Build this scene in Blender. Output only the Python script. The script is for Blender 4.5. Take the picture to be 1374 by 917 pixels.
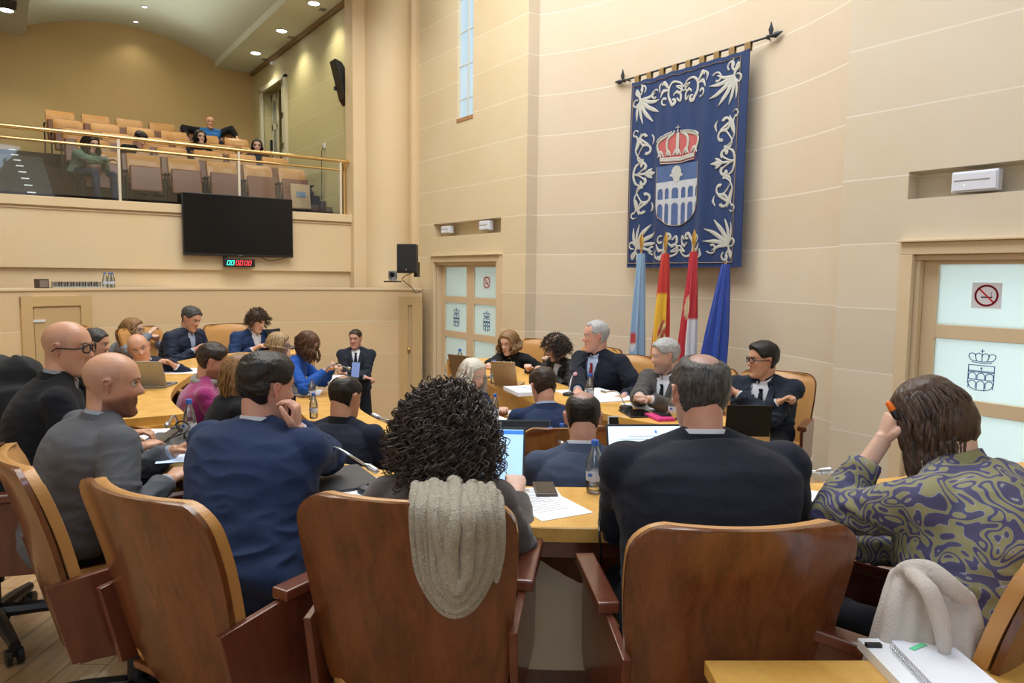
import bpy, math, random
import numpy as np
from mathutils import Vector, Matrix, noise
random.seed(7); np.random.seed(7)
for o in list(bpy.data.objects): bpy.data.objects.remove(o)
SC = bpy.context.scene; COL = SC.collection
PI = math.pi; R = math.radians
# ------------------------------------------------------------------ camera
EYE = 2.45                                   # eye height above the pit floor
FPX, YAW, PITCH, ROLL = 974.0, R(54.75), R(5.18), R(.67)
_f = np.array([-math.sin(YAW)*math.cos(PITCH), math.cos(YAW)*math.cos(PITCH), -math.sin(PITCH)])
_r = np.array([math.cos(YAW), math.sin(YAW), 0.0]); _u = np.cross(_r, _f)
_r2 = math.cos(ROLL)*_r + math.sin(ROLL)*_u; _u2 = -math.sin(ROLL)*_r + math.cos(ROLL)*_u
cd = bpy.data.cameras.new('camera'); cam = bpy.data.objects.new('camera', cd); COL.objects.link(cam)
cd.sensor_width = 36; cd.lens = 36*FPX/1374; cd.clip_start = .05; cd.clip_end = 100
M = Matrix.Identity(4)
for i in range(3):
    M[i][0] = _r2[i]; M[i][1] = _u2[i]; M[i][2] = -_f[i]
M[0][3] = 0; M[1][3] = 0; M[2][3] = EYE
cam.matrix_world = M; SC.camera = cam
# ------------------------------------------------------------------ world, exposure, lights
SC.view_settings.view_transform = 'Standard'; SC.view_settings.look = 'None'
SC.view_settings.gamma = 1; SC.view_settings.use_curve_mapping = False
SC.view_settings.exposure = 0.19
W = bpy.data.worlds.new('world'); SC.world = W; W.use_nodes = True
W.node_tree.nodes['Background'].inputs[0].default_value = (.75, .85, 1, 1)
W.node_tree.nodes['Background'].inputs[1].default_value = .25
def area(name, loc, target, size, energy, color, sy=None, spread=None):
    l = bpy.data.lights.new(name, 'AREA'); l.energy = energy; l.color = color; l.size = size
    if sy: l.shape = 'RECTANGLE'; l.size_y = sy
    if spread: l.spread = spread
    o = bpy.data.objects.new(name, l); COL.objects.link(o); o.location = loc
    o.rotation_euler = (Vector(target)-Vector(loc)).to_track_quat('-Z', 'Y').to_euler()
    return o
def spot(name, loc, target, energy, color, angle=100, r=.05):
    l = bpy.data.lights.new(name, 'SPOT'); l.energy = energy; l.color = color; l.spot_size = R(angle); l.spot_blend = .7; l.shadow_soft_size = r
    o = bpy.data.objects.new(name, l); COL.objects.link(o); o.location = loc
    o.rotation_euler = (Vector(target)-Vector(loc)).to_track_quat('-Z', 'Y').to_euler()
    return o
area('skylight_lamp', (-4.9, 2.6, 8.3), (-4.9, 2.6, 0), 6.0, 470, (.96, .98, 1), 4.5)
area('left_ceiling_lamp', (-8.8, 1.2, 8.3), (-8.8, 1.2, 0), 3.0, 165, (1, .95, .86), 5.0)
area('right_wall_cool_fill', (.6, 1.6, 8.2), (-1.6, 5.5, 3.2), 2.6, 85, (.48, .70, 1))  # added cool wash aimed at the right-hand wall; no such fixture is seen
area('unseen_window_light', (3.3, -1.0, 4.3), (-3, 2.5, 1.5), 5.0, 120, (.55, .75, 1), 3.6)
area('near_fill_light', (-1.0, -4.7, 4.2), (-2.5, 3.5, 1.8), 4.5, 60, (.86, .93, 1), 3.2)  # added fill from behind the camera; no window is seen there
# ------------------------------------------------------------------ camera helpers
def ray(x, y): return _f + _r2*(x-687)/FPX - _u2*(y-458.5)/FPX
O3 = np.array([0, 0, EYE])
def aX(x, y, X): d = ray(x, y); return Vector(O3+d*X/d[0])
def aY(x, y, Y): d = ray(x, y); return Vector(O3+d*Y/d[1])
def aZ(x, y, Z): d = ray(x, y); return Vector(O3+d*(Z-EYE)/d[2])
def aD(x, y, D): return Vector(O3+ray(x, y)*D)
# ------------------------------------------------------------------ object helpers
ORG = {}
def props(o, label=None, cat=None, group=None, kind=None):
    if label: o['label'] = label
    if cat: o['category'] = cat
    if group: o['group'] = group
    if kind: o['kind'] = kind
    return o
class MB:
    def __init__(s): s.v = []; s.f = []; s.m = []
    def add(s, vs, fs, m=0):
        b = len(s.v); s.v += [tuple(v) for v in vs]; s.f += [tuple(b+i for i in f) for f in fs]; s.m += [m]*len(fs); return s
    def box(s, c, sz, rot=None, m=0):
        c = Vector(c); hx, hy, hz = [a/2 for a in sz]
        P = [Vector((x*hx, y*hy, z*hz)) for x in (-1, 1) for y in (-1, 1) for z in (-1, 1)]
        if rot is not None:
            if not isinstance(rot, Matrix): rot = Matrix.Rotation(rot, 3, 'Z')
            P = [rot @ p for p in P]
        return s.add([c+p for p in P], [(0, 1, 3, 2), (4, 6, 7, 5), (0, 4, 5, 1), (2, 3, 7, 6), (0, 2, 6, 4), (1, 5, 7, 3)], m)
    def rings(s, rings, cap=True, m=0, closed=True):
        n = len(rings[0]); vs = [p for r in rings for p in r]; fs = []
        for i in range(len(rings)-1):
            for j in range(n if closed else n-1):
                k = (j+1) % n
                fs.append((i*n+j, i*n+k, (i+1)*n+k, (i+1)*n+j))
        if cap:
            fs.append(tuple(range(n-1, -1, -1))); fs.append(tuple((len(rings)-1)*n+j for j in range(n)))
        return s.add(vs, fs, m)
    def tube(s, pts, rad, n=10, m=0, flat=1.0, up=None, cap=True, round_=False):
        pts = [Vector(p) for p in pts]
        if not hasattr(rad, '__len__'): rad = [rad]*len(pts)
        rad = list(rad)
        if round_:
            d0 = (pts[0]-pts[1]).normalized(); d1 = (pts[-1]-pts[-2]).normalized()
            r0, r1 = rad[0], rad[-1]
            pts = [pts[0]+d0*r0*.95, pts[0]+d0*r0*.7]+pts+[pts[-1]+d1*r1*.7, pts[-1]+d1*r1*.95]
            rad = [r0*.3, r0*.72]+rad+[r1*.72, r1*.3]
        up = Vector(up) if up is not None else None
        rings = []; prev = None
        for i, p in enumerate(pts):
            t = (pts[min(i+1, len(pts)-1)]-pts[max(i-1, 0)])
            t = t.normalized() if t.length > 1e-9 else Vector((0, 0, 1))
            if up is not None: a = up
            elif prev is not None: a = prev
            else: a = Vector((0, 0, 1)) if abs(t.z) < .9 else Vector((0, 1, 0))
            b = t.cross(a)
            if b.length < 1e-6: b = t.orthogonal()
            b.normalize(); a = b.cross(t).normalized(); prev = a
            r = rad[i]
            rings.append([p+b*(r*math.cos(2*PI*j/n))+a*(r*flat*math.sin(2*PI*j/n)) for j in range(n)])
        return s.rings(rings, cap, m)
    def lathe(s, prof, c=(0, 0, 0), n=20, m=0, axis=None):
        c = Vector(c); q = Vector(axis).to_track_quat('Z', 'Y').to_matrix() if axis is not None else Matrix.Identity(3)
        rings = [[c+q @ Vector((r*math.cos(2*PI*j/n), r*math.sin(2*PI*j/n), z)) for j in range(n)] for r, z in prof]
        return s.rings(rings, True, m)
    def ball(s, c, r, n=12, m=0, sc=(1, 1, 1), rot=None):
        c = Vector(c); rings = []
        for i in range(1, n):
            a = PI*i/n
            ring = []
            for j in range(n*2):
                p = Vector((r*sc[0]*math.sin(a)*math.cos(PI*j/n), r*sc[1]*math.sin(a)*math.sin(PI*j/n), -r*sc[2]*math.cos(a)))
                ring.append(c+(rot @ p if rot is not None else p))
            rings.append(ring)
        return s.rings(rings, True, m)
    def prism(s, poly, fn, t0, t1, m=0):
        # poly: 2d list, fn(u,v,t)->point
        n = len(poly)
        vs = [fn(u, v, t0) for u, v in poly]+[fn(u, v, t1) for u, v in poly]
        fs = [tuple(range(n-1, -1, -1)), tuple(range(n, 2*n))]+[(j, (j+1) % n, n+(j+1) % n, n+j) for j in range(n)]
        return s.add(vs, fs, m)
    def strip(s, pa, pb, m=0):
        n = len(pa); return s.add(list(pa)+list(pb), [(i, i+1, n+i+1, n+i) for i in range(n-1)], m)
    def xf(s, mat):
        s.v = [tuple(mat @ Vector(v)) for v in s.v]; return s
    def join(s, o, m=None):
        b = len(s.v); s.v += o.v; s.f += [tuple(b+i for i in f) for f in o.f]; s.m += (o.m if m is None else [m]*len(o.f)); return s
    def mesh(s, name, mats, org, smooth=40):
        me = bpy.data.meshes.new(name)
        o = Vector(org)
        me.from_pydata([(v[0]-o.x, v[1]-o.y, v[2]-o.z) for v in s.v], [], s.f)
        for mt in (mats if isinstance(mats, (list, tuple)) else [mats]): me.materials.append(mt)
        me.polygons.foreach_set('material_index', s.m); me.validate(); me.update()
        import bmesh
        bm = bmesh.new(); bm.from_mesh(me); bmesh.ops.recalc_face_normals(bm, faces=bm.faces); bm.to_mesh(me); bm.free()
        if smooth:
            me.polygons.foreach_set('use_smooth', [True]*len(me.polygons)); me.set_sharp_from_angle(angle=R(smooth))
        return me
    def build(s, name, mats, parent=None, org=None, smooth=40, bevel=0):
        if org is None:
            org = ORG[parent.name] if parent is not None else (0, 0, 0)
        me = s.mesh(name, mats, org, smooth)
        return link(name, me, parent, org, bevel)
def link(name, me, parent=None, org=(0, 0, 0), bevel=0):
    o = bpy.data.objects.new(name, me); COL.objects.link(o)
    ORG[o.name] = Vector(org)
    if parent is not None:
        o.parent = parent; o.location = Vector(org)-ORG[parent.name]
    else: o.location = org
    if bevel:
        b = o.modifiers.new('bevel', 'BEVEL'); b.width = bevel; b.segments = 2; b.limit_method = 'ANGLE'; b.angle_limit = R(40)
    return o
def empty(name, loc=(0, 0, 0), label=None, cat=None, group=None):
    o = bpy.data.objects.new(name, None); COL.objects.link(o); o.location = loc; ORG[o.name] = Vector(loc); o.empty_display_size = .1
    return props(o, label, cat, group)
def dup(root, loc, rotz=0, label=None, group=None, scale=None):
    def cp(o, par):
        c = o.copy(); COL.objects.link(c); c.parent = par
        for ch in kids[o]: cp(ch, c)
        return c
    kids = {}
    def walk(o):
        kids[o] = list(o.children)
        for ch in kids[o]: walk(ch)
    walk(root)
    c = cp(root, None); c.location = loc; c.rotation_euler = (0, 0, rotz)
    if scale: c.scale = scale if hasattr(scale, '__len__') else (scale,)*3
    if label: c['label'] = label
    if group: c['group'] = group
    ORG[c.name] = Vector(loc)
    return c
def remesh(mb, vox, smooth=4, fac=.5, mats=None, name='m', org=(0, 0, 0)):
    me = bpy.data.meshes.new('tmp'); me.from_pydata(mb.v, [], mb.f); me.update()
    o = bpy.data.objects.new('tmp', me); COL.objects.link(o)
    m = o.modifiers.new('r', 'REMESH'); m.mode = 'VOXEL'; m.voxel_size = vox; m.use_smooth_shade = True
    if smooth:
        q = o.modifiers.new('s', 'SMOOTH'); q.iterations = smooth; q.factor = fac
    dg = bpy.context.evaluated_depsgraph_get()
    out = bpy.data.meshes.new_from_object(o.evaluated_get(dg))
    bpy.data.objects.remove(o); bpy.data.meshes.remove(me)
    out.name = name; out.materials.clear()
    for mt in (mats or []): out.materials.append(mt)
    return out
def vget(me):
    a = np.empty(len(me.vertices)*3, np.float32); me.vertices.foreach_get('co', a); return a.reshape(-1, 3)
def vset(me, a): me.vertices.foreach_set('co', a.astype(np.float32).ravel()); me.update()
def smoothall(me): me.polygons.foreach_set('use_smooth', [True]*len(me.polygons)); me.update()
def catmull(P, n=8):
    P = [Vector(p) for p in P]; out = []
    for i in range(len(P)-1):
        a = P[max(i-1, 0)]; b = P[i]; c = P[i+1]; d = P[min(i+2, len(P)-1)]
        for k in range(n):
            t = k/n
            out.append(.5*((2*b)+(c-a)*t+(2*a-5*b+4*c-d)*t*t+(3*b-a-3*c+d)*t**3))
    out.append(P[-1]); return out
def lerp(a, b, t): return a+(b-a)*t
def interp(tab, t, k):
    for i in range(len(tab)-1):
        if t <= tab[i+1][0] or i == len(tab)-2:
            q = (t-tab[i][0])/(tab[i+1][0]-tab[i][0]); q = max(0, min(1, q)); return lerp(tab[i][k], tab[i+1][k], q)
# ------------------------------------------------------------------ materials
def nt(name):
    m = bpy.data.materials.new(name); m.use_nodes = True; t = m.node_tree
    return m, t, t.nodes['Principled BSDF']
def N(t, kind, **kw):
    n = t.nodes.new(kind)
    for k, v in kw.items():
        if k in n.inputs.keys(): n.inputs[k].default_value = v
        else: setattr(n, k, v)
    return n
def c4(c): return (c[0], c[1], c[2], 1)
def srgb(r, g, b):
    f = lambda x: ((x/255+.055)/1.055)**2.4 if x/255 > .04045 else x/255/12.92
    return (f(r), f(g), f(b))
def mat(name, col, rough=.5, metal=0, noise_amt=.0, nscale=8, bump=0, bscale=60, coat=0, spec=.5, stretch=None, sheen=0, alpha=1, trans=0, emit=None, estr=0, coord='Object'):
    m, t, p = nt(name)
    p.inputs['Base Color'].default_value = c4(col); p.inputs['Roughness'].default_value = rough; p.inputs['Metallic'].default_value = metal
    p.inputs['Coat Weight'].default_value = coat; p.inputs['Coat Roughness'].default_value = .15; p.inputs['Specular IOR Level'].default_value = spec
    p.inputs['Sheen Weight'].default_value = sheen; p.inputs['Transmission Weight'].default_value = trans; p.inputs['Alpha'].default_value = alpha
    if emit: p.inputs['Emission Color'].default_value = c4(emit); p.inputs['Emission Strength'].default_value = estr
    if noise_amt or bump:
        tc = N(t, 'ShaderNodeTexCoord'); mp = N(t, 'ShaderNodeMapping')
        t.links.new(tc.outputs[coord], mp.inputs[0])
        if stretch: mp.inputs['Scale'].default_value = stretch
    if noise_amt:
        n = N(t, 'ShaderNodeTexNoise', Scale=nscale, Detail=5.0); t.links.new(mp.outputs[0], n.inputs['Vector'])
        mx = N(t, 'ShaderNodeMix', data_type='RGBA')
        mx.inputs[6].default_value = c4([max(0, c*(1-noise_amt)) for c in col]); mx.inputs[7].default_value = c4([min(1, c*(1+noise_amt)) for c in col])
        t.links.new(n.outputs['Fac'], mx.inputs[0]); t.links.new(mx.outputs[2], p.inputs['Base Color'])
    if bump:
        n2 = N(t, 'ShaderNodeTexNoise', Scale=bscale, Detail=3.0); t.links.new(mp.outputs[0], n2.inputs['Vector'])
        b = N(t, 'ShaderNodeBump', Strength=bump, Distance=.01); t.links.new(n2.outputs['Fac'], b.inputs['Height']); t.links.new(b.outputs[0], p.inputs['Normal'])
    return m
def wood(name, c1, c2, rough=.35, stretch=(8, 8, .8), scale=4, coat=.3, ring=6.0, amt=1.0):
    m, t, p = nt(name)
    tc = N(t, 'ShaderNodeTexCoord'); mp = N(t, 'ShaderNodeMapping'); mp.inputs['Scale'].default_value = stretch
    t.links.new(tc.outputs['Object'], mp.inputs[0])
    n = N(t, 'ShaderNodeTexNoise', Scale=scale, Detail=6.0, Distortion=.6); t.links.new(mp.outputs[0], n.inputs['Vector'])
    n3 = N(t, 'ShaderNodeTexNoise', Scale=scale*9, Detail=2.0); t.links.new(mp.outputs[0], n3.inputs['Vector'])
    ad = N(t, 'ShaderNodeMath', operation='MULTIPLY_ADD'); ad.inputs[1].default_value = .35
    t.links.new(n3.outputs['Fac'], ad.inputs[0]); t.links.new(n.outputs['Fac'], ad.inputs[2])
    cr = N(t, 'ShaderNodeValToRGB'); cr.color_ramp.elements[0].position = .45; cr.color_ramp.elements[1].position = .85
    cr.color_ramp.elements[0].color = c4(c1); cr.color_ramp.elements[1].color = c4(c2)
    t.links.new(ad.outputs[0], cr.inputs[0]); t.links.new(cr.outputs[0], p.inputs['Base Color'])
    p.inputs['Roughness'].default_value = rough; p.inputs['Coat Weight'].default_value = coat; p.inputs['Coat Roughness'].default_value = .12
    b = N(t, 'ShaderNodeBump', Strength=.08, Distance=.003); t.links.new(ad.outputs[0], b.inputs['Height']); t.links.new(b.outputs[0], p.inputs['Normal'])
    return m
JOINT0 = EYE+.28                             # height of one horizontal joint; the others every half metre
def plaster(name, c, jc, joints=True, blotch=.10, off=0.0, step=.5):
    m, t, p = nt(name)
    g = N(t, 'ShaderNodeNewGeometry'); sp = N(t, 'ShaderNodeSeparateXYZ'); t.links.new(g.outputs['Position'], sp.inputs[0])
    n = N(t, 'ShaderNodeTexNoise', Scale=1.1, Detail=4.0, Roughness=.6); t.links.new(g.outputs['Position'], n.inputs['Vector'])
    mx = N(t, 'ShaderNodeMix', data_type='RGBA'); mx.inputs[6].default_value = c4([c[0]*(1-blotch*.3), c[1]*(1-blotch), c[2]*(1-blotch*2)]); mx.inputs[7].default_value = c4([min(1, c[0]*(1+blotch*.3)), c[1]*(1+blotch*.6), c[2]*(1+blotch*1.2)])
    t.links.new(n.outputs['Fac'], mx.inputs[0]); last = mx.outputs[2]
    if joints:
        a = N(t, 'ShaderNodeMath', operation='SUBTRACT'); t.links.new(sp.outputs['Z'], a.inputs[0]); a.inputs[1].default_value = JOINT0+off-step*20
        d = N(t, 'ShaderNodeMath', operation='DIVIDE'); t.links.new(a.outputs[0], d.inputs[0]); d.inputs[1].default_value = step
        fl = N(t, 'ShaderNodeMath', operation='FLOOR'); t.links.new(d.outputs[0], fl.inputs[0])
        wn = N(t, 'ShaderNodeTexWhiteNoise', noise_dimensions='1D'); t.links.new(fl.outputs[0], wn.inputs['W'])
        pp = N(t, 'ShaderNodeMath', operation='PINGPONG'); t.links.new(d.outputs[0], pp.inputs[0]); pp.inputs[1].default_value = .5
        lt = N(t, 'ShaderNodeMath', operation='LESS_THAN'); t.links.new(pp.outputs[0], lt.inputs[0]); lt.inputs[1].default_value = .013
        hv = N(t, 'ShaderNodeMix', data_type='RGBA', blend_type='MULTIPLY'); hv.inputs[0].default_value = 1
        mr = N(t, 'ShaderNodeMapRange'); mr.inputs[3].default_value = .95; mr.inputs[4].default_value = 1.03; t.links.new(wn.outputs['Value'], mr.inputs[0])
        cb = N(t, 'ShaderNodeCombineColor'); t.links.new(mr.outputs[0], cb.inputs[0]); t.links.new(mr.outputs[0], cb.inputs[1]); t.links.new(mr.outputs[0], cb.inputs[2])
        t.links.new(last, hv.inputs[6]); t.links.new(cb.outputs[0], hv.inputs[7])
        m2 = N(t, 'ShaderNodeMix', data_type='RGBA'); t.links.new(lt.outputs[0], m2.inputs[0]); t.links.new(hv.outputs[2], m2.inputs[6]); m2.inputs[7].default_value = c4(jc)
        last = m2.outputs[2]
        bp = N(t, 'ShaderNodeBump', Strength=.5, Distance=.006, invert=True); t.links.new(lt.outputs[0], bp.inputs['Height']); t.links.new(bp.outputs[0], p.inputs['Normal'])
    t.links.new(last, p.inputs['Base Color']); p.inputs['Roughness'].default_value = .6; p.inputs['Specular IOR Level'].default_value = .25
    return m
WALLC = (.735, .625, .43)
mwall = plaster('wall_plaster', WALLC, (.82, .73, .58))
mwallr = plaster('wall_plaster_pale_lit', (.68, .605, .48), (.76, .70, .60))  # same plaster, with the paler, cooler light of the right side put into its colour
mwallp = plaster('plain_plaster', (.735, .59, .385), (.82, .73, .58), False)
mapse = plaster('apse_plaster', (.675, .585, .455), (.78, .71, .60))
mlow = plaster('low_wall_plaster', (.73, .555, .335), (.76, .65, .46), True, .08, .0, .5)
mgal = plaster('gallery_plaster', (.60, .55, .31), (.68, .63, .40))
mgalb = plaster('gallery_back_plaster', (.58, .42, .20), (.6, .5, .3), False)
mceil = mat('ceiling_paint', (.82, .86, .76), .8, noise_amt=.03)
mframe = mat('painted_door_wood', (.70, .55, .36), .4, noise_amt=.05, nscale=3)
mfloor = None
def planks():
    m, t, p = nt('plank_floor')
    tc = N(t, 'ShaderNodeTexCoord'); mp = N(t, 'ShaderNodeMapping'); mp.inputs['Rotation'].default_value = (0, 0, R(35))
    t.links.new(tc.outputs['Object'], mp.inputs[0])
    br = N(t, 'ShaderNodeTexBrick', Scale=1.0); br.inputs['Brick Width'].default_value = 1.4; br.inputs['Row Height'].default_value = .16; br.inputs['Mortar Size'].default_value = .003
    br.inputs['Color1'].default_value = c4((.42, .26, .13)); br.inputs['Color2'].default_value = c4((.33, .20, .10)); br.inputs['Mortar'].default_value = c4((.08, .05, .03))
    t.links.new(mp.outputs[0], br.inputs['Vector'])
    mp2 = N(t, 'ShaderNodeMapping'); mp2.inputs['Scale'].default_value = (2, 26, 2); t.links.new(mp.outputs[0], mp2.inputs[0])
    n = N(t, 'ShaderNodeTexNoise', Scale=1.5, Detail=5.0); t.links.new(mp2.outputs[0], n.inputs['Vector'])
    mx = N(t, 'ShaderNodeMix', data_type='RGBA', blend_type='SOFT_LIGHT'); mx.inputs[0].default_value = .8
    t.links.new(br.outputs[0], mx.inputs[6]); t.links.new(n.outputs[0], mx.inputs[7]); t.links.new(mx.outputs[2], p.inputs['Base Color'])
    p.inputs['Roughness'].default_value = .35; p.inputs['Coat Weight'].default_value = .2
    return m
mfloor = planks()
mdesk = wood('desk_wood', (.64, .335, .065), (.78, .455, .115), .38, (3, 3, 3), 3, .25)
mdeskp = mat('desk_panel_cream', (.74, .60, .41), .45, noise_amt=.06)
mdark = wood('dark_moulding', (.14, .06, .03), (.2, .09, .045), .35)
mchair = wood('chair_cherry_wood', (.092, .028, .008), (.180, .055, .015), .26, (5, 5, .9), 4, .35)
mchair2 = wood('chair_arm_wood', (.10, .024, .013), (.15, .042, .020), .28, (5, 5, 1), 5, .4)
mleather = mat('tan_leather', (.50, .25, .075), .38, noise_amt=.15, nscale=5, bump=.15, bscale=120, coat=.1)
mblack = mat('black_plastic', (.012, .012, .013), .4)
mblackg = mat('glossy_black_screen', (.005, .005, .006), .12, spec=.3)
mgrey = mat('grey_metal', (.35, .36, .38), .35, metal=.6)
msilver = mat('silver_metal', (.6, .61, .63), .3, metal=.8)
mwhite = mat('white_plastic', (.75, .76, .78), .4)
mpaper = mat('white_paper', (.86, .88, .92), .6)
mbrass = mat('brass_tube', (.80, .58, .26), .22, metal=1)
mpole = mat('cream_rail_post', (.75, .68, .55), .3, metal=.4)
def frosted():
    m, t, p = nt('frosted_glass')
    tr = N(t, 'ShaderNodeBsdfTranslucent'); tr.inputs[0].default_value = (.84, .90, .89, 1)
    p.inputs['Base Color'].default_value = (.58, .68, .66, 1); p.inputs['Roughness'].default_value = .25
    mx = N(t, 'ShaderNodeMixShader'); mx.inputs[0].default_value = .6
    t.links.new(p.outputs[0], mx.inputs[1]); t.links.new(tr.outputs[0], mx.inputs[2])
    t.links.new(mx.outputs[0], t.nodes['Material Output'].inputs[0]); return m
mfrost = frosted()
def clear(name, tint=(1, 1, 1), fac=.12, rough=.02):
    m, t, p = nt(name)
    tp = N(t, 'ShaderNodeBsdfTransparent'); tp.inputs[0].default_value = c4(tint)
    gl = N(t, 'ShaderNodeBsdfGlossy'); gl.inputs['Roughness'].default_value = rough
    fr = N(t, 'ShaderNodeFresnel', IOR=1.5); ad = N(t, 'ShaderNodeMath', operation='ADD'); ad.inputs[1].default_value = fac; t.links.new(fr.outputs[0], ad.inputs[0])
    mx = N(t, 'ShaderNodeMixShader'); t.links.new(ad.outputs[0], mx.inputs[0]); t.links.new(tp.outputs[0], mx.inputs[1]); t.links.new(gl.outputs[0], mx.inputs[2])
    t.links.new(mx.outputs[0], t.nodes['Material Output'].inputs[0]); return m
mglass = clear('rail_glass', (.93, .95, .93), .03)
mbottle = clear('bottle_plastic', (.86, .90, .93), .16, .08)
mwinglass = mat('bright_window_glass', (.15, .2, .24), .2, emit=(.56, .76, .90), estr=.62)
mcap = mat('blue_cap', (.03, .13, .5), .4)
mlabel = mat('bottle_label', (.7, .75, .82), .5)
# ================================================================== SETTING
def structure(o): o['kind'] = 'structure'; return o
def wallY(name, x0, x1, z0, z1, Y, holes, material, depthdir=1):
    """flat wall facing -Y with recesses: holes (xa, xb, za, zb, depth, back?)"""
    mb = MB()
    xs = sorted({x0, x1, *[h[0] for h in holes], *[h[1] for h in holes]}); zs = sorted({z0, z1, *[h[2] for h in holes], *[h[3] for h in holes]})
    for i in range(len(xs)-1):
        for k in range(len(zs)-1):
            cx, cz = (xs[i]+xs[i+1])/2, (zs[k]+zs[k+1])/2
            if any(h[0] < cx < h[1] and h[2] < cz < h[3] for h in holes): continue
            mb.add([(xs[i], Y, zs[k]), (xs[i+1], Y, zs[k]), (xs[i+1], Y, zs[k+1]), (xs[i], Y, zs[k+1])], [(0, 1, 2, 3)])
    for xa, xb, za, zb, d, back in holes:
        y2 = Y+d
        P = [(xa, Y, za), (xb, Y, za), (xb, Y, zb), (xa, Y, zb), (xa, y2, za), (xb, y2, za), (xb, y2, zb), (xa, y2, zb)]
        fs = [(0, 4, 5, 1), (1, 5, 6, 2), (2, 6, 7, 3), (3, 7, 4, 0)]
        if back: fs.append((4, 5, 6, 7))
        mb.add(P, fs)
    # solid behind
    o = mb.build(name, material, None, (0, 0, 0), 0); return structure(o)
DY = 5.55
DTOP = EYE+.28                                # top of the door frames, on a joint line
TIER, INNER, DAIS = .87, .58, .79
structure(MB().add([(-11.2, -5, 0), (3.5, -5, 0), (3.5, 7.2, 0), (-11.2, 7.2, 0)], [(0, 1, 2, 3)]).build('floor', mfloor))
wallY('wall_doors_left', -11.2, -7.57, 0, 8.5, DY, [(-9.94, -8.19, 0, DTOP-.09, .14, False), (-9.99, -8.14, 3.03, 3.23, .16, True), (-9.30, -8.87, 4.69, 8.0, .07, False)], mwall)
wallY('wall_doors_right', -3.30, 3.5, 0, 8.5, DY, [(-2.71, -.95, 0, DTOP-.09, .14, False), (-2.78, -.9, 3.05, 3.25, .16, True)], mwallr)
# curved apse wall
ac = Vector((-5.435, 2.04, 0)); AR = 4.25
pa = [(-7.57, DY), (-7.57, 5.72)]
for i in range(1, 40):
    a = R(120-60*i/40); pa.append((ac.x+AR*math.cos(a), ac.y+AR*math.sin(a)))
pa += [(-3.30, 5.72), (-3.30, DY)]
structure(MB().strip([(x, y, 0) for x, y in pa], [(x, y, 8.5) for x, y in pa]).build('wall_apse', mapse, smooth=20))
structure(MB().add([(3.5, -5, 0), (3.5, 5.55, 0), (3.5, 5.55, 8.5), (3.5, -5, 8.5)], [(0, 1, 2, 3)]).build('wall_rear', mwall))
structure(MB().add([(-16.5, -5, 0), (3.5, -5, 0), (3.5, -5, 8.5), (-16.5, -5, 8.5)], [(0, 1, 2, 3)]).build('wall_near', mwall))
structure(MB().box((-3.85, 1.1, 8.6), (14.7, 12.4, .1)).build('ceiling', mceil))
# window slot in the left door wall
wf = MB()
wf.box((-9.085, 5.612, 6.35), (.46, .02, 3.36))
structure(wf.build('window_1', mwinglass))
wm = MB(); wm.box((-9.05, 5.595, 6.35), (.03, .03, 3.3))
for k in range(6): wm.box((-9.085, 5.597, 4.98+k*.47), (.43, .014, .016))
fr_ = wm.build('window_frame', mat('window_frame_white', (.62, .66, .62), .5)); structure(fr_)
structure(MB().box((-9.085, 5.59, 4.68), (.44, .10, .05)).build('trim_1', mat('window_sill_brown', (.42, .22, .09), .5)))
# unseen window frames behind the camera, added around the two daylight lamps
for nm, c, w_, h_, ax in (('window_added_2', (3.47, -1.0, 4.3), 5.2, 3.8, 'x'), ('window_added_3', (-1.0, -4.97, 4.2), 4.7, 3.4, 'y')):
    q = MB(); A_ = lambda a, b, sa, sb: q.box((c[0], c[1]+a, c[2]+b) if ax == 'x' else (c[0]+a, c[1], c[2]+b), (.06, sa, sb) if ax == 'x' else (sa, .06, sb))
    for k in range(5): A_(-w_/2+w_*k/4, 0, .08, h_)
    for k in range(3): A_(0, -h_/2+h_*k/2, w_+.08, .08)
    structure(q.build(nm, mframe, None, c, 0))
# door frames and leaves -------------------------------------------------
def door_unit(n, x0, x1):
    cx = (x0+x1)/2
    fr = MB()
    for X in (x0+.045, x1-.045): fr.box((X, DY-.012, (DTOP-.09)/2), (.09, .05, DTOP-.09))
    fr.box((cx, DY-.012, DTOP-.045), (x1-x0, .05, .09))
    fr.box((cx, DY-.03, DTOP+.0092), (x1-x0+.03, .08, .018))
    for X in (x0+.10, x1-.10): fr.box((X, DY+.09, DTOP/2-.066), (.038, .14, DTOP-.132))
    fr.box((cx, DY+.09, DTOP-.111), (x1-x0-.16, .14, .04))
    d = fr.build('door_%d' % n, mframe, None, (cx, DY, 0), 0, .004); structure(d)
    leaves = []
    for s in (-1, 1):
        xa, xb = (x0+.12, cx) if s < 0 else (cx, x1-.12)
        w = xb-xa; st = .10; yy = DY+.115
        lf = MB(); zt = DTOP-.13
        pan = [(EYE+.12, EYE-.32), (EYE-.42, EYE-.85), (EYE-.95, EYE-1.38), (EYE-1.48, EYE-1.91)]
        lf.box((xa+st/2, yy, zt/2), (st, .045, zt)); lf.box((xb-st/2, yy, zt/2), (st, .045, zt))
        zs = [zt]+[z for p in pan for z in p]+[0.0]
        for k in range(0, len(zs), 2):
            a, b = zs[k], zs[k+1]; lf.box(((xa+xb)/2, yy, (a+b)/2), (w-2*st, .045, a-b))
        L = lf.build('door_leaf', mframe, d, None, 0, .003)
        for k, (a, b) in enumerate(pan):
            MB().box(((xa+xb)/2, yy+.005, (a+b)/2), (w-2*st, .008, a-b)).build('pane', mfrost, L, None, 0)
        leaves.append((xa+st, xb-st, yy-.02))
    return d, leaves
d1, lv1 = door_unit(1, -10.02, -8.11)
d2, lv2 = door_unit(2, -2.79, -.87)
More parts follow.
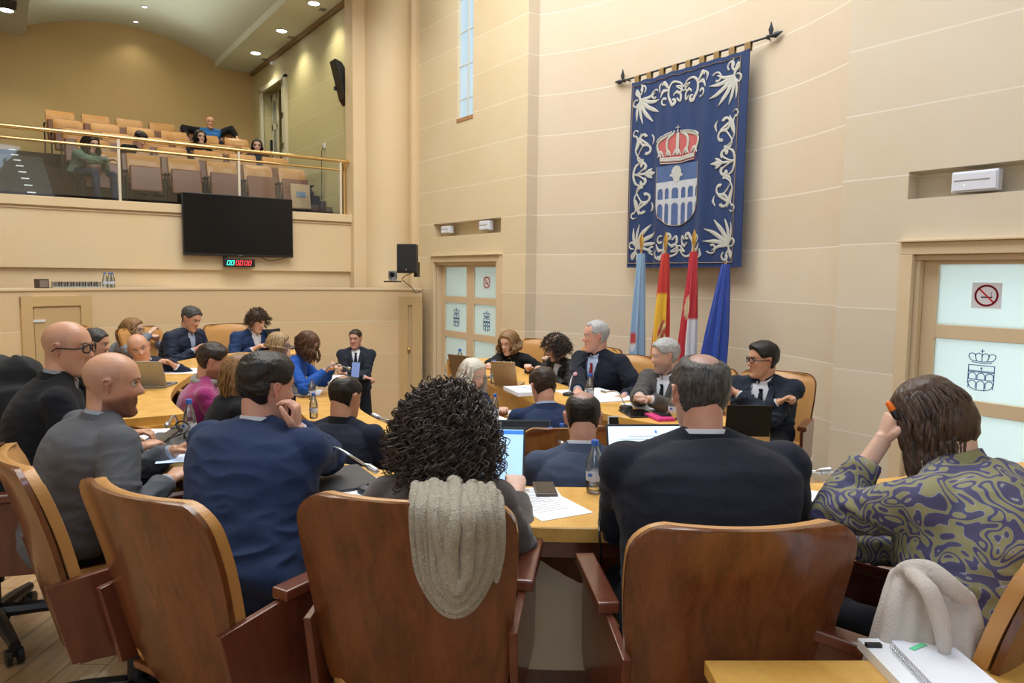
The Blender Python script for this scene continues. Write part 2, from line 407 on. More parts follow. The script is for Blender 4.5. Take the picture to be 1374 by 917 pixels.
# corridor behind the frosted doors, lit by daylight
area('corridor_light_left', (-9.0, 6.9, 1.6), (-9.0, 5.6, 1.6), 2.0, 24, (.93, 1, .97), 2.4)
area('corridor_light_right', (-1.8, 6.9, 1.6), (-1.8, 5.6, 1.6), 2.0, 50, (.86, .94, 1), 2.4)
for n, (xa, xb) in enumerate(((-10.6, -7.8), (-3.2, -.4))):
    b = MB(); b.add([(xa, 5.86, 0), (xb, 5.86, 0), (xb, 7.1, 0), (xa, 7.1, 0), (xa, 5.86, 3), (xb, 5.86, 3), (xb, 7.1, 3), (xa, 7.1, 3)], [(0, 3, 7, 4), (1, 5, 6, 2), (3, 2, 6, 7), (4, 5, 6, 7)])
    structure(b.build('wall_corridor_%s' % ('left', 'right')[n], mat('corridor_paint', (.7, .72, .72), .8)))
# line drawing of the town crest (crown above an aqueduct shield)
def crest_lines():
    L = []
    B_ = [-.046, -.023, 0, .023, .046]           # crown arches
    for k in range(4):
        a, b = B_[k], B_[k+1]; m_ = (a+b)/2
        L.append([(a*.80, .026), (a*1.02, .040), (a*.9+m_*.1, .050), (m_, .056-.06*abs(m_)), (b*.9+m_*.1, .050), (b*1.02, .040), (b*.80, .026)])
    L += [[(-.036, .026), (0, .022), (.036, .026)], [(-.034, .020), (0, .016), (.034, .020)], [(0, .056), (0, .070)], [(-.006, .064), (.006, .064)],
          [(-.045, .008), (.045, .008)], [(-.045, .008), (-.045, -.062), (-.036, -.080), (-.015, -.088), (.015, -.088), (.036, -.080), (.045, -.062), (.045, .008)],
          [(-.045, -.014), (.045, -.014)], [(-.045, -.018), (.045, -.018)], [(-.045, -.047), (.045, -.047)], [(0, .0), (0, -.014)], [(-.003, -.002), (.003, -.002)]]
    for k in range(3):
        a = -.045+k*.03
        L.append([(a+.002, -.044), (a+.002, -.030), (a+.009, -.022), (a+.021, -.022), (a+.028, -.030), (a+.028, -.044)])
        L.append([(a+.002, -.080 if k != 1 else -.087), (a+.002, -.060), (a+.009, -.052), (a+.021, -.052), (a+.028, -.060), (a+.028, -.080 if k != 1 else -.087)])
    return L
mink = mat('blue_crest_ink', (.03, .12, .36), .5)
mred = mat('sign_red', (.62, .02, .04), .5)
def flat_path(mb, pts, w, fn, t0=0, t1=.0008, m=0):
    P = [Vector((a, b)) for a, b in pts]
    for i in range(len(P)-1):
        d = (P[i+1]-P[i]);
        if d.length < 1e-7: continue
        d.normalize(); n = Vector((-d.y, d.x))*w/2; e = d*w*.4
        mb.prism([P[i]-e+n, P[i]-e-n, P[i+1]+e-n, P[i+1]+e+n], lambda u, v, t: fn(u, v, t), t0, t1, m)
def crest_on(leaf, zc, scale, parent, nm='crest_sticker', w=.0032):
    xa, xb, y = leaf; cx = (xa+xb)/2
    mb = MB()
    for l in crest_lines():
        flat_path(mb, [(a*scale, b*scale) for a, b in l], w, lambda u, v, t: (cx+u, y+.0185-t, zc+v))
    return mb.build(nm, mink, parent, None, 0)
def nosmoke(leaf, zc, parent, r=.055):
    xa, xb, y = leaf; cx = (xa+xb)/2; f = lambda u, v, t: (cx+u, y+.0175-t, zc+v)
    pl = MB().prism([(-.095, -.09), (.095, -.09), (.095, .09), (-.095, .09)], f, 0, .001)
    o = pl.build('no_smoking_sign', mat('sign_plate', (.74, .74, .80), .4), parent, None, 0)
    mb = MB(); C = [(r*math.cos(2*PI*k/28), r*math.sin(2*PI*k/28)) for k in range(29)]
    flat_path(mb, C, .013, f, .001, .003); flat_path(mb, [(-r*.68, r*.68), (r*.68, -r*.68)], .011, f, .001, .003)
    mb.build('prohibition_ring', mred, o, None, 0)
    mb = MB(); flat_path(mb, [(-.03, -.012), (.034, -.012)], .009, f, .001, .002); flat_path(mb, [(.034, -.002), (.028, .012), (.034, .026)], .003, f, .001, .002)
    mb.build('cigarette_symbol', mblack, o, None, 0)
crest_on(lv1[0], EYE-.62, 1.8, d1, w=.009); crest_on(lv1[1], EYE-.63, 1.8, d1, w=.009)
crest_on(lv2[0], EYE-.61, 1.85, d2, w=.0055)
nosmoke(lv1[1], EYE-.10, d1, .075); nosmoke(lv2[0], EYE-.10, d2, .070)
crest_on(lv2[1], EYE-.61, 1.85, d2, w=.0055)
# emergency lights in the niches
mel = mat('emergency_light_shell', (.66, .70, .80), .35)
def emlight(x, w, h, label, z=3.14):
    o = MB().box((x, DY+.03, z), (w, .07, h)).build('emergency_light', mel, None, (x, DY, z), 0, .008)
    props(o, label, 'emergency light')
    MB().box((x, DY-.008, z), (w*.92, .01, h*.82)).build('diffuser', mat('diffuser_white', (.72, .76, .86), .3), o, None, 0, .003)
    MB().box((x-w*.05, DY-.014, z+.01), (w*.75, .004, .006)).build('seam', mgrey, o, None, 0)
    MB().ball((x-w*.2, DY-.015, z-h*.18), .005, 6).build('indicator_lamp', mat('indicator', (.7, .9, .6), .3, emit=(.6, 1, .5), estr=1), o)
emlight(-2.33, .30, .145, 'white rectangular emergency light in the niche above the right-hand glass door')
emlight(-9.62, .26, .11, 'small emergency light, left of the two in the niche over the far door', 3.13)
emlight(-8.55, .26, .13, 'small emergency light, right of the two in the niche over the far door', 3.14)
# --------------------------------------------------------------- tiers
outer_near = [(-.75, 4.3), (-.95, 3.4), (-1.23, 2.49), (-1.89, 1.39), (-2.55, .90), (-3.26, .60), (-3.9, .47)]
outer_left = [(-4.55, .42), (-5.2, .45), (-5.9, .62), (-6.6, .92), (-7.3, 1.35), (-7.75, 1.9), (-7.9, 2.6)]
inner_near = [(-2.75, 3.2), (-2.85, 2.75), (-3.1, 2.3), (-3.6, 1.98), (-4.4, 1.85), (-5.4, 1.9), (-6.1, 2.05), (-6.7, 2.25)]
def plat(name, pts, z0, z1, material):
    mb = MB(); mb.prism(pts, lambda u, v, t: (u, v, t), z0, z1); return structure(mb.build(name, material, smooth=0))
plat('floor_outer_tier', [(-8.3, -4.9), (3.4, -4.9), (3.4, 5.5), (-.2, 5.5), (-1.1, 4.3), (-1.5, 3.0), (-2.3, 1.7), (-3.4, 1.05), (-4.6, .88), (-5.6, .95), (-6.7, 1.3), (-7.3, 1.9), (-7.5, 2.7), (-8.3, 2.75), (-9.3, 2.6), (-9.6, 1.0), (-9.4, -2)], .0, TIER, mfloor)
plat('floor_inner_tier', [(-1.35, 4.4), (-1.5, 3.0), (-2.3, 1.7), (-3.4, 1.05), (-4.6, .88), (-5.6, .95), (-6.7, 1.3), (-7.3, 1.9), (-7.5, 2.7), (-7.3, 3.4), (-6.0, 3.6), (-2.7, 3.6)], .0, INNER, mfloor)
plat('floor_dais', [(-2.3, 3.55), (-2.3, 5.5), (-7.6, 5.5), (-7.9, 3.9), (-6.4, 3.55)], .0, DAIS, mfloor)
# --------------------------------------------------------------- low curved wall
LC = Vector((-5.6, 2.6, 0)); LR = 5.2
arc = []
for i in range(0, 61):
    a = R(148+ (247-148)*i/60); arc.append((LC.x+LR*math.cos(a), LC.y+LR*math.sin(a)))
arc_in = [(LC.x+(LR+.28)*math.cos(R(148+(247-148)*i/60)), LC.y+(LR+.28)*math.sin(R(148+(247-148)*i/60))) for i in range(61)]
LT = 2.235
mb = MB(); rr = []
for (x, y), (xo, yo) in zip(arc, arc_in): rr.append([(x, y, 0), (x, y, LT-.03), (x+.0*(xo-x), y, LT-.03), (x-.06*(xo-x), y-.06*(yo-y), LT-.03), (x-.06*(xo-x), y-.06*(yo-y), LT), (xo, yo, LT), (xo, yo, 0)])
mb.rings(rr, True)
structure(mb.build('wall_low_curved', mlow, smooth=30))
def lowdoor(n, a0, a1, ztop, inset=.0):
    """flush panel door in the low wall between two angles"""
    mb = MB(); fr = MB()
    def pt(a, rr_, z): return (LC.x+rr_*math.cos(R(a)), LC.y+rr_*math.sin(R(a)), z)
    am = (a0+a1)/2
    w = .13/LR*180/PI
    for (aa, ab, z0, z1, dep) in ((a0, a0+w, 0, ztop, .03), (a1-w, a1, 0, ztop, .03), (a0, a1, ztop-.12, ztop, .03)):
        S = 6; r1 = []
        for i in range(S+1):
            a = aa+(ab-aa)*i/S; r1.append([pt(a, LR-dep, z0), pt(a, LR-dep, z1), pt(a, LR+.01, z1), pt(a, LR+.01, z0)])
        fr.rings(r1, True)
    r1 = []
    for i in range(9):
        a = a0+w*1.15+(a1-a0-2.3*w)*i/8; r1.append([pt(a, LR-.015, .02), pt(a, LR-.015, ztop-.14), pt(a, LR+.01, ztop-.14), pt(a, LR+.01, .02)])
    mb.rings(r1, True)
    o = fr.build('door_%d' % n, mat('low_door_frame', (.60, .42, .20), .5), None, None, 0); structure(o)
    mb.build('door_panel', mat('low_door_paint', (.56, .40, .20), .5, noise_amt=.04), o, None, 0)
    return o
def ang(px, py=420):                          # angle on the low wall seen at a picture column
    d = ray(px, py); best = None
    for i in range(2000):
        t = 4+i*.01; p = O3+d*t
        if (p[0]-LC.x)**2+(p[1]-LC.y)**2 > LR*LR: break
    return (math.degrees(math.atan2(p[1]-LC.y, p[0]-LC.x))) % 360
d3 = lowdoor(3, ang(122), ang(26), 2.14)
a_ = ang(60); 
MB().tube([(LC.x+(LR-.02)*math.cos(R(ang(33))), LC.y+(LR-.02)*math.sin(R(ang(33))), 1.35+k*.0) for k in range(1)]+[(LC.x+(LR-.06)*math.cos(R(ang(34))), LC.y+(LR-.06)*math.sin(R(ang(34))), 1.35)], .014, 8).build('door_handle', mbrass, d3)
aa = ang(47)
MB().box((LC.x+(LR-.025)*math.cos(R(aa)), LC.y+(LR-.025)*math.sin(R(aa)), 2.14-.29), (.01, .19, .03), R(aa-180)).build('door_label', mwhite, d3, None, 0)
d4 = lowdoor(4, 148.2, ang(536), 2.10)
MB().ball((LC.x+(LR-.05)*math.cos(R(150.2)), LC.y+(LR-.05)*math.sin(R(150.2)), 1.3), .03, 8).build('door_handle', mbrass, d4)
# --------------------------------------------------------------- gallery
GX = -11.0; PT = 3.38; GB = -16.5; GS = 4.7
mb = MB()
mb.box((GX-.12, -.15, (2.48+PT)/2), (.24, 9.7, PT-2.48))
mb.box((GX-.10, -.15, PT-.06), (.30, 9.7, .12)); mb.box((GX-.05, -.15, PT-.15), (.14, 9.7, .02))
structure(mb.build('wall_gallery_parapet', mwallp, smooth=0, bevel=.008))
structure(MB().box((GX-.16, -.15, 1.24), (.2, 9.7, 2.5)).build('wall_below_gallery', mwallp, smooth=0))
structure(MB().box((GX-.055, -.15, 2.83), (.02, 9.7, .012)).build('trim_2', mframe, smooth=0))
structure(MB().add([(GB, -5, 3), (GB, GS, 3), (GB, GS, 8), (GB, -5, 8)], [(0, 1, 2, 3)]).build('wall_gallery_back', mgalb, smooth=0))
gx0 = aY(385, 150, GS).x; gx1 = aY(352, 150, GS).x
gz1 = aY(385, 100, GS).z
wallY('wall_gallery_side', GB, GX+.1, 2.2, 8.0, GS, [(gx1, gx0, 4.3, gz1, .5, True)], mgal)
# column and pilasters at the corner
mb = MB(); cc = Vector((-10.93, 5.21, 0))
mb.tube([(cc.x, cc.y, 0), (cc.x, cc.y, 8.5)], .40, 40)
structure(mb.build('wall_round_column', mwallp, smooth=60))
structure(MB().box((-11.02, 4.72, 4.25), (.30, .22, 8.5)).box((-10.78, 5.62, 4.25), (.50, .34, 8.5)).build('trim_3', mwallp, smooth=0))
structure(MB().box((-10.78, 5.60, 4.25), (.58, .12, 8.5)).build('trim_4', mwallp, smooth=0))
# vault and soffits
mb = MB(); sec = []
for i in range(25):
    y = .62+(3.92-.62)*i/24; q = (y-2.2)/1.65; sec.append((y, 7.27-.36*q*q))
mb.strip([(GB, y, z) for y, z in sec], [(GX+1.5, y, z) for y, z in sec])
structure(mb.build('ceiling_gallery_vault', mceil))
structure(MB().box(((GB+GX+1.5)/2, 4.32, 7.05), (GX+1.5-GB, .80, .60)).build('ceiling_gallery_soffit', mceil, smooth=0))
structure(MB().box(((GB+GX+1.5)/2, -2.2, 7.05), (GX+1.5-GB, 5.6, .60)).build('ceiling_gallery_soffit_left', mceil, smooth=0))
structure(MB().box(((GB+GX+1.5)/2, 4.66, 6.72), (GX+1.5-GB, .06, .06)).build('trim_5', mat('brown_ceiling_trim', (.3, .2, .1), .6), smooth=0))
structure(MB().box((GX+1.0, -.2, 7.9), (.3, 9.8, 1.3)).build('wall_above_gallery', mwallp, smooth=0))
mlens = mat('downlight_lens', (.9, .95, 1), .3, emit=(.86, .92, 1), estr=14)
def downlight(p, label, e=22, r=.09):
    o = MB().lathe([(r+.015, 0), (r+.015, -.012), (r, -.012), (r, 0)], p, 24).build('downlight', mwhite, None, p); props(o, label, 'ceiling light', 'recessed lights in the gallery ceiling')
    MB().lathe([(r*.92, -.002), (r*.92, -.008)], p, 24).build('lens', mlens, o)
    spot('downlight_lamp', (p[0], p[1], p[2]-.03), (p[0], p[1], 0), e*1.15, (1, .93, .72), 120, .06)
for (x, y), lb in zip(((343, 71), (378, 41), (421, 4)), ('farthest', 'middle', 'nearest')):
    downlight(aZ(x, y, 6.75), 'round recessed light in the right ceiling beam, %s of its row' % lb, 42)
    p = aZ(x+12, y+9, 6.747)
    props(MB().box(p, (.14, .10, .006)).build('ceiling_vent', mgrey, None, p, 0), 'small square vent beside the %s light of the ceiling beam' % lb, 'vent', 'small vents in the gallery ceiling beam')
downlight(aZ(8, 13, 6.75), 'round recessed light in the left ceiling beam at the photo edge', 60, .11)
for (x, y), lb in zip(((182, 28), (194, 8)), ('farther', 'nearer')):
    p = aZ(x, y, 7.27); downlight((p.x, p.y, 7.26), 'small recessed light in the vaulted ceiling, the %s of two' % lb, 12, .04)
p = aZ(10, 5, 6.747); g = MB().box(p, (.5, .25, .01)); o = g.build('ceiling_grille', mgrey, None, p, 0); props(o, 'slatted air grille in the left gallery ceiling beam', 'grille')
g = MB()
for k in range(7): g.box((p.x-.22+k*.073, p.y, p.z-.008), (.02, .24, .012))
g.build('slat', mblack, o, None, 0)
area('gallery_ceiling_wash', (-13.6, 2.0, 6.6), (-13.9, 2.0, 3.5), 2.2, 40, (1, .90, .66), 2.6)
area('vault_fill_light', (-13.6, 2.2, 6.62), (-13.6, 2.2, 7.3), 3.6, 13, (.95, 1, .86), 2.2)  # added uplight that brightens the vault; no lamp is seen there
# rail with glass
RZ = 4.215
root = empty('gallery_railing', (GX-.05, 1.2, PT), 'brass and glass railing running along the front of the upper gallery', 'railing')
yE = 4.50
top = [(GX-.05, -4.5, RZ), (GX-.05, yE-.1, RZ), (GX-.07, yE, RZ-.01), (GX-.12, yE+.06, RZ-.06), (GX-.16, yE+.07, RZ-.2), (GX-.16, yE+.07, PT)]
MB().tube(catmull(top, 6), .028, 12).build('top_rail', mbrass, root)
MB().tube([(GX-.05, -4.5, RZ-.14), (GX-.05, yE-.05, RZ-.14)], .018, 10).build('lower_rail', mbrass, root)
posts = [-3.0, -1.5, .0-.05] + [aX(160, 230, GX-.05).y, aX(321, 250, GX-.05).y, aX(457, 250, GX-.05).y]
for y in posts: MB().box((GX-.05, y, (PT+RZ-.02)/2), (.03, .035, RZ-PT-.02)).build('post', mpole, root, None, 0, .004)
ys = sorted(posts)
for a, b in zip(ys[:-1], ys[1:]): MB().box((GX-.05, (a+b)/2, (PT+.04+RZ-.16)/2), (.010, b-a-.05, RZ-.16-PT-.04)).build('glass_panel', mglass, root, None, 0)
# gallery stepped floor
mcarp = mat('gallery_step_carpet', (.06, .045, .04), .9, noise_amt=.3, nscale=40)
rows = [(-12.2, 3.34), (-13.05, 3.62), (-13.9, 3.89), (-14.75, 4.17), (-15.6, 4.45)]
mb = MB(); mb.box((-11.5, -.15, 3.17), (.8, 9.7, .34))
for k, (x, z) in enumerate(rows): mb.box((x-.07, -.15, z/2+1.5-.17), (.86 if k < 4 else 1.4, 9.7, z-3+.34))
structure(mb.build('floor_gallery_tiers', mcarp, smooth=0))
mb = MB()
for k in range(9):                            # aisle stairs on the left
    mb.box((-12.0-k*.425, .15, 3.30+k*.1375), (.44, 1.1, .16))
structure(mb.build('floor_gallery_aisle', mat('aisle_carpet_grey', (.13, .13, .14), .9, noise_amt=.2, nscale=30), smooth=0))
for k in range(9):
    p = Vector((-11.79-k*.425, .45-k*.02, 3.385+k*.1375))
    props(MB().box(p, (.02, .10, .02)).build('step_light', mat('step_light_white', (.8, .85, .9), .4, emit=(.8, .9, 1), estr=.5), None, p, 0, .004), 'small white marker light on gallery aisle step, %s from the front' % (['nearest','second','third','fourth','fifth','sixth','seventh','eighth','ninth'][k]), 'step light', 'marker lights on the gallery aisle steps')
mb = MB()
for k in range(5): mb.box((-12.1-k*.3, 4.5, 3.45+k*.12), (.32, .36, .24+.0*k))
structure(mb.build('floor_gallery_side_steps', mcarp, smooth=0))
# seats
mseatw = wood('gallery_seat_wood', (.26, .12, .045), (.36, .17, .07), .4)
def gallery_seat():
    r = empty('tip_up_chair', (0, 0, 0), 'x', 'seat', 'tip-up seats of the upper gallery')
    def shell(y, z, w, wb, t, off, corner=.05):   # y: -1..1 profile; faces +X
        pass
    b = MB(); rr = []
    for i in range(9):
        v = i/8; z = .40+.45*v; hw = .235-.02*(1-v) - (.03*max(0, (v-.85)/.15)**2); x = -.12-.14*v
        ring = []
        for j in range(9):
            u = -1+2*j/8; ring.append((x+.03*u*u, u*hw, z))
        for j in range(8, -1, -1):
            u = -1+2*j/8; ring.append((x+.03*u*u-.05, u*hw, z))
        rr.append(ring)
    b.rings(rr, True); b.build('backrest', mseatw, r)
    c = MB(); rr = []
    for i in range(9):
        v = i/8; z = .44+.40*v; hw = .225-.02*(1-v)-.01*abs(2*v-1)**4; x = -.115-.13*v; bu = .035*(1-abs(2*v-1)**6)
        if .42 < v < .55: bu = .018
        ring = [(x+.03*u*u, u*hw, z) for u in [-1+2*j/8 for j in range(9)]]
        ring += [(x+.03*u*u+bu*(1-u**6), u*hw, z) for u in [1-2*j/8 for j in range(9)]]
        rr.append(ring)
    c.rings(rr, True); c.build('back_cushion', mleather, r)
    s = MB(); s.box((.0, 0, .46), (.06, .43, .38), Matrix.Rotation(R(-10), 3, 'Y')); s.build('tip_up_seat', mat('seat_underside_wood', (.17, .060, .030), .35, noise_amt=.1), r, None, 0, .02)
    for sgn in (-1, 1):
        a = MB(); a.box((-.02, sgn*.257, .27), (.05, .022, .54)); a.box((.0, sgn*.257, .55), (.22, .030, .03)); a.build('armrest', mblack, r, None, 0, .006)
    return r
proto_g = gallery_seat(); first = True
ordn = ['first', 'second', 'third', 'fourth', 'fifth', 'sixth', 'seventh']
rown = ['front row', 'second row', 'third row', 'fourth row', 'back row']
for k, (x, z) in enumerate(rows):
    y0 = (1.28, 1.28, 1.16, 1.08, 1.03)[k]; n = 6
    for j in range(n):
        yy = y0+j*.555
        lab = 'brown wooden tip-up gallery seat, %s from the left in the %s' % (ordn[j], rown[k])
        if first: proto_g.location = (x+.26, yy, z); proto_g['label'] = lab; first = False
        else: dup(proto_g, (x+.26, yy, z), 0, lab)
# cardboard box on the last front row seat
p = aX(403, 264, -11.85)
o = MB().box((p.x, p.y, p.z), (.06, .32, .40), Matrix.Rotation(R(-8), 3, 'Y')).build('cardboard_folder', mat('manila_board', (.50, .36, .22), .7, noise_amt=.05), None, p, 0, .01); props(o, 'tan cardboard box with a blue label on the right end of the gallery front row', 'box')
MB().box((p.x+.034, p.y+.0, p.z+.03), (.004, .15, .09), Matrix.Rotation(R(-8), 3, 'Y')).build('blue_label', mat('label_blue', (.10, .22, .36), .6), o, None, 0)
# gallery side door
o = MB()
o.box((gx0-.0, GS-.02, (4.3+gz1)/2), (.10, .06, gz1-4.3)); o.box((gx1, GS-.02, (4.3+gz1)/2), (.10, .06, gz1-4.3)); o.box(((gx0+gx1)/2, GS-.02, gz1), (gx0-gx1+.1, .06, .10))
gd = o.build('door_5', mat('gallery_door_paint', (.70, .66, .50), .5), None, ((gx0+gx1)/2, GS, 4.3), 0); structure(gd)
for (xx, w_) in ((gx1+.22, .40), (gx0-.10, .16)):
    lf = MB(); yy = GS-.03 if w_ < .2 else GS+.2
    zt = gz1-.06; zs = [zt, zt-.14, zt-.62, zt-.74, zt-1.2, zt-1.32, zt-1.8, 4.3]
    lf.box((xx-w_/2+.03, yy, (zt+4.3)/2), (.07, .03, zt-4.3)); lf.box((xx+w_/2-.03, yy, (zt+4.3)/2), (.07, .03, zt-4.3))
    for q in range(0, 8, 2): lf.box((xx, yy, (zs[q]+zs[q+1])/2), (w_, .03, zs[q]-zs[q+1]))
    L = lf.build('door_leaf', mat('gallery_leaf_paint', (.66, .62, .46), .5), gd, None, 0)
    for q in range(1, 7, 2): MB().box((xx, yy+.004, (zs[q]+zs[q+1])/2), (w_-.1, .008, zs[q]-zs[q+1])).build('pane', mat('gallery_pane', (.30, .33, .30), .2), L, None, 0)
MB().box((gx1+.06, GS+.16, 4.9+.25), (.03, .05, .22)).build('door_handle', mblack, gd, None, 0, .005)
# wall telephone-like socket with cable, clock-like sensor
p = aY(435, 196, GS-.01); o = MB().box(p, (.07, .02, .09)).build('wall_socket', mwhite, None, p, 0, .004); props(o, 'small white wall socket on the gallery side wall, left of the column', 'socket')
MB().tube(catmull([p+Vector((0, -.02, -.01)), p+Vector((-.05, -.03, -.12)), p+Vector((-.08, -.02, -.45)), p+Vector((-.09, -.02, -.9))], 6), .006, 6).build('cable', mblack, o)
p = aY(365, 85, GS-.02); props(MB().box(p, (.12, .05, .07)).build('wall_sensor', mwhite, None, p, 0, .01), 'tiny white sensor high on the gallery side wall above the door', 'sensor')
# hanging loudspeaker seen beyond the pilaster
pA, pB = aX(448, 79, -11.3), aX(468, 143, -11.3)
c = (pA+pB)/2; sp = MB()
prof = [(-.0, .42), (.10, .38), (.24, .18), (.30, -.10), (.24, -.42), (.17, -.40), (.02, .30)]
prof = [(448, 79), (457, 84), (467, 102), (474, 122), (474, 148), (468, 143), (461, 132)]
P2 = [aX(x, y, -11.3) for x, y in prof]
sp.prism([(q.y, q.z) for q in P2], lambda u, v, t: (t, u, v), -11.5, -11.25)
o = sp.build('wall_speaker', mblack, None, c, 0, .01); props(o, 'black angled loudspeaker mounted high on the gallery side wall, beside the column', 'speaker')
sp = MB(); sp.box((c.x-.2, (c.y+GS)/2+.06, c.z-.05), (.06, .3, .06)); sp.build('bracket', mblack, o, None, 0)
# --------------------------------------------------------------- TV, clock, speaker, camera
ta, tb = aX(244, 257, -10.86), aX(394, 346, -10.86)
tc_ = ((ta.y+tb.y)/2, (ta.z+tb.z)/2); tw = tb.y-ta.y; th = ta.z-tb.z
TVp = Vector((-10.9, tc_[0], tc_[1]))
o = MB().box(TVp, (.06, tw, th)).build('television', mblack, None, TVp, 0, .008); props(o, 'large black flat television hanging on the gallery parapet', 'television')
MB().box(TVp+Vector((.032, 0, .012)), (.006, tw-.03, th-.05)).build('screen', mblackg, o, None, 0)
MB().box(TVp+Vector((-.05, 0, -.0)), (.06, .4, .3)).build('wall_mount', mblack, o, None, 0)
MB().box(TVp+Vector((.034, 0, -th/2+.012)), (.004, .06, .008)).build('logo_mark', mgrey, o, None, 0)
p = aX(321, 353, -10.9); ck = MB().box(p, (.07, .43, .115)).build('digital_clock', mblack, None, p, 0, .006); props(ck, 'black digital timer reading 00 00 00 below the television', 'clock')
MB().box(p+Vector((-.03, -.19, .03)), (.08, .04, .16)).build('bracket', mblack, ck, None, 0)
SEG = [((-.5, 1), (.5, 1)), ((.5, 1), (.5, 0)), ((.5, 0), (.5, -1)), ((.5, -1), (-.5, -1)), ((-.5, -1), (-.5, 0)), ((-.5, 0), (-.5, 1))]
mcy = mat('led_green', (.05, .9, .7), .4, emit=(.05, 1, .72), estr=1.6); mrd = mat('led_red', (.9, .05, .05), .4, emit=(1, .06, .08), estr=1.3)
for k, y in enumerate((-.155, -.10, -.035, .02, .085, .14)):
    mb = MB()
    for a, b in SEG:
        pts = [(y+a[0]*.034+a[1]*.006, a[1]*.030), (y+b[0]*.034+b[1]*.006, b[1]*.030)]
        flat_path(mb, pts, .0065, lambda u, v, t: (p.x+.0355+t, p.y+u, p.z+v), 0, .003)
    mb.build('digit', mcy if k < 2 else mrd, ck, None, 0)
props(MB().tube(catmull([TVp+Vector((-.03, .3, -th/2)), TVp+Vector((-.02, .42, -th/2-.05)), TVp+Vector((-.02, .62, -th/2-.02)), TVp+Vector((-.03, .7, -th/2+.03))], 6), .005, 6).build('cable', mblack, None, TVp+Vector((0, .4, -.5))), 'thin dark cable looping under the television', 'cable')
sc_ = aD(549, 347, 10.6); rz = R(-20)
mb = MB(); 
def spk(w0, w1, d, h):
    P = [(-w0/2, -d/2), (w0/2, -d/2), (w1/2, d/2), (-w1/2, d/2)]
    return P
q = Matrix.Rotation(R(45), 3, 'Z')
mb.prism(spk(.30, .20, .26, .42), lambda u, v, t: sc_+q @ Vector((u, v, t)), -.215, .205)
sk = mb.build('loudspeaker', mat('speaker_shell', (.018, .02, .022), .5), None, sc_, 0, .015); props(sk, 'black box loudspeaker on a bracket on the column left of the far glass door', 'speaker')
MB().box(sc_+q @ Vector((0, -.135, .01)), (.27, .012, .38), q).build('grille', mat('speaker_grille', (.012, .013, .015), .7, bump=.4, bscale=300), sk, None, 0, .004)
MB().ball(sc_+q @ Vector((0, -.145, -.17)), .016, 8, sc=(1, .4, 1)).build('badge', mat('badge_metal', (.5, .3, .25), .4, metal=.5), sk)
MB().box(sc_+q @ Vector((.06, .18, -.16)), (.05, .14, .22), q).build('bracket', mblack, sk, None, 0)
props(MB().tube(catmull([sc_+Vector((-.02, .05, -.21)), sc_+Vector((-.12, -.05, -.30)), sc_+Vector((.0, .04, -.42)), sc_+Vector((.06, .08, -.50)), sc_+Vector((.10, .15, -.47))], 6), .006, 6).build('cable', mblack, None, sc_+Vector((0, 0, -.4))), 'dark cable hanging under the box loudspeaker by the column', 'cable')
pc = aD(527, 371, 10.5); o = MB().lathe([(.055, -.06), (.06, -.03), (.05, -.01)], pc, 20).build('ptz_camera', mgrey, None, pc); props(o, 'small grey dome-lens camera on a shelf beside the box loudspeaker', 'camera')
MB().box(pc+Vector((0, 0, .02)), (.10, .11, .12)).build('camera_head', mat('cam_head', (.14, .15, .17), .4), o, None, 0, .02)
MB().lathe([(.036, 0), (.036, .03), (.028, .035)], pc+Vector((.05, -.03, .03)), 16, axis=(.82, -.57, 0)).build('lens', mblackg, o)
MB().box(pc+Vector((0, 0, -.075)), (.16, .24, .02), R(35)).build('shelf', mblack, o, None, 0)
# wall socket near the apse corner
p = aX(1081, 621, -3.9); p = aY(1082, 621, 5.40)
d_ = ray(1082, 621); 
for i in range(3000):
    t = 4+i*.002; p = O3+d_*t
    if (p[0]-ac.x)**2+(p[1]-ac.y)**2 > (AR-.01)**2: break
p = Vector(p); ta_ = math.atan2(p.y-ac.y, p.x-ac.x)
o = MB().box(p, (.16, .015, .085), ta_-PI/2).build('wall_socket', mwhite, None, p, 0, .005); props(o, 'white double wall socket low on the curved wall behind the head table', 'socket')
nn = Vector((-math.cos(ta_), -math.sin(ta_), 0)); tt = Vector((-math.sin(ta_), math.cos(ta_), 0))
for s in (-1, 1): MB().lathe([(.024, 0), (.024, .004), (.018, .004), (.018, .001)], p+nn*.008+tt*s*.038, 16, axis=nn).build('outlet', mgrey, o)
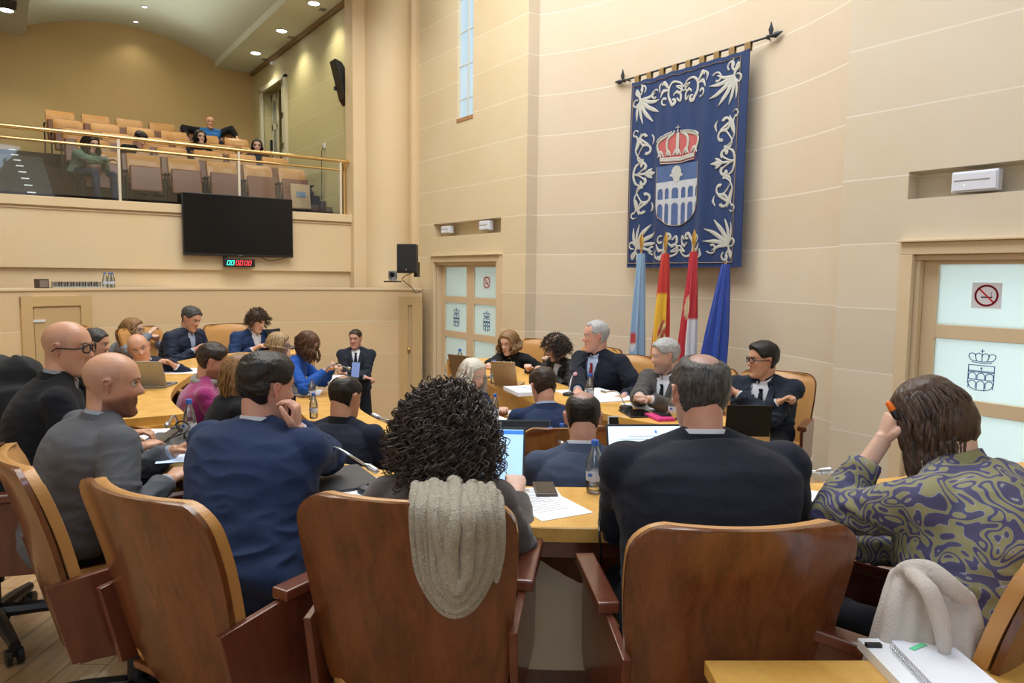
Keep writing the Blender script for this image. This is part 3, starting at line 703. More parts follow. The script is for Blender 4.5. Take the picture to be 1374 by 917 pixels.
# ================================================================== DESKS
def normals2(P):
    out = []
    for i in range(len(P)):
        a = P[max(i-1, 0)]; b = P[min(i+1, len(P)-1)]; d = (b-a).normalized(); out.append(Vector((-d.y, d.x, 0)))
    return out
def desk(name, label, near, side, zt, width, floor, cat='desk'):
    """ring desk: near = edge facing the seats, side=+1/-1 which way the top extends"""
    P = catmull([Vector((x, y, 0)) for x, y in near], 8); Nn = [n*side for n in normals2(P)]
    mid = P[len(P)//2]; root = empty(name, (mid.x, mid.y, floor), label, cat)
    def sweep(sec, nm, mt, bevel=0, P=P, Nn=Nn):
        mb = MB(); mb.rings([[p+n*o+Vector((0, 0, z)) for o, z in sec] for p, n in zip(P, Nn)], True)
        return mb.build(nm, mt, root, None, 30)
    t = .05
    sweep([(0, zt-t), (0, zt-.004), (.004, zt), (width-.004, zt), (width, zt-.004), (width, zt-t)], 'desk_top', mdesk)
    sweep([(.045, zt-t), (.075, zt-t), (.075, zt-t-.07), (.045, zt-t-.07)], 'apron', mchair2 if side else mdesk)
    sweep([(width*.62, floor+.0), (width*.62, zt-t-.06), (width-.04, zt-t-.06), (width-.04, floor)], 'modesty_panel', mdeskp)
    sweep([(width*.60, floor), (width*.60, floor+.09), (width*.63, floor+.09), (width*.63, floor)], 'plinth', mdark)
    for k, i in enumerate((0, len(P)-1)):
        p, n = P[i], Nn[i]; d = Vector((-n.y, n.x, 0))
        mb = MB(); c = p+n*width/2; ang_ = math.atan2(n.y, n.x)
        mb.box((c.x, c.y, (floor+zt-t)/2), (width*.96, .045, zt-t-floor), ang_)
        for q in range(4): mb.box((c.x, c.y, zt-t-.06-q*.09), (width*.97, .06, .018), ang_)
        mb.build('end_panel', mdesk, root, None, 0)
    return root
desk('curved_desk', 'long curved orange-wood desk nearest the camera, in front of the row seen from behind', outer_near, -1, TIER+.75, .47, TIER)
desk('curved_desk', 'curved orange-wood outer desk at the left, under the bald man leaning forward', outer_left, -1, TIER+.75, .45, TIER)
desk('curved_desk', 'inner curved orange-wood desk in front of the balding man in slate blue', inner_near, -1, INNER+.75, .48, INNER)
# head table: gently curved, people behind it at the far side
head_front = [(-2.62, 3.50), (-3.2, 3.30), (-3.9, 3.26), (-4.6, 3.30), (-5.3, 3.48), (-6.0, 3.72), (-6.8, 3.95)]
def head_table():
    P = catmull([Vector((x, y, 0)) for x, y in head_front], 8); Nn = [-n for n in normals2(P)]
    zt = DAIS+.75; w = .52
    root = empty('head_table', (-4.5, 3.5, DAIS), 'long curved orange-wood head table before the flags, its right end panel visible', 'table')
    def sweep(sec, nm, mt):
        mb = MB(); mb.rings([[p+n*o+Vector((0, 0, z)) for o, z in sec] for p, n in zip(P, Nn)], True); return mb.build(nm, mt, root, None, 30)
    sweep([(0, zt-.045), (0, zt), (w, zt), (w, zt-.045)], 'table_top', mdesk)
    sweep([(.03, zt-.25), (.03, zt-.045), (.06, zt-.045), (.06, zt-.25)], 'upper_panel', mdesk)
    sweep([(.05, .0), (.05, zt-.25), (.08, zt-.25), (.08, .0)], 'lower_panel', mdeskp)
    sweep([(.015, zt-.27), (.015, zt-.235), (.06, zt-.235), (.06, zt-.27)], 'moulding', mdesk)
    for i in (0, len(P)-1):
        p, n = P[i], Nn[i]; c = p+n*w/2
        MB().box((c.x, c.y, (DAIS+zt)/2-.002), (w, .05, zt-DAIS), math.atan2(n.y, n.x)).build('end_panel', mdesk, root, None, 0)
head_table()
# table in the middle of the ring
o = empty('centre_table', (-4.55, 3.0, INNER), 'small wooden table with papers between the white-haired woman and the head table', 'table')
MB().box((-4.55, 3.02, INNER+.80), (.95, .36, .035), R(20)).build('table_top', mdesk, o, None, 0, .004)
for sx in (-.42, .42):
    for sy in (-.14, .14):
        q = Matrix.Rotation(R(20), 3, 'Z') @ Vector((sx, sy, 0)); MB().box((-4.55+q.x, 3.02+q.y, INNER+.39), (.04, .04, .79), R(20)).build('leg', mdesk, o, None, 0)
# corner of the table nearest the camera
ca, cb_, ccx = aZ(945, 886, TIER+.72), aZ(1374, 886, TIER+.72), aZ(990, 940, TIER+.72)
ex = (cb_-ca).normalized(); ey = Vector((ex.y, -ex.x, 0))
o = empty('side_table', ca+ex*.6+ey*.25-Vector((0, 0, TIER+.72-TIER)), 'yellow-orange wooden table at the bottom right edge, closest to the camera', 'table')
q = Matrix(((ex.x, -ey.x, 0), (ex.y, -ey.y, 0), (0, 0, 1)))
MB().box(ca+ex*.6+ey*.25-Vector((0, 0, .0175)), (1.2, .5, .035), q).build('table_top', mdesk, o, None, 0, .003)
for sx in (.03, 1.15): MB().box(ca+ex*sx+ey*.25-Vector((0, 0, .38)), (.03, .44, .68), q).build('side_panel', mdesk, o, None, 0)
# ================================================================== CHAIRS
def make_chair():
    r = empty('swivel_chair', (0, 0, 0), 'x', 'chair')
    def hw(v):                                # half width along the back, v 0..1 bottom to top
        w = lerp(.235, .285, min(1, v/.75)**.8)
        h = .66
        d = (1-v)*h; rc = .085
        if d < rc: w = w-rc+math.sqrt(max(0, rc*rc-(rc-d)**2))
        d = v*h; rb = .13
        if d < rb: w = w-rb+math.sqrt(max(0, rb*rb-(rb-d)**2))
        return w
    def yy(v): return -.225-.045*math.sin(min(v, .5)*PI)-.125*v*v
    vs_ = [0, .01, .03, .06, .1, .15, .2, .3, .4, .5, .6, .7, .8, .87, .91, .94, .965, .985, .996, 1]
    def shell(off0, off1, inset, bulge, z0=.34, z1=1.0):
        mb = MB(); rr = []
        for v in vs_:
            z = z0+(z1-z0)*v; w = max(.004, hw(v)-inset); ring = []
            U = [-1+2*j/12 for j in range(13)]
            for u in U: ring.append((u*w, yy(v)+.045*u*u+off0, z))
            bl = bulge*min(1, 4*v, 12*(1-v)) if bulge else 0
            for u in reversed(U): ring.append((u*w, yy(v)+.045*u*u+off1+bl*(1-abs(u)**8), z))
            rr.append(ring)
        return mb.rings(rr, True)
    shell(0, .016, 0, 0).build('back_shell', mchair, r, None, 35)
    shell(.018, .050, .006, .022, .40, .995).build('back_cushion', mleather, r, None, 50)
    mb = MB(); mb.box((0, .02, .445), (.49, .47, .11)); mb.build('seat_cushion', mleather, r, None, 40, .035)
    MB().box((0, .02, .378), (.50, .46, .022)).build('seat_pan', mchair, r, None, 0, .004)
    for s in (-1, 1):
        prof = [(-.235, .39), (.20, .35), (.24, .40), (.25, .655), (-.10, .665), (-.20, .655), (-.295, .645)]
        mb = MB(); mb.prism(prof, lambda u, v, t: (s*(.262+t), u, v), 0, .022); sd = mb.build('side_panel', mchair2, r, None, 0, .003)
        mb = MB(); mb.box((s*.275, .085, .682), (.062, .36, .034)); mb.build('armrest', mchair2, r, None, 0, .006)
    MB().lathe([(.03, .08), (.03, .25), (.045, .25), (.045, .37)], n=16).build('column', mblack, r)
    b = MB()
    b.lathe([(.05, .06), (.06, .08), (.05, .11)], n=16)
    for k in range(5):
        a = 2*PI*k/5+.3; d = Vector((math.cos(a), math.sin(a), 0))
        b.tube([d*.03+Vector((0, 0, .115)), d*.18+Vector((0, 0, .105)), d*.33+Vector((0, 0, .085))], [.032, .028, .022], 8)
    base = b.build('star_base', mblack, r)
    for k in range(5):
        a = 2*PI*k/5+.3; d = Vector((math.cos(a), math.sin(a), 0)); w = MB(); tn = Vector((-d.y, d.x, 0))
        for sg in (-1, 1): w.lathe([(.014, -.013), (.033, -.010), (.033, .010), (.014, .013)], d*.31+tn*sg*.020+Vector((0, 0, .034)), 14, axis=tn)
        w.box(d*.30+Vector((0, 0, .045)), (.03, .014, .03), a); w.build('caster', mblack, base)
    return r
proto_c = make_chair(); used_c = [False]
def chair(x, y, z, face, label, group=None, scale=1):
    """face: world angle (deg) the sitter looks towards"""
    rz = R(face-90)
    if not used_c[0]:
        used_c[0] = True; proto_c.location = (x, y, z); proto_c.rotation_euler = (0, 0, rz); proto_c['label'] = label
        if group: proto_c['group'] = group
        ORG[proto_c.name] = Vector((x, y, z)); proto_c.scale = (scale,)*3; return proto_c
    return dup(proto_c, (x, y, z), rz, label, group, scale)
def chair_top(px, py, face, label, z=TIER, scale=1, group=None):
    p = aZ(px, py, z+1.0*scale); d = Vector((math.cos(R(face)), math.sin(R(face)), 0))
    return chair(p.x+d.x*.345*scale, p.y+d.y*.345*scale, z, face, label, group, scale)
FWD = 144.75
# ================================================================== BANNER
BY = 6.13
bx0, bx1 = aY(851, 200, BY).x, aY(1006, 200, BY).x; bz1, bz0 = 4.68, 2.56
mvel = mat('blue_velvet', (.013, .036, .125), .8, noise_amt=.35, nscale=5, sheen=.08, stretch=(3, 3, .6))
mvel2 = mat('blue_velvet_shade_band', (.018, .045, .15), .8, sheen=.2)
msil = mat('silver_embroidery', (.50, .50, .46), .6, noise_amt=.15, nscale=60, bump=.4, bscale=150)
mcord = mat('gold_cord', (.36, .25, .12), .6)
def bfold(u): return .020*math.sin(u*21)+.012*math.sin(u*47+1)+.02*math.exp(-((u-.70)/.035)**2)-.015*math.exp(-((u-.22)/.03)**2)
def bpt(u, v, off=0):
    sag = .012*math.sin(u*8*2*PI/2)**2*max(0, 1-v*8)
    bow = -.035*math.sin(v*PI)
    return Vector((lerp(bx0, bx1, u), BY-.06+bow*.3-bfold(u)*(.35+.65*v)-off, lerp(bz1, bz0, v)-sag))
mb = MB(); rr = []
NU, NV = 90, 30
A = [[bpt(i/NU, j/NV) for i in range(NU+1)] for j in range(NV+1)]
B = [[bpt(i/NU, j/NV, -.012) for i in range(NU+1)] for j in range(NV+1)]
for j in range(NV+1): rr.append(A[j]+B[j][::-1])
mb.rings(rr, True)
bo = Vector(((bx0+bx1)/2, BY, bz1))
ban = mb.build('wall_banner', mvel, None, bo, 50); props(ban, 'tall blue velvet banner with silver scrollwork and crowned aqueduct shield', 'banner')
def bribbon(mb, pts, w, off=.006, th=.006):
    """embroidered stroke in (u,v) metres; w list of widths in metres"""
    P = catmull([Vector((a, b, 0)) for a, b in pts], 6); n = len(P); L = []; Rr = []
    if not hasattr(w, '__len__'): w = [w, w]
    for i, p in enumerate(P):
        d = (P[min(i+1, n-1)]-P[max(i-1, 0)]); d = d.normalized() if d.length > 1e-9 else Vector((1, 0, 0)); q = Vector((-d.y, d.x, 0))
        s = i/(n-1)*(len(w)-1); k = min(int(s), len(w)-2); ww = lerp(w[k], w[k+1], s-k)/2*.85
        L.append(p+q*ww); Rr.append(p-q*ww)
    rings = []
    for a, b, c in zip(L, P, Rr): rings.append([bm(a.x, a.y, off), bm(b.x, b.y, off+th), bm(c.x, c.y, off), bm(b.x, b.y, off-.003)])
    mb.rings(rings, True)
BW, BH = bx1-bx0, bz1-bz0
def bm(x, y, off=0): return bpt(x/BW, y/BH, off)
def spiral(cx, cy, r0, r1, a0, a1, n=16):
    return [(cx+lerp(r0, r1, i/n)*math.cos(R(lerp(a0, a1, i/n))), cy+lerp(r0, r1, i/n)*math.sin(R(lerp(a0, a1, i/n)))) for i in range(n+1)]
def side_orn(mir):
    mb = MB(); X = (lambda x: BW-x-.02) if mir else (lambda x: x)
    def rb(pts, w): bribbon(mb, [(X(a), b) for a, b in pts], w)
    def leaf(x0, y0, x1, y1, w, bend=.0):
        mx, my = (x0+x1)/2-(y1-y0)*bend, (y0+y1)/2+(x1-x0)*bend; rb([(x0, y0), (mx, my), (x1, y1)], [w*.3, w, w*.85, .006])
    for flip in (0, 1):
        Y = (lambda y: BH-y) if flip else (lambda y: y)
        def rb2(pts, w): bribbon(mb, [(X(a), Y(b)) for a, b in pts], w)
        # corner palm
        cx, cy = .15, .22
        for ang_, ln, w in ((10, .30, .05), (32, .34, .055), (55, .33, .055), (78, .28, .05), (100, .24, .045), (-12, .22, .04)):
            a = R(ang_); c_, s_ = math.cos(a), math.sin(a)
            rb2([(cx, cy), (cx+c_*ln*.5-s_*.02, cy+s_*ln*.5+c_*.02), (cx+c_*ln, cy+s_*ln)], [.02, w, w*.9, .008])
        rb2([(cx+.02, cy+.05), (.12, .14), (.09, .09)], [.03, .05, .02]); rb2(spiral(.12, .115, .035, .075, 200, -60), [.02, .035, .02])
        rb2(spiral(.19, .11, .02, .05, 120, 420), [.035, .02]); rb2(spiral(.09, .26, .02, .05, 0, 300), [.03, .02])
        rb2(spiral(.36, .20, .03, .06, 60, 330), [.03, .02])
        # S scroll pair
        rb2(spiral(.24, .66, .025, .085, 330, 60)+[(.16, .66), (.12, .72), (.11, .80), (.16, .87), (.21, .90)], [.045, .03, .03, .035, .02])
        rb2(spiral(.27, .80, .03, .07, 110, -150)+[(.14, .86), (.17, .92)], [.045, .03, .03, .02])
        rb2([(.11, .62), (.15, .70), (.12, .78)], [.01, .06, .02]); rb2([(.19, .60), (.15, .68), (.13, .76)], [.01, .04, .02]); rb2(spiral(.10, .60, .02, .045, 60, 330), [.03, .015])
        rb2([(.33, .63), (.36, .68), (.34, .74)], [.01, .035, .01])
        # clasp and C scroll to the middle
        rb2([(.15, .90), (.20, .92), (.24, .90)], [.03, .04, .03])
        rb2([(.19, .93), (.12, .96), (.09, 1.02), (.085, BH/2)], [.02, .035, .035, .035])
        rb2(spiral(.235, .975, .02, .045, 160, 420), [.035, .02])
        rb2([(.09, BH/2), (.17, BH/2-.015), (.24, BH/2-.05)]+spiral(.225, BH/2-.095, .045, .02, 60, -200), [.02, .03, .03, .035])
    rb([(.09, BH/2), (.2, BH/2), (.30, BH/2)], [.02, .03, .03]); rb([(.25, BH/2), (.31, BH/2-.03), (.345, BH/2-.055)], [.02, .05, .008])
    rb([(.25, BH/2), (.31, BH/2+.03), (.345, BH/2+.055)], [.02, .05, .008]); rb([(.27, BH/2), (.33, BH/2), (.40, BH/2)], [.02, .06, .008])
    return mb
side_orn(False).build('left_scrollwork', msil, ban, None, 60); side_orn(True).build('right_scrollwork', msil, ban, None, 60)
for flip in (0, 1):
    mb = MB()
    Y = (lambda y: BH-y) if flip else (lambda y: y)
    for s in (-1, 1):
        X = lambda x: BW*.485+s*x
        def rb(pts, w): bribbon(mb, [(X(a), Y(b)) for a, b in pts], w)
        rb([(.0, .20), (.05, .14), (.13, .12), (.19, .17), (.20, .26), (.16, .33)]+spiral(.125, .33, .035, .015, 60, 300), [.02, .04, .045, .04, .035, .03])
        rb(spiral(.06, .22, .015, .05, 0, 300)+[(.0, .24)], [.035, .025, .02])
        rb([(.20, .18), (.27, .10), (.30, .13)], [.02, .06, .01]); rb([(.2, .2), (.28, .19), (.32, .26)], [.02, .05, .01])
        rb([(.08, .30), (.04, .34), (.035, .27), (.09, .24), (.12, .27)], [.02, .03, .03, .02])
        rb(spiral(.26, .30, .02, .05, 200, 480), [.035, .02])
        rb([(.30, .09), (.34, .13), (.33, .2)], [.01, .035, .01])
    mb.build('bottom_scrollwork' if flip else 'top_scrollwork', msil, ban, None, 60)
mb = MB()
bribbon(mb, [(.035, .04), (.035, BH*.5), (.035, BH-.05)], [.008, .008]); bribbon(mb, [(BW-.09, .04), (BW-.09, BH*.5), (BW-.09, BH-.05)], [.008, .008])
bribbon(mb, [(.03+(BW-.12)*k/10, .045) for k in range(11)], [.008, .008]); bribbon(mb, [(.03+(BW-.12)*k/10, BH-.05) for k in range(11)], [.008, .008])
mb.build('gold_border_cord', mcord, ban, None, 60)
# shield
sx0, sx1, sy0, sy1 = BW*.27, BW*.64, BH*.475, BH*.785
scx, shw = (sx0+sx1)/2, (sx1-sx0)/2
def sh_out(n=20):
    P = [(sx0, sy0), (sx0, sy1-shw*.85)]
    for i in range(1, n): a = PI*i/n; P.append((scx-shw*math.cos(a), sy1-shw*.85+shw*.85*math.sin(a)))
    return P+[(sx1, sy1-shw*.85), (sx1, sy0)]
def bgrid(mb, inside, x0, x1, y0, y1, nx, ny, off):
    ids = {}; vs = []; fs = []
    for j in range(ny):
        for i in range(nx):
            cx, cy = lerp(x0, x1, (i+.5)/nx), lerp(y0, y1, (j+.5)/ny)
            if not inside(cx, cy): continue
            q = []
            for a, b in ((i, j), (i+1, j), (i+1, j+1), (i, j+1)):
                if (a, b) not in ids: ids[(a, b)] = len(vs); vs.append(bm(lerp(x0, x1, a/nx), lerp(y0, y1, b/ny), off))
                q.append(ids[(a, b)])
            fs.append(q)
    mb.add(vs, fs)
def in_shield(x, y):
    if not (sx0 <= x <= sx1 and sy0 <= y): return False
    yb = sy1-shw*.85
    return y <= yb or ((x-scx)/shw)**2+((y-yb)/(shw*.85))**2 <= 1
mb = MB(); bgrid(mb, in_shield, sx0, sx1, sy0, sy1, 60, 64, .004)
shd = mb.build('shield_field', mat('shield_blue_satin', (.075, .13, .30), .5, noise_amt=.2, nscale=9), ban, None, 60)
aq_top = sy0+.30*(sy1-sy0)-.03
def aq(x, y):
    if not in_shield(x, y): return False
    H_ = sy1-sy0; v = (y-sy0)/H_
    if v < .27: return False
    if v < .37: return True
    p = (sx1-sx0)/5.6; u = (((x-sx0-.02) % p)/p)-.5; au = abs(u)
    if v < .56:
        if au > .33: return True
        t = (v-.37)/.19; return t < .30*(1-math.sqrt(max(0, 1-(au/.33)**2)))+.02+.0 or t > .98
    if v < .62: return True
    if au > .33: return True
    t = (v-.62)/.2
    return t < .32*(1-math.sqrt(max(0, 1-(au/.33)**2)))+.03
mb = MB(); bgrid(mb, aq, sx0, sx1, sy0, sy1, 130, 130, .008)
mb.build('aqueduct', mat('aqueduct_silver', (.50, .53, .58), .6, noise_amt=.25, nscale=80), ban, None, 60)
mb = MB()
bgrid(mb, lambda x, y: ((x-scx-.0)/.055)**2+((y-sy0-.09)/.075)**2 < 1 or (abs(x-scx) < .035 and sy0+.1 < y < sy0+.19) or (abs(x-scx) < .075 and sy0+.10 < y < sy0+.125), scx-.1, scx+.1, sy0, sy0+.2, 30, 30, .010)
mb.build('figure_bust', msil, ban, None, 60)
mb = MB(); bribbon(mb, sh_out()[::3]+[sh_out()[-1]], [.010, .010]); mb.build('shield_edge', mcord, ban, None, 60)
# crown
mb = MB(); cy0, cy1 = BH*.315, BH*.465; chw = shw*.98; cxx = scx+.0
def in_crown(x, y):
    v = (y-cy0)/(cy1-cy0)
    if v < 0 or v > 1: return False
    w = chw*(lerp(1.0, .80, max(0, (v-.3)/.7)) if v > .3 else math.sqrt(max(0, 1-((.3-v)/.34)**2)))
    return abs(x-cxx) < w
bgrid(mb, in_crown, cxx-chw, cxx+chw, cy0, cy1, 50, 30, .004)
crw = mb.build('crown_lining', mat('crown_red', (.48, .11, .11), .6, noise_amt=.1), ban, None, 60)
mb = MB()
for k in range(-2, 3):
    x = cxx+k*chw*.46; yb = cy1-.08
    xt = cxx+k*chw*.30
    bribbon(mb, [(cxx+k*chw*.40, yb), (cxx+k*chw*.50 if k else cxx, (cy0+yb)/2), (cxx+k*chw*.42, cy0+.05), (cxx+k*chw*.12, cy0)], [.03, .04, .038, .03], .01)
    bribbon(mb, [(cxx+k*chw*.40-.045, yb+.005), (cxx+k*chw*.40, yb-.055), (cxx+k*chw*.40+.045, yb+.005)], [.012, .04, .012], .012)
for yy_, w_, s_ in ((cy1-.065, .82, .026), (cy1-.045, .82, .03), (cy1-.012, .80, .012)):
    bribbon(mb, [(cxx+chw*w_*(k/6-1), yy_+.02*math.sin(PI*k/12)) for k in range(13)], [s_, s_], .012)
for k in range(-11, 12):
    a = PI*k/24; x = cxx+chw*1.0*math.sin(a*1.0)*1.0; y = cy0+.075-.085*math.cos(a)
    mb.ball(bm(x, y, .012), .012, 5)
bribbon(mb, [(cxx, cy0), (cxx, cy0-.04), (cxx, cy0-.075)], [.012, .012], .01); bribbon(mb, [(cxx-.025, cy0-.05), (cxx, cy0-.05), (cxx+.025, cy0-.05)], [.012, .012], .01)
mb.build('crown_silver', msil, ban, None, 60)
# rod, loops
miron = mat('wrought_iron', (.05, .055, .07), .45, metal=.7)
ra, rb_ = aY(837, 111, BY), aY(1036, 48, BY)
ra.y = rb_.y = BY-.02; ra.z = rb_.z = 4.75
rod = MB().tube([ra, rb_], .010, 10).build('curtain_rod', miron, None, (ra+rb_)/2); props(rod, 'thin black iron rod with leaf finials carrying the blue banner', 'curtain rod')
for p, s in ((ra, -1), (rb_, 1)):
    f_ = MB(); f_.tube([p, p+Vector((s*.05, 0, 0)), p+Vector((s*.13, 0, .015))], [.012, .028, .004], 10); f_.tube([p+Vector((0, 0, .0)), p+Vector((0, 0, .06)), p+Vector((0, 0, .14))], [.008, .024, .002], 8)
    f_.ball(p+Vector((-s*.03, 0, 0)), .022, 8); f_.build('finial', miron, rod)
    w = MB().tube([p+Vector((-s*.06, 0, 0)), Vector((p.x-s*.06, 6.25, p.z))], .008, 8); w.build('bracket', miron, rod)
for k in range(9):
    u = .03+.94*k/8; x = lerp(bx0, bx1, u)
    l = MB(); l.rings([[(x-.035, BY-.075, z) if 0 else (x-.035, BY-.035+dy, z) for dy, z in ((0, 4.67), (-.004, 4.75), (.015, 4.765), (.034, 4.75), (.03, 4.67))], [(x+.035, BY-.035+dy, z) for dy, z in ((0, 4.67), (-.004, 4.75), (.015, 4.765), (.034, 4.75), (.03, 4.67))]], False, closed=False)
    l.build('hanging_loop', mat('loop_gold', (.30, .19, .07), .7) if k == 0 else bpy.data.materials['loop_gold'], ban, None, 0)
# ================================================================== FLAGS
def flag(px, top_py, depth, label, colfn, wbot, lean, seed, pole=True, spear=True, hz=1.25, name='flag'):
    tp = aD(px, top_py, depth); base = Vector((tp.x, tp.y, DAIS))
    r = empty('flag_on_pole', base, label, 'flag', 'flags on poles behind the head table')
    MB().tube([base+Vector((0, 0, 0)), tp], .014, 10).build('pole', wood('flag_pole_wood', (.3, .18, .08), (.4, .25, .12)) if 'flag_pole_wood' not in bpy.data.materials else bpy.data.materials['flag_pole_wood'], r)
    MB().lathe([(.17, 0), (.16, .03), (.05, .05), (.03, .12)], base, 20).build('pole_foot', mdark, r)
    if spear:
        MB().tube([tp+Vector((0, 0, -.02)), tp+Vector((0, 0, .03)), tp+Vector((0, 0, .07)), tp+Vector((0, 0, .13)), tp+Vector((0, 0, .20))], [.012, .012, .022, .030, .003], 12, flat=.5).build('spear_tip', bpy.data.materials.get('gilt_brass') or mat('gilt_brass', (.65, .40, .10), .35, metal=.8), r)
    right = Vector((_r[0], _r[1], 0)); toward = Vector((-_f[0], -_f[1], 0)).normalized()
    rr = []; NZ, NA = 44, 64; zt = tp.z-.02; zb = tp.z-hz
    rs = random.Random(seed); ph = [rs.uniform(0, 6) for _ in range(4)]
    cols = []
    for i in range(NZ+1):
        t = i/NZ; w = lerp(.035, wbot, t**.8); dp = lerp(.03, wbot*.55, t**.8); z = lerp(zt, zb, t)
        ring = []
        for j in range(NA):
            a = 2*PI*j/NA; f1 = 1+(.05+.22*min(1, t*2))*math.sin(a*7+ph[0]+t*1.5)+.10*math.sin(a*13+ph[1]-t)
            x = w*math.cos(a)*f1+lean*t; y = dp*math.sin(a)*f1
            ring.append(Vector((tp.x, tp.y, z))+right*x+toward*y)
            cols.append(colfn(math.cos(a), t, math.sin(a)))
        rr.append(ring)
    mb = MB(); mb.rings(rr, True)
    m, tr, p = nt('flag_cloth_%d' % seed)
    at = N(tr, 'ShaderNodeAttribute', attribute_name='Col'); tr.links.new(at.outputs['Color'], p.inputs['Base Color']); p.inputs['Roughness'].default_value = .55; p.inputs['Sheen Weight'].default_value = .3
    o = mb.build('cloth', m, r, None, 60)
    ca_ = o.data.color_attributes.new('Col', 'FLOAT_COLOR', 'POINT')
    ca_.data.foreach_set('color', [x for c in cols for x in (*c, 1.0)])
    return r
def sym(x, t, x0, t0, r, s=1.0): return (x-x0)**2+((t-t0)*s)**2 < r*r
def f_blue(x, t, y):
    if sym(x, t, -.75, .72, .32, 4) and y > 0: return (.55, .06, .06) if t < .73 else (.7, .7, .72)
    return (.26, .42, .62)
def f_spain(x, t, y):
    if y > -.2:
        if sym(x, t, .1, .66, .62, 4.2):
            h = math.sin(x*9+t*60); return (.50, .05, .04) if h > .2 else ((.30, .22, .10) if h > -.5 else (.75, .60, .25))
        q = x+.9*(t-.45)
        if t < .30: return (.55, .03, .02)
        if q > .72 or q < -1.05-.1*t: return (.55, .03, .02)
        if t > .80 and x < -.2: return (.55, .03, .02)
        return (.80, .47, .03)
    return (.55, .03, .02)
def f_castile(x, t, y):
    if sym(x, t, -.55, .42, .30, 3.5) and y > 0: return (.60, .50, .30)
    q = t-.22*x
    if t < .52 or (x < -.35+.0*t and t > .0 and t-.5 < -.3*x*.3+.35): return (.50, .015, .03) if not (t > .60 and x > -.55+.6*(t-.6)) else (.72, .72, .76)
    return (.72, .72, .76)
def f_eu(x, t, y): return (.012, .055, .36)
flag(860.5, 338, 7.6, 'pale sky-blue flag hanging on a pole, leftmost of the four', f_blue, .078, -.02, 1, hz=1.30)
flag(893, 338, 7.45, 'red and yellow flag hanging furled on a pole, second from the left', f_spain, .085, -.04, 2, hz=1.35)
flag(931, 335, 7.3, 'red and white flag hanging on a pole, third from the left', f_castile, .090, -.05, 3, hz=1.35)
flag(974, 352, 7.1, 'plain deep-blue flag hanging on a pole, rightmost and widest', f_eu, .135, -.11, 4, spear=False, hz=1.35)
# ================================================================== PEOPLE
# head profile: z, half width, front, back
HT = [(-.123, .016, .072, .034), (-.118, .031, .084, .018), (-.107, .043, .090, .000), (-.088, .053, .088, -.022), (-.066, .060, .086, -.040), (-.045, .065, .087, -.058),
      (-.020, .069, .089, -.078), (.0, .072, .090, -.090), (.020, .074, .091, -.097), (.040, .0755, .093, -.100), (.060, .0735, .088, -.096), (.078, .067, .080, -.088), (.093, .057, .067, -.076), (.106, .043, .049, -.058), (.115, .028, .030, -.038), (.1195, .012, .010, -.016)]
def ss(a, b, x): t = max(0, min(1, (x-a)/(b-a))); return t*t*(3-2*t)
def gs(x, s): return math.exp(-(x/s)**2)
def head_pt(z, a, feat=True, female=False, off=0):
    w, fr, bk = (interp(HT, z, k) for k in (1, 2, 3))
    if female: w *= .96 if z > -.03 else .90
    c, s = math.cos(a), math.sin(a)
    cy, hy = (fr+bk)/2, (fr-bk)/2
    ex = .88
    x = (w+off)*math.copysign(abs(c)**ex, c); y = cy+(hy+off)*math.copysign(abs(s)**ex, s)
    if feat and s > 0:
        ax = abs(x)
        y += .026*gs(x, .0105+.004*ss(.02, -.03, z))*(ss(.022, -.024, z)*(1-ss(-.029, -.038, z)))+.006*gs(ax-.011, .007)*gs(z+.029, .009)
        y += -.010*gs(ax-.031, .016)*gs(z-.010, .012)+.005*gs(ax-.027, .022)*gs(z-.029, .008)+.003*gs(x, .02)*gs(z-.03, .012)
        y += .0055*gs(x, .020)*(gs(z+.056, .005)+gs(z+.067, .006))-.004*gs(x, .022)*gs(z+.0615, .0028)
        y += .005*gs(x, .018)*gs(z+.103, .012)-.004*gs(x, .02)*gs(z+.083, .007)
        y += .004*gs(ax-.045, .016)*gs(z+.022, .018)
    return Vector((x, y, z))
ZS = [-.122, -.119, -.114, -.108, -.102, -.096, -.090, -.084, -.078, -.073, -.069, -.066, -.063, -.060, -.057, -.053, -.048, -.043, -.038, -.034, -.030, -.026, -.022, -.017, -.012, -.006, 0, .005, .010, .015, .020, .025, .030, .035, .041, .048, .056, .064, .072, .080, .088, .094, .100, .105, .110, .114, .117, .1193]
AS = [2*PI*j/72 for j in range(72)]
def head_mb(Tm, female=False, sc=1):
    mb = MB(); rr = [[Tm @ (head_pt(z, a, True, female)*sc) for a in AS] for z in ZS]
    mb.rings(rr, True)
    for s in (-1, 1):                          # ears
        e = MB(); rot = Matrix.Rotation(s*R(18), 3, 'Z')
        for k in range(10): pass
        pts = [(.0, -.026), (.006, -.018), (-.002, -.004), (-.012, .012), (-.012, .026), (-.002, .033), (.010, .028), (.013, .014)]
        P = [Vector((s*(.070+.012*(.5-y*8) if 0 else s*0)+s*.078, y-.006, z-.004)) for y, z in pts]
        P = [Vector((s*(.077+(.009 if i in (3, 4, 5) else .004)), p.y, p.z)) for i, p in enumerate(P)]
        e.tube(catmull(P, 3), .0048, 6); e.ball((s*.074, -.006, .002), 1, 6, sc=(.010, .012, .024))
        mb.join(e.xf(Matrix.Identity(4)) if 0 else _mapped(e, Tm, sc))
    return mb
def _mapped(e, Tm, sc):
    e.v = [tuple(Tm @ (Vector(v)*sc)) for v in e.v]; return e
SKINS = {}
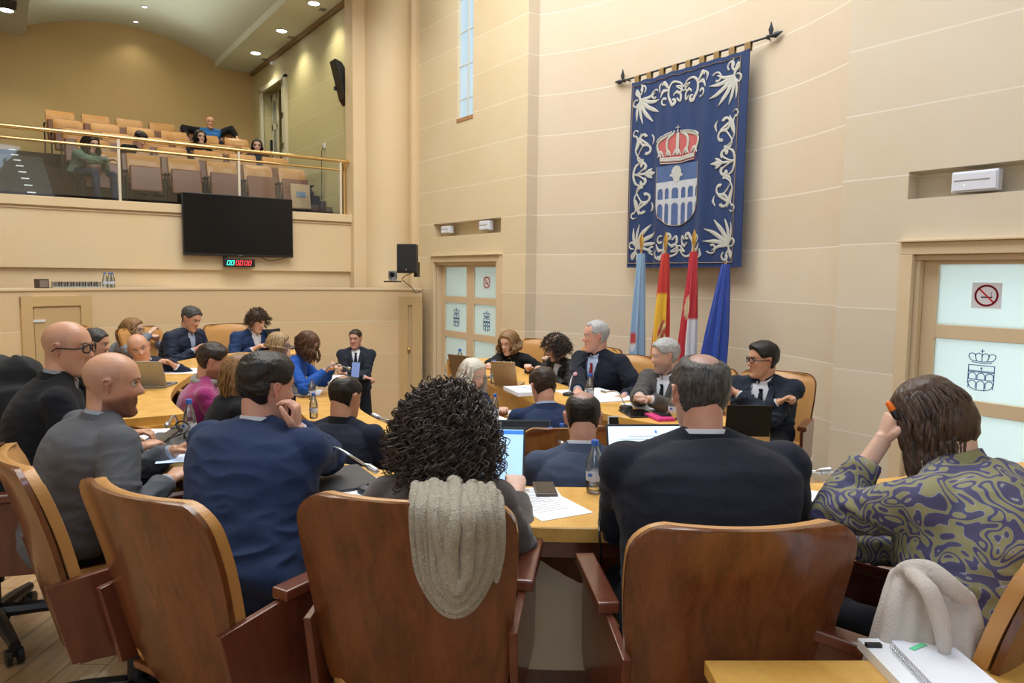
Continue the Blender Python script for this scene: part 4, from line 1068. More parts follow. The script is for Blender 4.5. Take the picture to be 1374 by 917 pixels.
def skin_mat(col, gloss=.45):
    k = tuple(round(c, 3) for c in col)+(gloss,)
    if k in SKINS: return SKINS[k]
    m, t, p = nt('skin'); at = N(t, 'ShaderNodeAttribute', attribute_name='Col'); mx = N(t, 'ShaderNodeMix', data_type='RGBA', blend_type='MULTIPLY'); mx.inputs[0].default_value = 1
    mx.inputs[6].default_value = c4(col); t.links.new(at.outputs['Color'], mx.inputs[7])
    tc = N(t, 'ShaderNodeTexCoord'); n = N(t, 'ShaderNodeTexNoise', Scale=18.0, Detail=4.0); t.links.new(tc.outputs['Object'], n.inputs['Vector'])
    m3 = N(t, 'ShaderNodeMix', data_type='RGBA', blend_type='SOFT_LIGHT'); m3.inputs[0].default_value = .25; t.links.new(mx.outputs[2], m3.inputs[6]); t.links.new(n.outputs['Fac'], m3.inputs[7])
    t.links.new(m3.outputs[2], p.inputs['Base Color']); p.inputs['Roughness'].default_value = gloss; p.inputs['Specular IOR Level'].default_value = .4
    b = N(t, 'ShaderNodeBump', Strength=.08, Distance=.004); n2 = N(t, 'ShaderNodeTexNoise', Scale=220.0); t.links.new(tc.outputs['Object'], n2.inputs['Vector']); t.links.new(n2.outputs['Fac'], b.inputs['Height']); t.links.new(b.outputs[0], p.inputs['Normal'])
    SKINS[k] = m; return m
meyew = mat('eye_white', (.6, .58, .55), .25); meye = mat('eye_iris', (.03, .018, .01), .15)
CL = {}
def cloth(name, col, rough=.85, weave=260, amt=.12, sheen=.04, bump=.25):
    if name not in CL: CL[name] = mat(name, col, rough, noise_amt=amt, nscale=14, bump=bump, bscale=weave, sheen=sheen, spec=.25)
    return CL[name]
HM = {}
def hair_mat(name, col, rough=.42, var=.5, stretch=(60, 60, 6)):
    if name in HM: return HM[name]
    m, t, p = nt(name); tc = N(t, 'ShaderNodeTexCoord'); mp = N(t, 'ShaderNodeMapping'); mp.inputs['Scale'].default_value = stretch; t.links.new(tc.outputs['Object'], mp.inputs[0])
    n = N(t, 'ShaderNodeTexNoise', Scale=2.2, Detail=4.0); t.links.new(mp.outputs[0], n.inputs['Vector'])
    cr = N(t, 'ShaderNodeValToRGB'); cr.color_ramp.elements[0].position = .3; cr.color_ramp.elements[1].position = .72
    cr.color_ramp.elements[0].color = c4([c*(1-var) for c in col]); cr.color_ramp.elements[1].color = c4([min(1, c*(1+var)) for c in col])
    t.links.new(n.outputs['Fac'], cr.inputs[0]); t.links.new(cr.outputs[0], p.inputs['Base Color']); p.inputs['Roughness'].default_value = rough; p.inputs['Specular IOR Level'].default_value = .35
    b = N(t, 'ShaderNodeBump', Strength=.6, Distance=.006); t.links.new(n.outputs['Fac'], b.inputs['Height']); t.links.new(b.outputs[0], p.inputs['Normal'])
    HM[name] = m; return m
def masked(m0):
    nm = m0.name+'_short'
    if nm in bpy.data.materials: return bpy.data.materials[nm]
    m = m0.copy(); m.name = nm; t = m.node_tree; p = t.nodes['Principled BSDF']
    at = N(t, 'ShaderNodeAttribute', attribute_name='Mask'); tc = N(t, 'ShaderNodeTexCoord'); mp = N(t, 'ShaderNodeMapping'); mp.inputs['Scale'].default_value = (1, 1, .22); t.links.new(tc.outputs['Object'], mp.inputs[0])
    n = N(t, 'ShaderNodeTexNoise', Scale=420.0, Detail=1.0); t.links.new(mp.outputs[0], n.inputs['Vector'])
    a = N(t, 'ShaderNodeMath', operation='MULTIPLY_ADD'); a.inputs[1].default_value = 1.25; a.inputs[2].default_value = .02; t.links.new(at.outputs['Fac'], a.inputs[0])
    s = N(t, 'ShaderNodeMath', operation='SUBTRACT'); t.links.new(a.outputs[0], s.inputs[0]); t.links.new(n.outputs['Fac'], s.inputs[1])
    k = N(t, 'ShaderNodeMapRange'); k.inputs[1].default_value = -.06; k.inputs[2].default_value = .06; t.links.new(s.outputs[0], k.inputs[0]); t.links.new(k.outputs[0], p.inputs['Alpha'])
    return m
def hairline(x, y, kind):
    """height above which hair grows, at local x,y"""
    q = ss(.085, .035, y)                      # 0 at the face front, 1 behind the temples
    f = lerp(.074 if kind != 'receding' else .096, .018, q)
    b = ss(.030, -.045, y)
    return lerp(f, -.066, b)
def short_hair(Tm, spec, sc=1):
    """spec: t thickness, bald 0..1 (crown), kind"""
    mb = MB(); T = spec.get('t', .014); bald = spec.get('bald', 0); kind = spec.get('kind', ''); mess = spec.get('mess', .004); side = spec.get('side', .6)
    MK = []; mb.mask = MK
    zs = [-.075+.1943*i/54 for i in range(55)]; rr = []
    for z in zs:
        z = min(z, .1192); ring = []
        for a in [2*PI*j/96 for j in range(96)]:
            p = head_pt(z, a, False); n = Vector((p.x, p.y+.005, max(0, p.z)*1.0)).normalized()
            m = ss(-.002, .020, p.z-hairline(p.x, p.y, kind))
            if bald:
                d = math.hypot(p.x/.066, (p.y+.030)/.075) if kind != 'fronto' else math.hypot(p.x/.062, (p.y-.010)/.100)
                top = ss(.045, .075, z); m *= 1-top*(1-ss(bald*.50, bald*1.45, d))
            if kind == 'receding': m *= 1-ss(.035, .055, p.y)*ss(.03, .045, abs(p.x))*ss(.05, .06, z)
            if abs(p.x) > .06 and abs(p.y+.006) < .022 and z < .026: m *= 0
            th = T*lerp(side, 1, ss(.02, .085, z))
            nz = (noise.noise(Vector((p.x*24, p.y*24, p.z*30))+Vector((spec.get('seed', 0), 0, 0)))*mess*2.0+noise.noise(p*90)*mess*.6)*m
            off = -.003+(th+.003+nz)*m; MK.append(m)
            if spec.get('quiff') and p.y > .03: off += spec['quiff']*ss(.03, .07, p.y)*ss(.06, .09, z)*m
            ring.append(Tm @ ((p+n*off)*sc))
        rr.append(ring)
    return mb.rings(rr, True)
def strands(Tm, spec, sc=1, floor_dir=None):
    rs = random.Random(spec.get('seed', 3)); mb = MB()
    L = spec.get('len', .16); n = spec.get('n', 260); wv = spec.get('wave', .010); rad = spec.get('r', .0055); spread = spec.get('spread', 1.15); front = spec.get('front', .045)
    part = spec.get('part', 0.02); vol = spec.get('vol', .014)
    inv = Tm.to_3x3().inverted(); down = (inv @ Vector((0, 0, -1))).normalized()
    if spec.get('headdown', .0): down = (down*(1-spec['headdown'])+Vector((0, 0, -1))*spec['headdown']).normalized()
    for i in range(n):
        a = rs.uniform(0, 2*PI)
        # azimuth: 90deg = face; skip the face window unless fringe
        dx, dy = math.cos(a), math.sin(a)
        if dy > .55 and abs(dx) < .80 and rs.random() > spec.get('fringe', .0): continue
        el0 = rs.uniform(R(25), R(88)); side = 1 if dx > part else -1
        pts = []; v = vol+rs.uniform(-.006, .008); ph = rs.uniform(0, 6.3); lo = rs.uniform(.8, 1.08)
        K = 7
        for k in range(K):
            el = lerp(el0, R(2), k/(K-1)); c, s = math.cos(el), math.sin(el)
            pts.append(Vector((dx*c*(.078+v), dy*c*(.096+v)-.004, s*(.112+v*.8))))
        e = pts[-1]; M_ = 8; d0 = Vector((dx, dy, 0))
        for k in range(1, M_+1):
            q = k/M_; out = (spread-1)*.07*math.sin(q*PI*.8)
            pts.append(e+down*(L*lo*q)+d0*(out-.012*q*spec.get('tuck', 1)*(1 if q > .6 else 0)))
        tot = len(pts)
        for k, p in enumerate(pts):
            if k > 2: w = wv*min(1, (k-2)/5); p.x += w*math.sin(ph+k*1.1); p.y += w*math.cos(ph*1.3+k*1.0)
        if dy > .0:                            # keep the cheeks free
            for k in range(K, tot):
                if pts[k].y > front and abs(pts[k].x) < .085: pts[k].x = math.copysign(.088, pts[k].x or side)
        rads = [rad*(.5 if k == 0 else (1 if k < tot-3 else (1-(k-tot+3)*.28))) for k in range(tot)]
        mb.tube([Tm @ (p*sc) for p in catmull(pts, 2)], [r_*sc for r_ in np.interp(np.linspace(0, tot-1, (tot-1)*2+1), range(tot), rads)], 5, flat=.55)
    return mb
def curls(Tm, spec, sc=1):
    rs = random.Random(spec.get('seed', 5)); mb = MB(); n = spec.get('n', 900); L = spec.get('len', .16); rad = spec.get('r', .0022); hr = spec.get('hr', .010); w = spec.get('w', 1.0)
    inv = Tm.to_3x3().inverted(); down = (inv @ Vector((0, 0, -1))).normalized()
    for i in range(n):
        a = rs.uniform(0, 2*PI); el = math.asin(rs.uniform(-.55, 1)); d = Vector((math.cos(a)*math.cos(el), math.sin(a)*math.cos(el), math.sin(el)))
        if d.y > .45 and d.z < .35 and abs(d.x) < .7: continue
        p = Vector((d.x*.074, d.y*.094-.004, d.z*.108)); l = L*rs.uniform(.45, 1.1)*(1-.30*max(0, d.z)); steps = spec.get('steps', 26); turns = l/.016*spec.get('turn', .55)
        v = d.copy(); v.x *= w; ctr = p.copy(); ph = rs.uniform(0, 6.3); pts = []
        j = Vector((rs.uniform(-1, 1), rs.uniform(-1, 1), rs.uniform(-1, 1)))*.35
        h = hr*rs.uniform(.6, 1.3)
        for k in range(steps+1):
            q = k/steps; vv = (v*(1-q*.75)+down*(q*1.25*spec.get('grav', 1))+j*.4).normalized()
            ctr = ctr+vv*(l/steps)
            if spec.get('keep', 0) and ctr.y > .02 and abs(ctr.x) < .088 and ctr.z < .052: ctr.x = math.copysign(.092, ctr.x); ctr.y = min(ctr.y, .06)
            b1 = vv.orthogonal().normalized(); b2 = vv.cross(b1); an = ph+turns*2*PI*q
            pts.append(Tm @ ((ctr+(b1*math.cos(an)+b2*math.sin(an))*h*min(1, q*4))*sc))
        mb.tube(pts, [rad*sc*(1-.5*k/steps) for k in range(steps+1)], 3, cap=False)
    return mb
def blob(Tm, r, c=(0, 0, 0), sc=1, n=14, seed=1, amp=.012):
    mb = MB(); mb.ball((0, 0, 0), 1, n)
    out = []
    for v in mb.v:
        d = Vector(v); k = 1+amp*8*noise.noise(d*3+Vector((seed, 0, 0)))
        out.append(tuple(Tm @ ((Vector((d.x*r[0]*k+c[0], d.y*r[1]*k+c[1], d.z*r[2]*k+c[2])))*sc)))
    mb.v = out; return mb
def hand(mb, W_, d, nrm, side, curl=.5, sc=1.0, spread=.12, thumb=.6, mi=0):
    """wrist point, pointing direction, palm normal (side the fingers curl towards), side +1 right hand"""
    d = d.normalized(); nrm = (nrm-d*nrm.dot(d)).normalized(); lat = d.cross(nrm)*side   # towards the thumb
    s = sc; F = lambda a, b, c: W_+d*(a*s)+lat*(b*s)+nrm*(c*s)
    rr = []
    for a, hw_, ht in ((-.012, .024, .019), (.01, .027, .017), (.035, .036, .016), (.06, .041, .0145), (.082, .040, .012), (.092, .036, .008)):
        rr.append([F(a, hw_*math.cos(2*PI*k/14), ht*math.sin(2*PI*k/14)+.002) for k in range(14)])
    mb.rings(rr, True, mi)
    for k, (b, ln, r_) in enumerate(((.030, .072, .0088), (.0105, .080, .0092), (-.0095, .075, .0088), (-.028, .058, .0078))):
        p = F(.080, b, 0); an = 0; pts = [F(.062, b*.95, 0), p]; fan = b/.03*spread
        for q, f in enumerate((.45, .31, .24)):
            an += curl*(1.0, 1.25, .8)[q]*(1+.12*k)
            dd = d*math.cos(an)*math.cos(fan)+nrm*math.sin(an)+lat*math.sin(fan)*math.cos(an)
            p = p+dd*(ln*f*s); pts.append(p)
        mb.tube(pts, [r_*s, r_*s*1.02, r_*s*.97, r_*s*.9, r_*s*.74], 8, mi, round_=True)
    dd = (d*.75+lat*.75+nrm*.15).normalized(); p0 = F(.012, .018, .004); p1 = p0+dd*(.040*s)
    d2 = (d*(.95)+lat*(.55-thumb*.5)+nrm*(.2+thumb*.5)).normalized(); p2 = p1+d2*(.034*s); d3 = (d*.95+lat*(.15-thumb*.45)+nrm*(.25+thumb*.6)).normalized(); p3 = p2+d3*(.026*s)
    mb.tube([p0, p1, p2, p3], [.015*s, .0125*s, .0105*s, .0085*s], 8, mi, round_=True)
    return mb
def ik(S, T, a, b, hint):
    d = T-S; L = d.length
    if L > (a+b)*.995: T = S+d*((a+b)*.995/L); d = T-S; L = d.length
    L = max(L, abs(a-b)+.02)
    u = d.normalized(); h = hint-u*hint.dot(u); h = h.normalized() if h.length > 1e-5 else u.orthogonal().normalized()
    x = (a*a-b*b+L*L)/(2*L); y = math.sqrt(max(0, a*a-x*x)); return S+u*x+h*y, T
ORD_TORSO_M = [(-.06, .165, .115), (0, .178, .128), (.22, .165, .118), (.45, .168, .120), (.65, .186, .128), (.80, .193, .120), (.90, .170, .098), (.97, .105, .078), (1.03, .056, .056)]
ORD_TORSO_F = [(-.06, .165, .120), (0, .182, .132), (.22, .150, .108), (.45, .145, .108), (.65, .155, .125), (.80, .158, .106), (.90, .138, .086), (.97, .080, .062), (1.03, .048, .048)]
WRIN = 1.0
def person(label, head, face, floor, hy=0, hp=0, hr=0, body=None, sitz=.47, lean=None, fem=False, fat=1.0, group=None, skin=(.62, .36, .25), outfit=None, hair=None,
           L=None, Rr=None, hintL=None, hintR=None, curl=(.5, .5), palm=(None, None), vox=.006, glasses=False, beard=0, stubble=0, stand=False, sc=1.0, shw=None, legs=True, handdir=(None, None), thumb=(.6, .6), fing=None, twist=0, hump=.03, brow=None, sh_drop=0, legs_under=False, footR=None):
    """head: world position of head centre; face: world azimuth (deg) of the trunk; hy/hp/hr: extra head turn (left +), nod (down +), roll"""
    Hc = Vector(head); fa = R(face); fw = Vector((math.cos(fa), math.sin(fa), 0)); rt = Vector((math.sin(fa), -math.cos(fa), 0)); Z = Vector((0, 0, 1))
    ha = fa+R(hy)
    hf = Vector((math.cos(ha)*math.cos(R(hp)), math.sin(ha)*math.cos(R(hp)), -math.sin(R(hp)))); hr_ = Vector((math.sin(ha), -math.cos(ha), 0)); hu = hr_.cross(hf)
    if hr: q = Matrix.Rotation(R(hr), 3, hf); hr_ = q @ hr_; hu = q @ hu
    Tm = Matrix(((hr_.x, hf.x, hu.x, Hc.x), (hr_.y, hf.y, hu.y, Hc.y), (hr_.z, hf.z, hu.z, Hc.z), (0, 0, 0, 1)))
    Nk = Hc+(Z*.45+hu*.55).normalized()*(-.146*sc)-fw*.018-hf*.010
    if lean is None: lean = .12
    hz = floor+(sitz+.09 if not stand else .95)
    if body is not None: P0 = Vector((body[0], body[1], hz))
    else: P0 = Vector((Nk.x, Nk.y, hz))-fw*lean
    C1 = (P0+Nk)/2-fw*hump
    def spine(t):
        if t < 0: return P0+(C1-P0)*t*1.5
        if t > 1: return Nk+(Nk-C1)*(t-1)
        return P0*(1-t)**2+C1*2*t*(1-t)+Nk*t*t
    def frame(t):
        d = (spine(min(1.03, t+.02))-spine(t-.02)).normalized(); tw = R(twist)*max(0, t); r_ = rt*math.cos(tw)+fw*math.sin(tw)*-1
        n = r_.cross(d)*-1
        if n.dot(fw) < 0: n = -n
        return d, r_, n.normalized()
    tab = ORD_TORSO_F if fem else ORD_TORSO_M
    def dims(t): return interp(tab, t, 1)*fat*sc, interp(tab, t, 2)*(fat**1.3)*sc
    def surf(t, u, off=0, back=False):
        d, r_, n = frame(t); w, dp = dims(t); w += off; dp += off; k = math.sqrt(max(0, 1-min(1, abs(u)/w)**2))
        return spine(t)+r_*u+n*(dp*k*(-1 if back else 1))
    def torso(mb, inf, t0=-.06, t1=1.03, n=28, k=1.0, m=0):
        rr = []
        for i in range(24):
            t = lerp(t0, t1, i/23); d, r_, nn = frame(t); w, dp = dims(t); w = w*k+inf; dp = dp*k+inf; c = spine(t)
            ring = []
            for j in range(n):
                a = 2*PI*j/n; ca, sa = math.cos(a), math.sin(a)
                ring.append(c+r_*(w*math.copysign(abs(ca)**.85, ca))+nn*(dp*math.copysign(abs(sa)**.9, sa)))
            rr.append(ring)
        mb.rings(rr, True, m)
    sw = shw if shw else (.158 if fem else .185)*sc*fat**.5
    d88, r88, n88 = frame(.86); ctr = spine(.86)
    S = {}; E_ = {}; W_ = {}; sides = {'L': -1, 'R': 1}
    tg = {'L': L, 'R': Rr}; hints = {'L': hintL, 'R': hintR}
    for k, s in sides.items():
        S[k] = ctr+r88*(s*sw)+d88*(.012-sh_drop)
        if tg[k] is None: t = P0+fw*.36+rt*(s*.13)+Z*.10
        elif tg[k][0] == 'r': t = Vector((P0.x, P0.y, floor))+fw*tg[k][1]+rt*tg[k][2]+Z*tg[k][3]
        else: t = Vector(tg[k])
        h = hints[k]
        if h is None: h = rt*s*.7-fw*.5-Z*.8
        elif h[0] == 'r': h = fw*h[1]+rt*h[2]+Z*h[3]
        E_[k], W_[k] = ik(S[k], t, .295*sc, .265*sc, Vector(h))
    # -------- body
    def arms(mb, inf, r0, r1, r2, upto=1.0, k=1, m=0):
        for q in 'LR':
            s = sides[q]; wr = lerp(0, 1, upto); Wp = E_[q]+(W_[q]-E_[q])*upto
            neck_in = ctr+r88*(s*sw*.35)+d88*.02
            mb.tube([neck_in, lerp(neck_in, S[q], .6)+d88*.008, S[q], lerp(S[q], E_[q], .30), lerp(S[q], E_[q], .7), E_[q], lerp(E_[q], Wp, .35), lerp(E_[q], Wp, .75), Wp],
                    [.050*k+inf, .056*k+inf, r0+.006+inf, r0+inf, r1+.002+inf, r1+inf, r1+.001+inf, lerp(r1, r2, .7)+inf, r2+inf], 16, m, round_=False)
            if inf > 0: mb.tube([Nk+d88*.022, lerp(Nk, S[q], .45)+d88*.004, S[q]-d88*.008], [.044*g+inf*.6, .050*g+inf, .052*g+inf], 14, m)
            mb.ball(S[q], r0+.008+inf, 8, m); mb.ball(E_[q], r1+inf, 8, m)
    g = (.85 if fem else 1.0)*fat**.6*sc
    bd = MB(); bd.join(head_mb(Tm, fem, sc))
    gn = min(g, 1.05); bd.tube([spine(.92), Nk+(Hc-Nk)*.2-fw*.006, Hc-hu*.062*sc-hf*.028, Hc-hu*.01-hf*.036], [.062*gn, .057*gn, .055*gn, .050*gn], 20)
    o_has = outfit or {}
    torso(bd, -.024 if not o_has.get('bare') else 0, -.04, 1.0)
    arms(bd, -.010, .046*g, .036*g, .026*g, k=.70)
    for q in 'LR':
        s = sides[q]; fd = (W_[q]-E_[q]).normalized(); hd = Vector(handdir[0 if q == 'L' else 1]) if handdir[0 if q == 'L' else 1] is not None else fd
        pn = palm[0 if q == 'L' else 1]; pn = Vector(pn) if pn is not None else Vector((0, 0, -1))
        bd.tube([E_[q]+fd*.16*sc, W_[q], W_[q]+hd.normalized()*.02], [.028*g, .025*g, .022*g], 12)
        hand(bd, W_[q], hd, pn, s, curl[0 if q == 'L' else 1], sc*(.92 if fem else 1.0), thumb=thumb[0 if q == 'L' else 1])
    K = {}; A = {}
    for q in 'LR':
        s = sides[q]
        hj = P0+rt*(s*.095*sc)
        if stand: K[q] = Vector((hj.x, hj.y, floor+.49))+fw*.03+rt*s*.05; A[q] = Vector((hj.x, hj.y, floor+.09))-fw*.02+rt*s*.10
        else:
            K[q] = Vector((hj.x, hj.y, floor+sitz+.055))+fw*.43*sc+rt*s*.05; A[q] = Vector((K[q].x, K[q].y, floor+.09))+(fw*.04 if not legs_under else -fw*.22)
        if footR and q == 'R': A[q] = Vector(footR)
        if legs: bd.tube([hj, lerp(hj, K[q], .5), K[q], lerp(K[q], A[q], .35), A[q]], [.078*g, .068*g, .052*g, .050*g, .034*g], 12)
    me = remesh(bd, vox, 2, .4, [skin_mat(skin, .38 if stubble or (hair or {}).get('bald', 0) else .45), meyew, meye, hair_mat('brow_dark', (.05, .03, .02)) if brow is None else brow], 'person', (0, 0, 0))
    org = Vector((P0.x, P0.y, floor))
    v = vget(me); Ti = np.array(Tm.inverted()); lv = (v @ Ti[:3, :3].T+Ti[:3, 3])/sc
    x, y, z = lv[:, 0], lv[:, 1], lv[:, 2]; near = (np.abs(x) < .1) & (np.abs(y) < .12) & (np.abs(z) < .13)
    col = np.ones((len(v), 3))
    g_ = lambda q, s: np.exp(-(q/s)**2)
    lip = near*(y > .07)*g_(x, .021)*g_(z+.0615, .0085); col *= 1-lip[:, None]*np.array([.22, .50, .45])*(1.25 if fem else .7)
    chk = near*(y > .02)*(g_(np.abs(x)-.045, .02)*g_(z+.025, .02)+g_(x, .014)*g_(z+.028, .014)*1.1); col *= 1-np.minimum(1, chk)[:, None]*np.array([.0, .16, .14])
    ear = near*g_(np.abs(x)-.082, .010)*g_(y+.006, .03)*g_(z, .035); col *= 1-ear[:, None]*np.array([.0, .22, .20])
    eye = near*(y > .05)*g_(np.abs(x)-.031, .016)*g_(z-.010, .009); col *= 1-eye[:, None]*np.array([.30, .38, .36])*(.9)
    if beard:
        bm_ = near*(1/(1+np.exp((z+.036+.25*np.maximum(0, .055-y))/.005)))*(y > -.02); bm_ = bm_*(1-.0*lip)+near*(y > .07)*g_(x, .028)*g_(z+.045, .007)
        bc = np.array(beard if hasattr(beard, '__len__') else (.35, .33, .36)); col = col*(1-np.clip(bm_, 0, 1)[:, None]*(1-bc))
    bl_ = (hair or {}).get('bald', 0)
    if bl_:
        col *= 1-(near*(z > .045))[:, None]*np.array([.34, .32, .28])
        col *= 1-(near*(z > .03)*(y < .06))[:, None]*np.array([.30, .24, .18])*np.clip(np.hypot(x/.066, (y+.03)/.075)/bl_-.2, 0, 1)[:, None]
    if stubble:
        hl = near*(1/(1+np.exp(-(z+.055-.07*np.clip((y+.03)/.06, 0, 1))/.006)))*(y < .035)*(1-1/(1+np.exp(-(z-.060)/.012)))*(np.abs(x)+.02*(y < -.05)*1 > .0)
        col *= 1-np.clip(hl, 0, 1)[:, None]*np.array([.42, .36, .28])*stubble
    nbv = int(len(v)); ca_ = me.color_attributes.new('Col', 'FLOAT_COLOR', 'POINT'); ca_.data.foreach_set('color', np.hstack([np.clip(col, 0, 1), np.ones((nbv, 1))]).astype(np.float32).ravel())
    vset(me, v-np.array(org)); smoothall(me)
    me.name = 'person_body'
    root = link('person', me, None, org); props(root, label, 'person', group)
    # eyes & brows as small separate pieces
    for s in (-1, 1):
        ey = MB()
        c = Vector((s*.031, .0748, .0095)); ey.join(_mapped(MB().ball(c, .0115, 8), Tm, sc)); ey.join(_mapped(MB().ball(c+Vector((0, .0068, -.0015 if hp < 15 else -.004)), .0058, 6, sc=(1, .8, 1)), Tm, sc), 1)
        if vox < .010: ey.build('eye', [meyew, meye], root, None, 60)
    ebm = brow or (hair or {}).get('mat') or hair_mat('brow_dark', (.05, .03, .02))
    for s in (-1, 1):
        eb = MB()
        P = [Vector((s*.016, .0925, .027)), Vector((s*.030, .0905, .032)), Vector((s*.045, .0800, .029))]
        eb.join(_mapped(MB().tube(catmull(P, 3), .0036 if not fem else .0022, 6, flat=.6), Tm, sc))
        # upper lid
        P = [Vector((s*.020, .0850, .0135)), Vector((s*.031, .0875, .0165)), Vector((s*.043, .0800, .0130))]
        eb.join(_mapped(MB().tube(catmull(P, 3), .0020, 5), Tm, sc))
        if vox < .012: eb.build('eyebrow', ebm, root, None, 60)
    # -------- hair
    if hair:
        hm = hair['mat']; hb = MB(); kd = hair['type']
        if kd == 'short': hb = short_hair(Tm, hair, sc)
        if kd == 'long':
            hb = short_hair(Tm, dict(t=hair.get('vol', .014)*.8, side=1, mess=.002), sc); hb.join(strands(Tm, hair, sc))
            bl = hair.get('back', None)
            if bl: hb.join(blob(Tm, bl[0], bl[1], sc))
        if kd == 'curly':
            hb = blob(Tm, hair['core'][0], hair['core'][1], sc, 16); hb.join(curls(Tm, hair, sc))
        ho = hb.build('hair', masked(hm) if kd == 'short' else hm, root, None, 70)
        if kd == 'short':
            mk = hb.mask; at_ = ho.data.attributes.new('Mask', 'FLOAT', 'POINT'); nv = len(ho.data.vertices)
            at_.data.foreach_set('value', (mk+[1.0]*nv)[:nv])
        if hair.get('band'):
            P = [Vector((math.cos(a)*.090, .012+.012*math.sin(a), math.sin(a)*.123-.005)) for a in [PI*k/20 for k in range(21)]]
            bb = MB(); bb.tube([Tm @ (p*sc) for p in P], .012, 8, flat=.35, up=None); bb.build('headband', cloth('headband_taupe', (.22, .17, .17)), root)
    if glasses:
        gb = MB(); fr_ = .0019 if glasses != 'thick' else .0034
        for s in (-1, 1):
            c = Vector((s*.032, .101, .008)); w_, h_ = .025, .018
            P = [c+Vector((w_*math.copysign(abs(math.cos(a))**.7, math.cos(a)), -.008*abs(math.cos(a))*(1 if math.cos(a)*s > 0 else 0), h_*math.copysign(abs(math.sin(a))**.7, math.sin(a)))) for a in [2*PI*k/20 for k in range(21)]]
            gb.join(_mapped(MB().tube(P, fr_, 5), Tm, sc)); gb.join(_mapped(MB().tube([c+Vector((s*.026, -.008, .006)), Vector((s*.076, .070, .008)), Vector((s*.086, -.002, .010)), Vector((s*.084, -.022, -.006))], fr_*.95, 5), Tm, sc))
        gb.join(_mapped(MB().tube([Vector((-.009, .104, .010)), Vector((0, .107, .012)), Vector((.009, .104, .010))], fr_, 5), Tm, sc))
        gm = mat('spectacle_black', (.01, .01, .012), .3) if 'spectacle_black' not in bpy.data.materials else bpy.data.materials['spectacle_black']
        if glasses == 'light': gm = bpy.data.materials.get('spectacle_brown') or mat('spectacle_brown', (.15, .08, .06), .35)
        gb.build('glasses', gm, root)
    # -------- clothes
    of = outfit or {}; kind = of.get('type', 'jacket'); jm = of.get('mat'); thick = of.get('thick', .012)
    if kind in ('jacket', 'coat', 'sweater', 'blouse'):
        jb = MB(); torso(jb, thick, -.10, .99)
        ar = dict(jacket=(.058, .050, .038), coat=(.062, .054, .044), sweater=(.055, .048, .036), blouse=(.056, .052, .042))[kind]
        arms(jb, .006, ar[0]*g, ar[1]*g, ar[2]*g, of.get('cuff', .93), k=1.0)
        # close the bottom around the seat
        if not stand: jb.ball(P0+Z*.0, .15*g, 10, sc=(1.1, 1.0, .75))
        jme = remesh(jb, max(vox*1.25, .007), 26 if vox < .0055 else 10, .6, [jm], 'jacket')
        v = vget(jme); w_ = of.get('wrinkle', 1.0)*WRIN
        nr = np.empty(len(v)*3, np.float32); jme.vertices.foreach_get('normal', nr); nr = nr.reshape(-1, 3)
        el = [np.array(E_[q]) for q in 'LR']; dl = np.min([np.linalg.norm(v-e, axis=1) for e in el], axis=0); nearE = np.exp(-(dl/.16)**2)
        wst = np.exp(-((v[:, 2]-(P0.z+.16))/.12)**2)
        ax = [((E_[q]-S[q]).normalized()) for q in 'LR']
        disp = np.zeros(len(v)); sd = hash(label) % 97 if 0 else (sum(map(ord, label)) % 97)
        for i in range(len(v)):
            p = Vector(v[i]); a = noise.noise(Vector((p.x*5+sd, p.y*5, p.z*7))); b = 1-abs(noise.noise(Vector((p.x*9, p.y*9+sd, p.z*22))))*2; c_ = 1-abs(noise.noise(Vector((p.x*26, p.y*26+sd, p.z*34))))*2
            disp[i] = .009*a+.0075*b*(.35+.9*wst[i]+.9*nearE[i])+.004*c_*(nearE[i]+.15)
        v2 = v+nr*(disp*w_)[:, None]
        jme.vertices.foreach_set('co', (v2-np.array(org)).astype(np.float32).ravel()); jme.update()
        from mathutils.bvhtree import BVHTree as _B
        JB = _B.FromPolygons([tuple(q_) for q_ in v2], [tuple(f_.vertices) for f_ in jme.polygons])
        def surfJ(t, u_, off):
            d_, r_, n_ = frame(t); o_ = spine(t)+r_*u_+n_*.45; h = JB.ray_cast(o_, -n_)
            return (h[0]+n_*off) if h[0] is not None and h[3] < .45 and h[3] > .18 else surf(t, u_, thick+off)
        # neckline
        vt = of.get('v', None)
        if vt is not None:
            import bmesh
            t_low, wtop = vt; sp = np.array([list(spine(t)) for t in np.linspace(0, 1.05, 60)]); ts = np.linspace(0, 1.05, 60)
            bm2 = bmesh.new(); bm2.from_mesh(jme); kill = []
            for f_ in bm2.faces:
                c = np.array(f_.calc_center_median())+np.array(org); k_ = np.argmin(((sp-c)**2).sum(1)); t = ts[k_]
                if t < t_low: continue
                d_, r_, n_ = frame(t); rel = Vector(c)-spine(t); u_ = rel.dot(r_); fn_ = rel.dot(n_)
                if 0 < fn_ < dims(t)[1]+thick+.035 and abs(u_) < wtop*(min(1, (t-t_low)/(1-t_low)))**.8+.002: kill.append(f_)
            bmesh.ops.delete(bm2, geom=kill, context='FACES'); bm2.to_mesh(jme); bm2.free()
        if of.get('core_mat'):
            jme.materials.append(of['core_mat']); cc_ = P0*.35+Nk*.65-org
            for f_ in jme.polygons:
                if abs((f_.center-cc_).dot(rt)) < .19: f_.material_index = 1
        smoothall(jme)
        jo = link(of.get('name', 'jacket'), jme, root, org)
        if of.get('jlabel'): jo['label'] = of['jlabel']
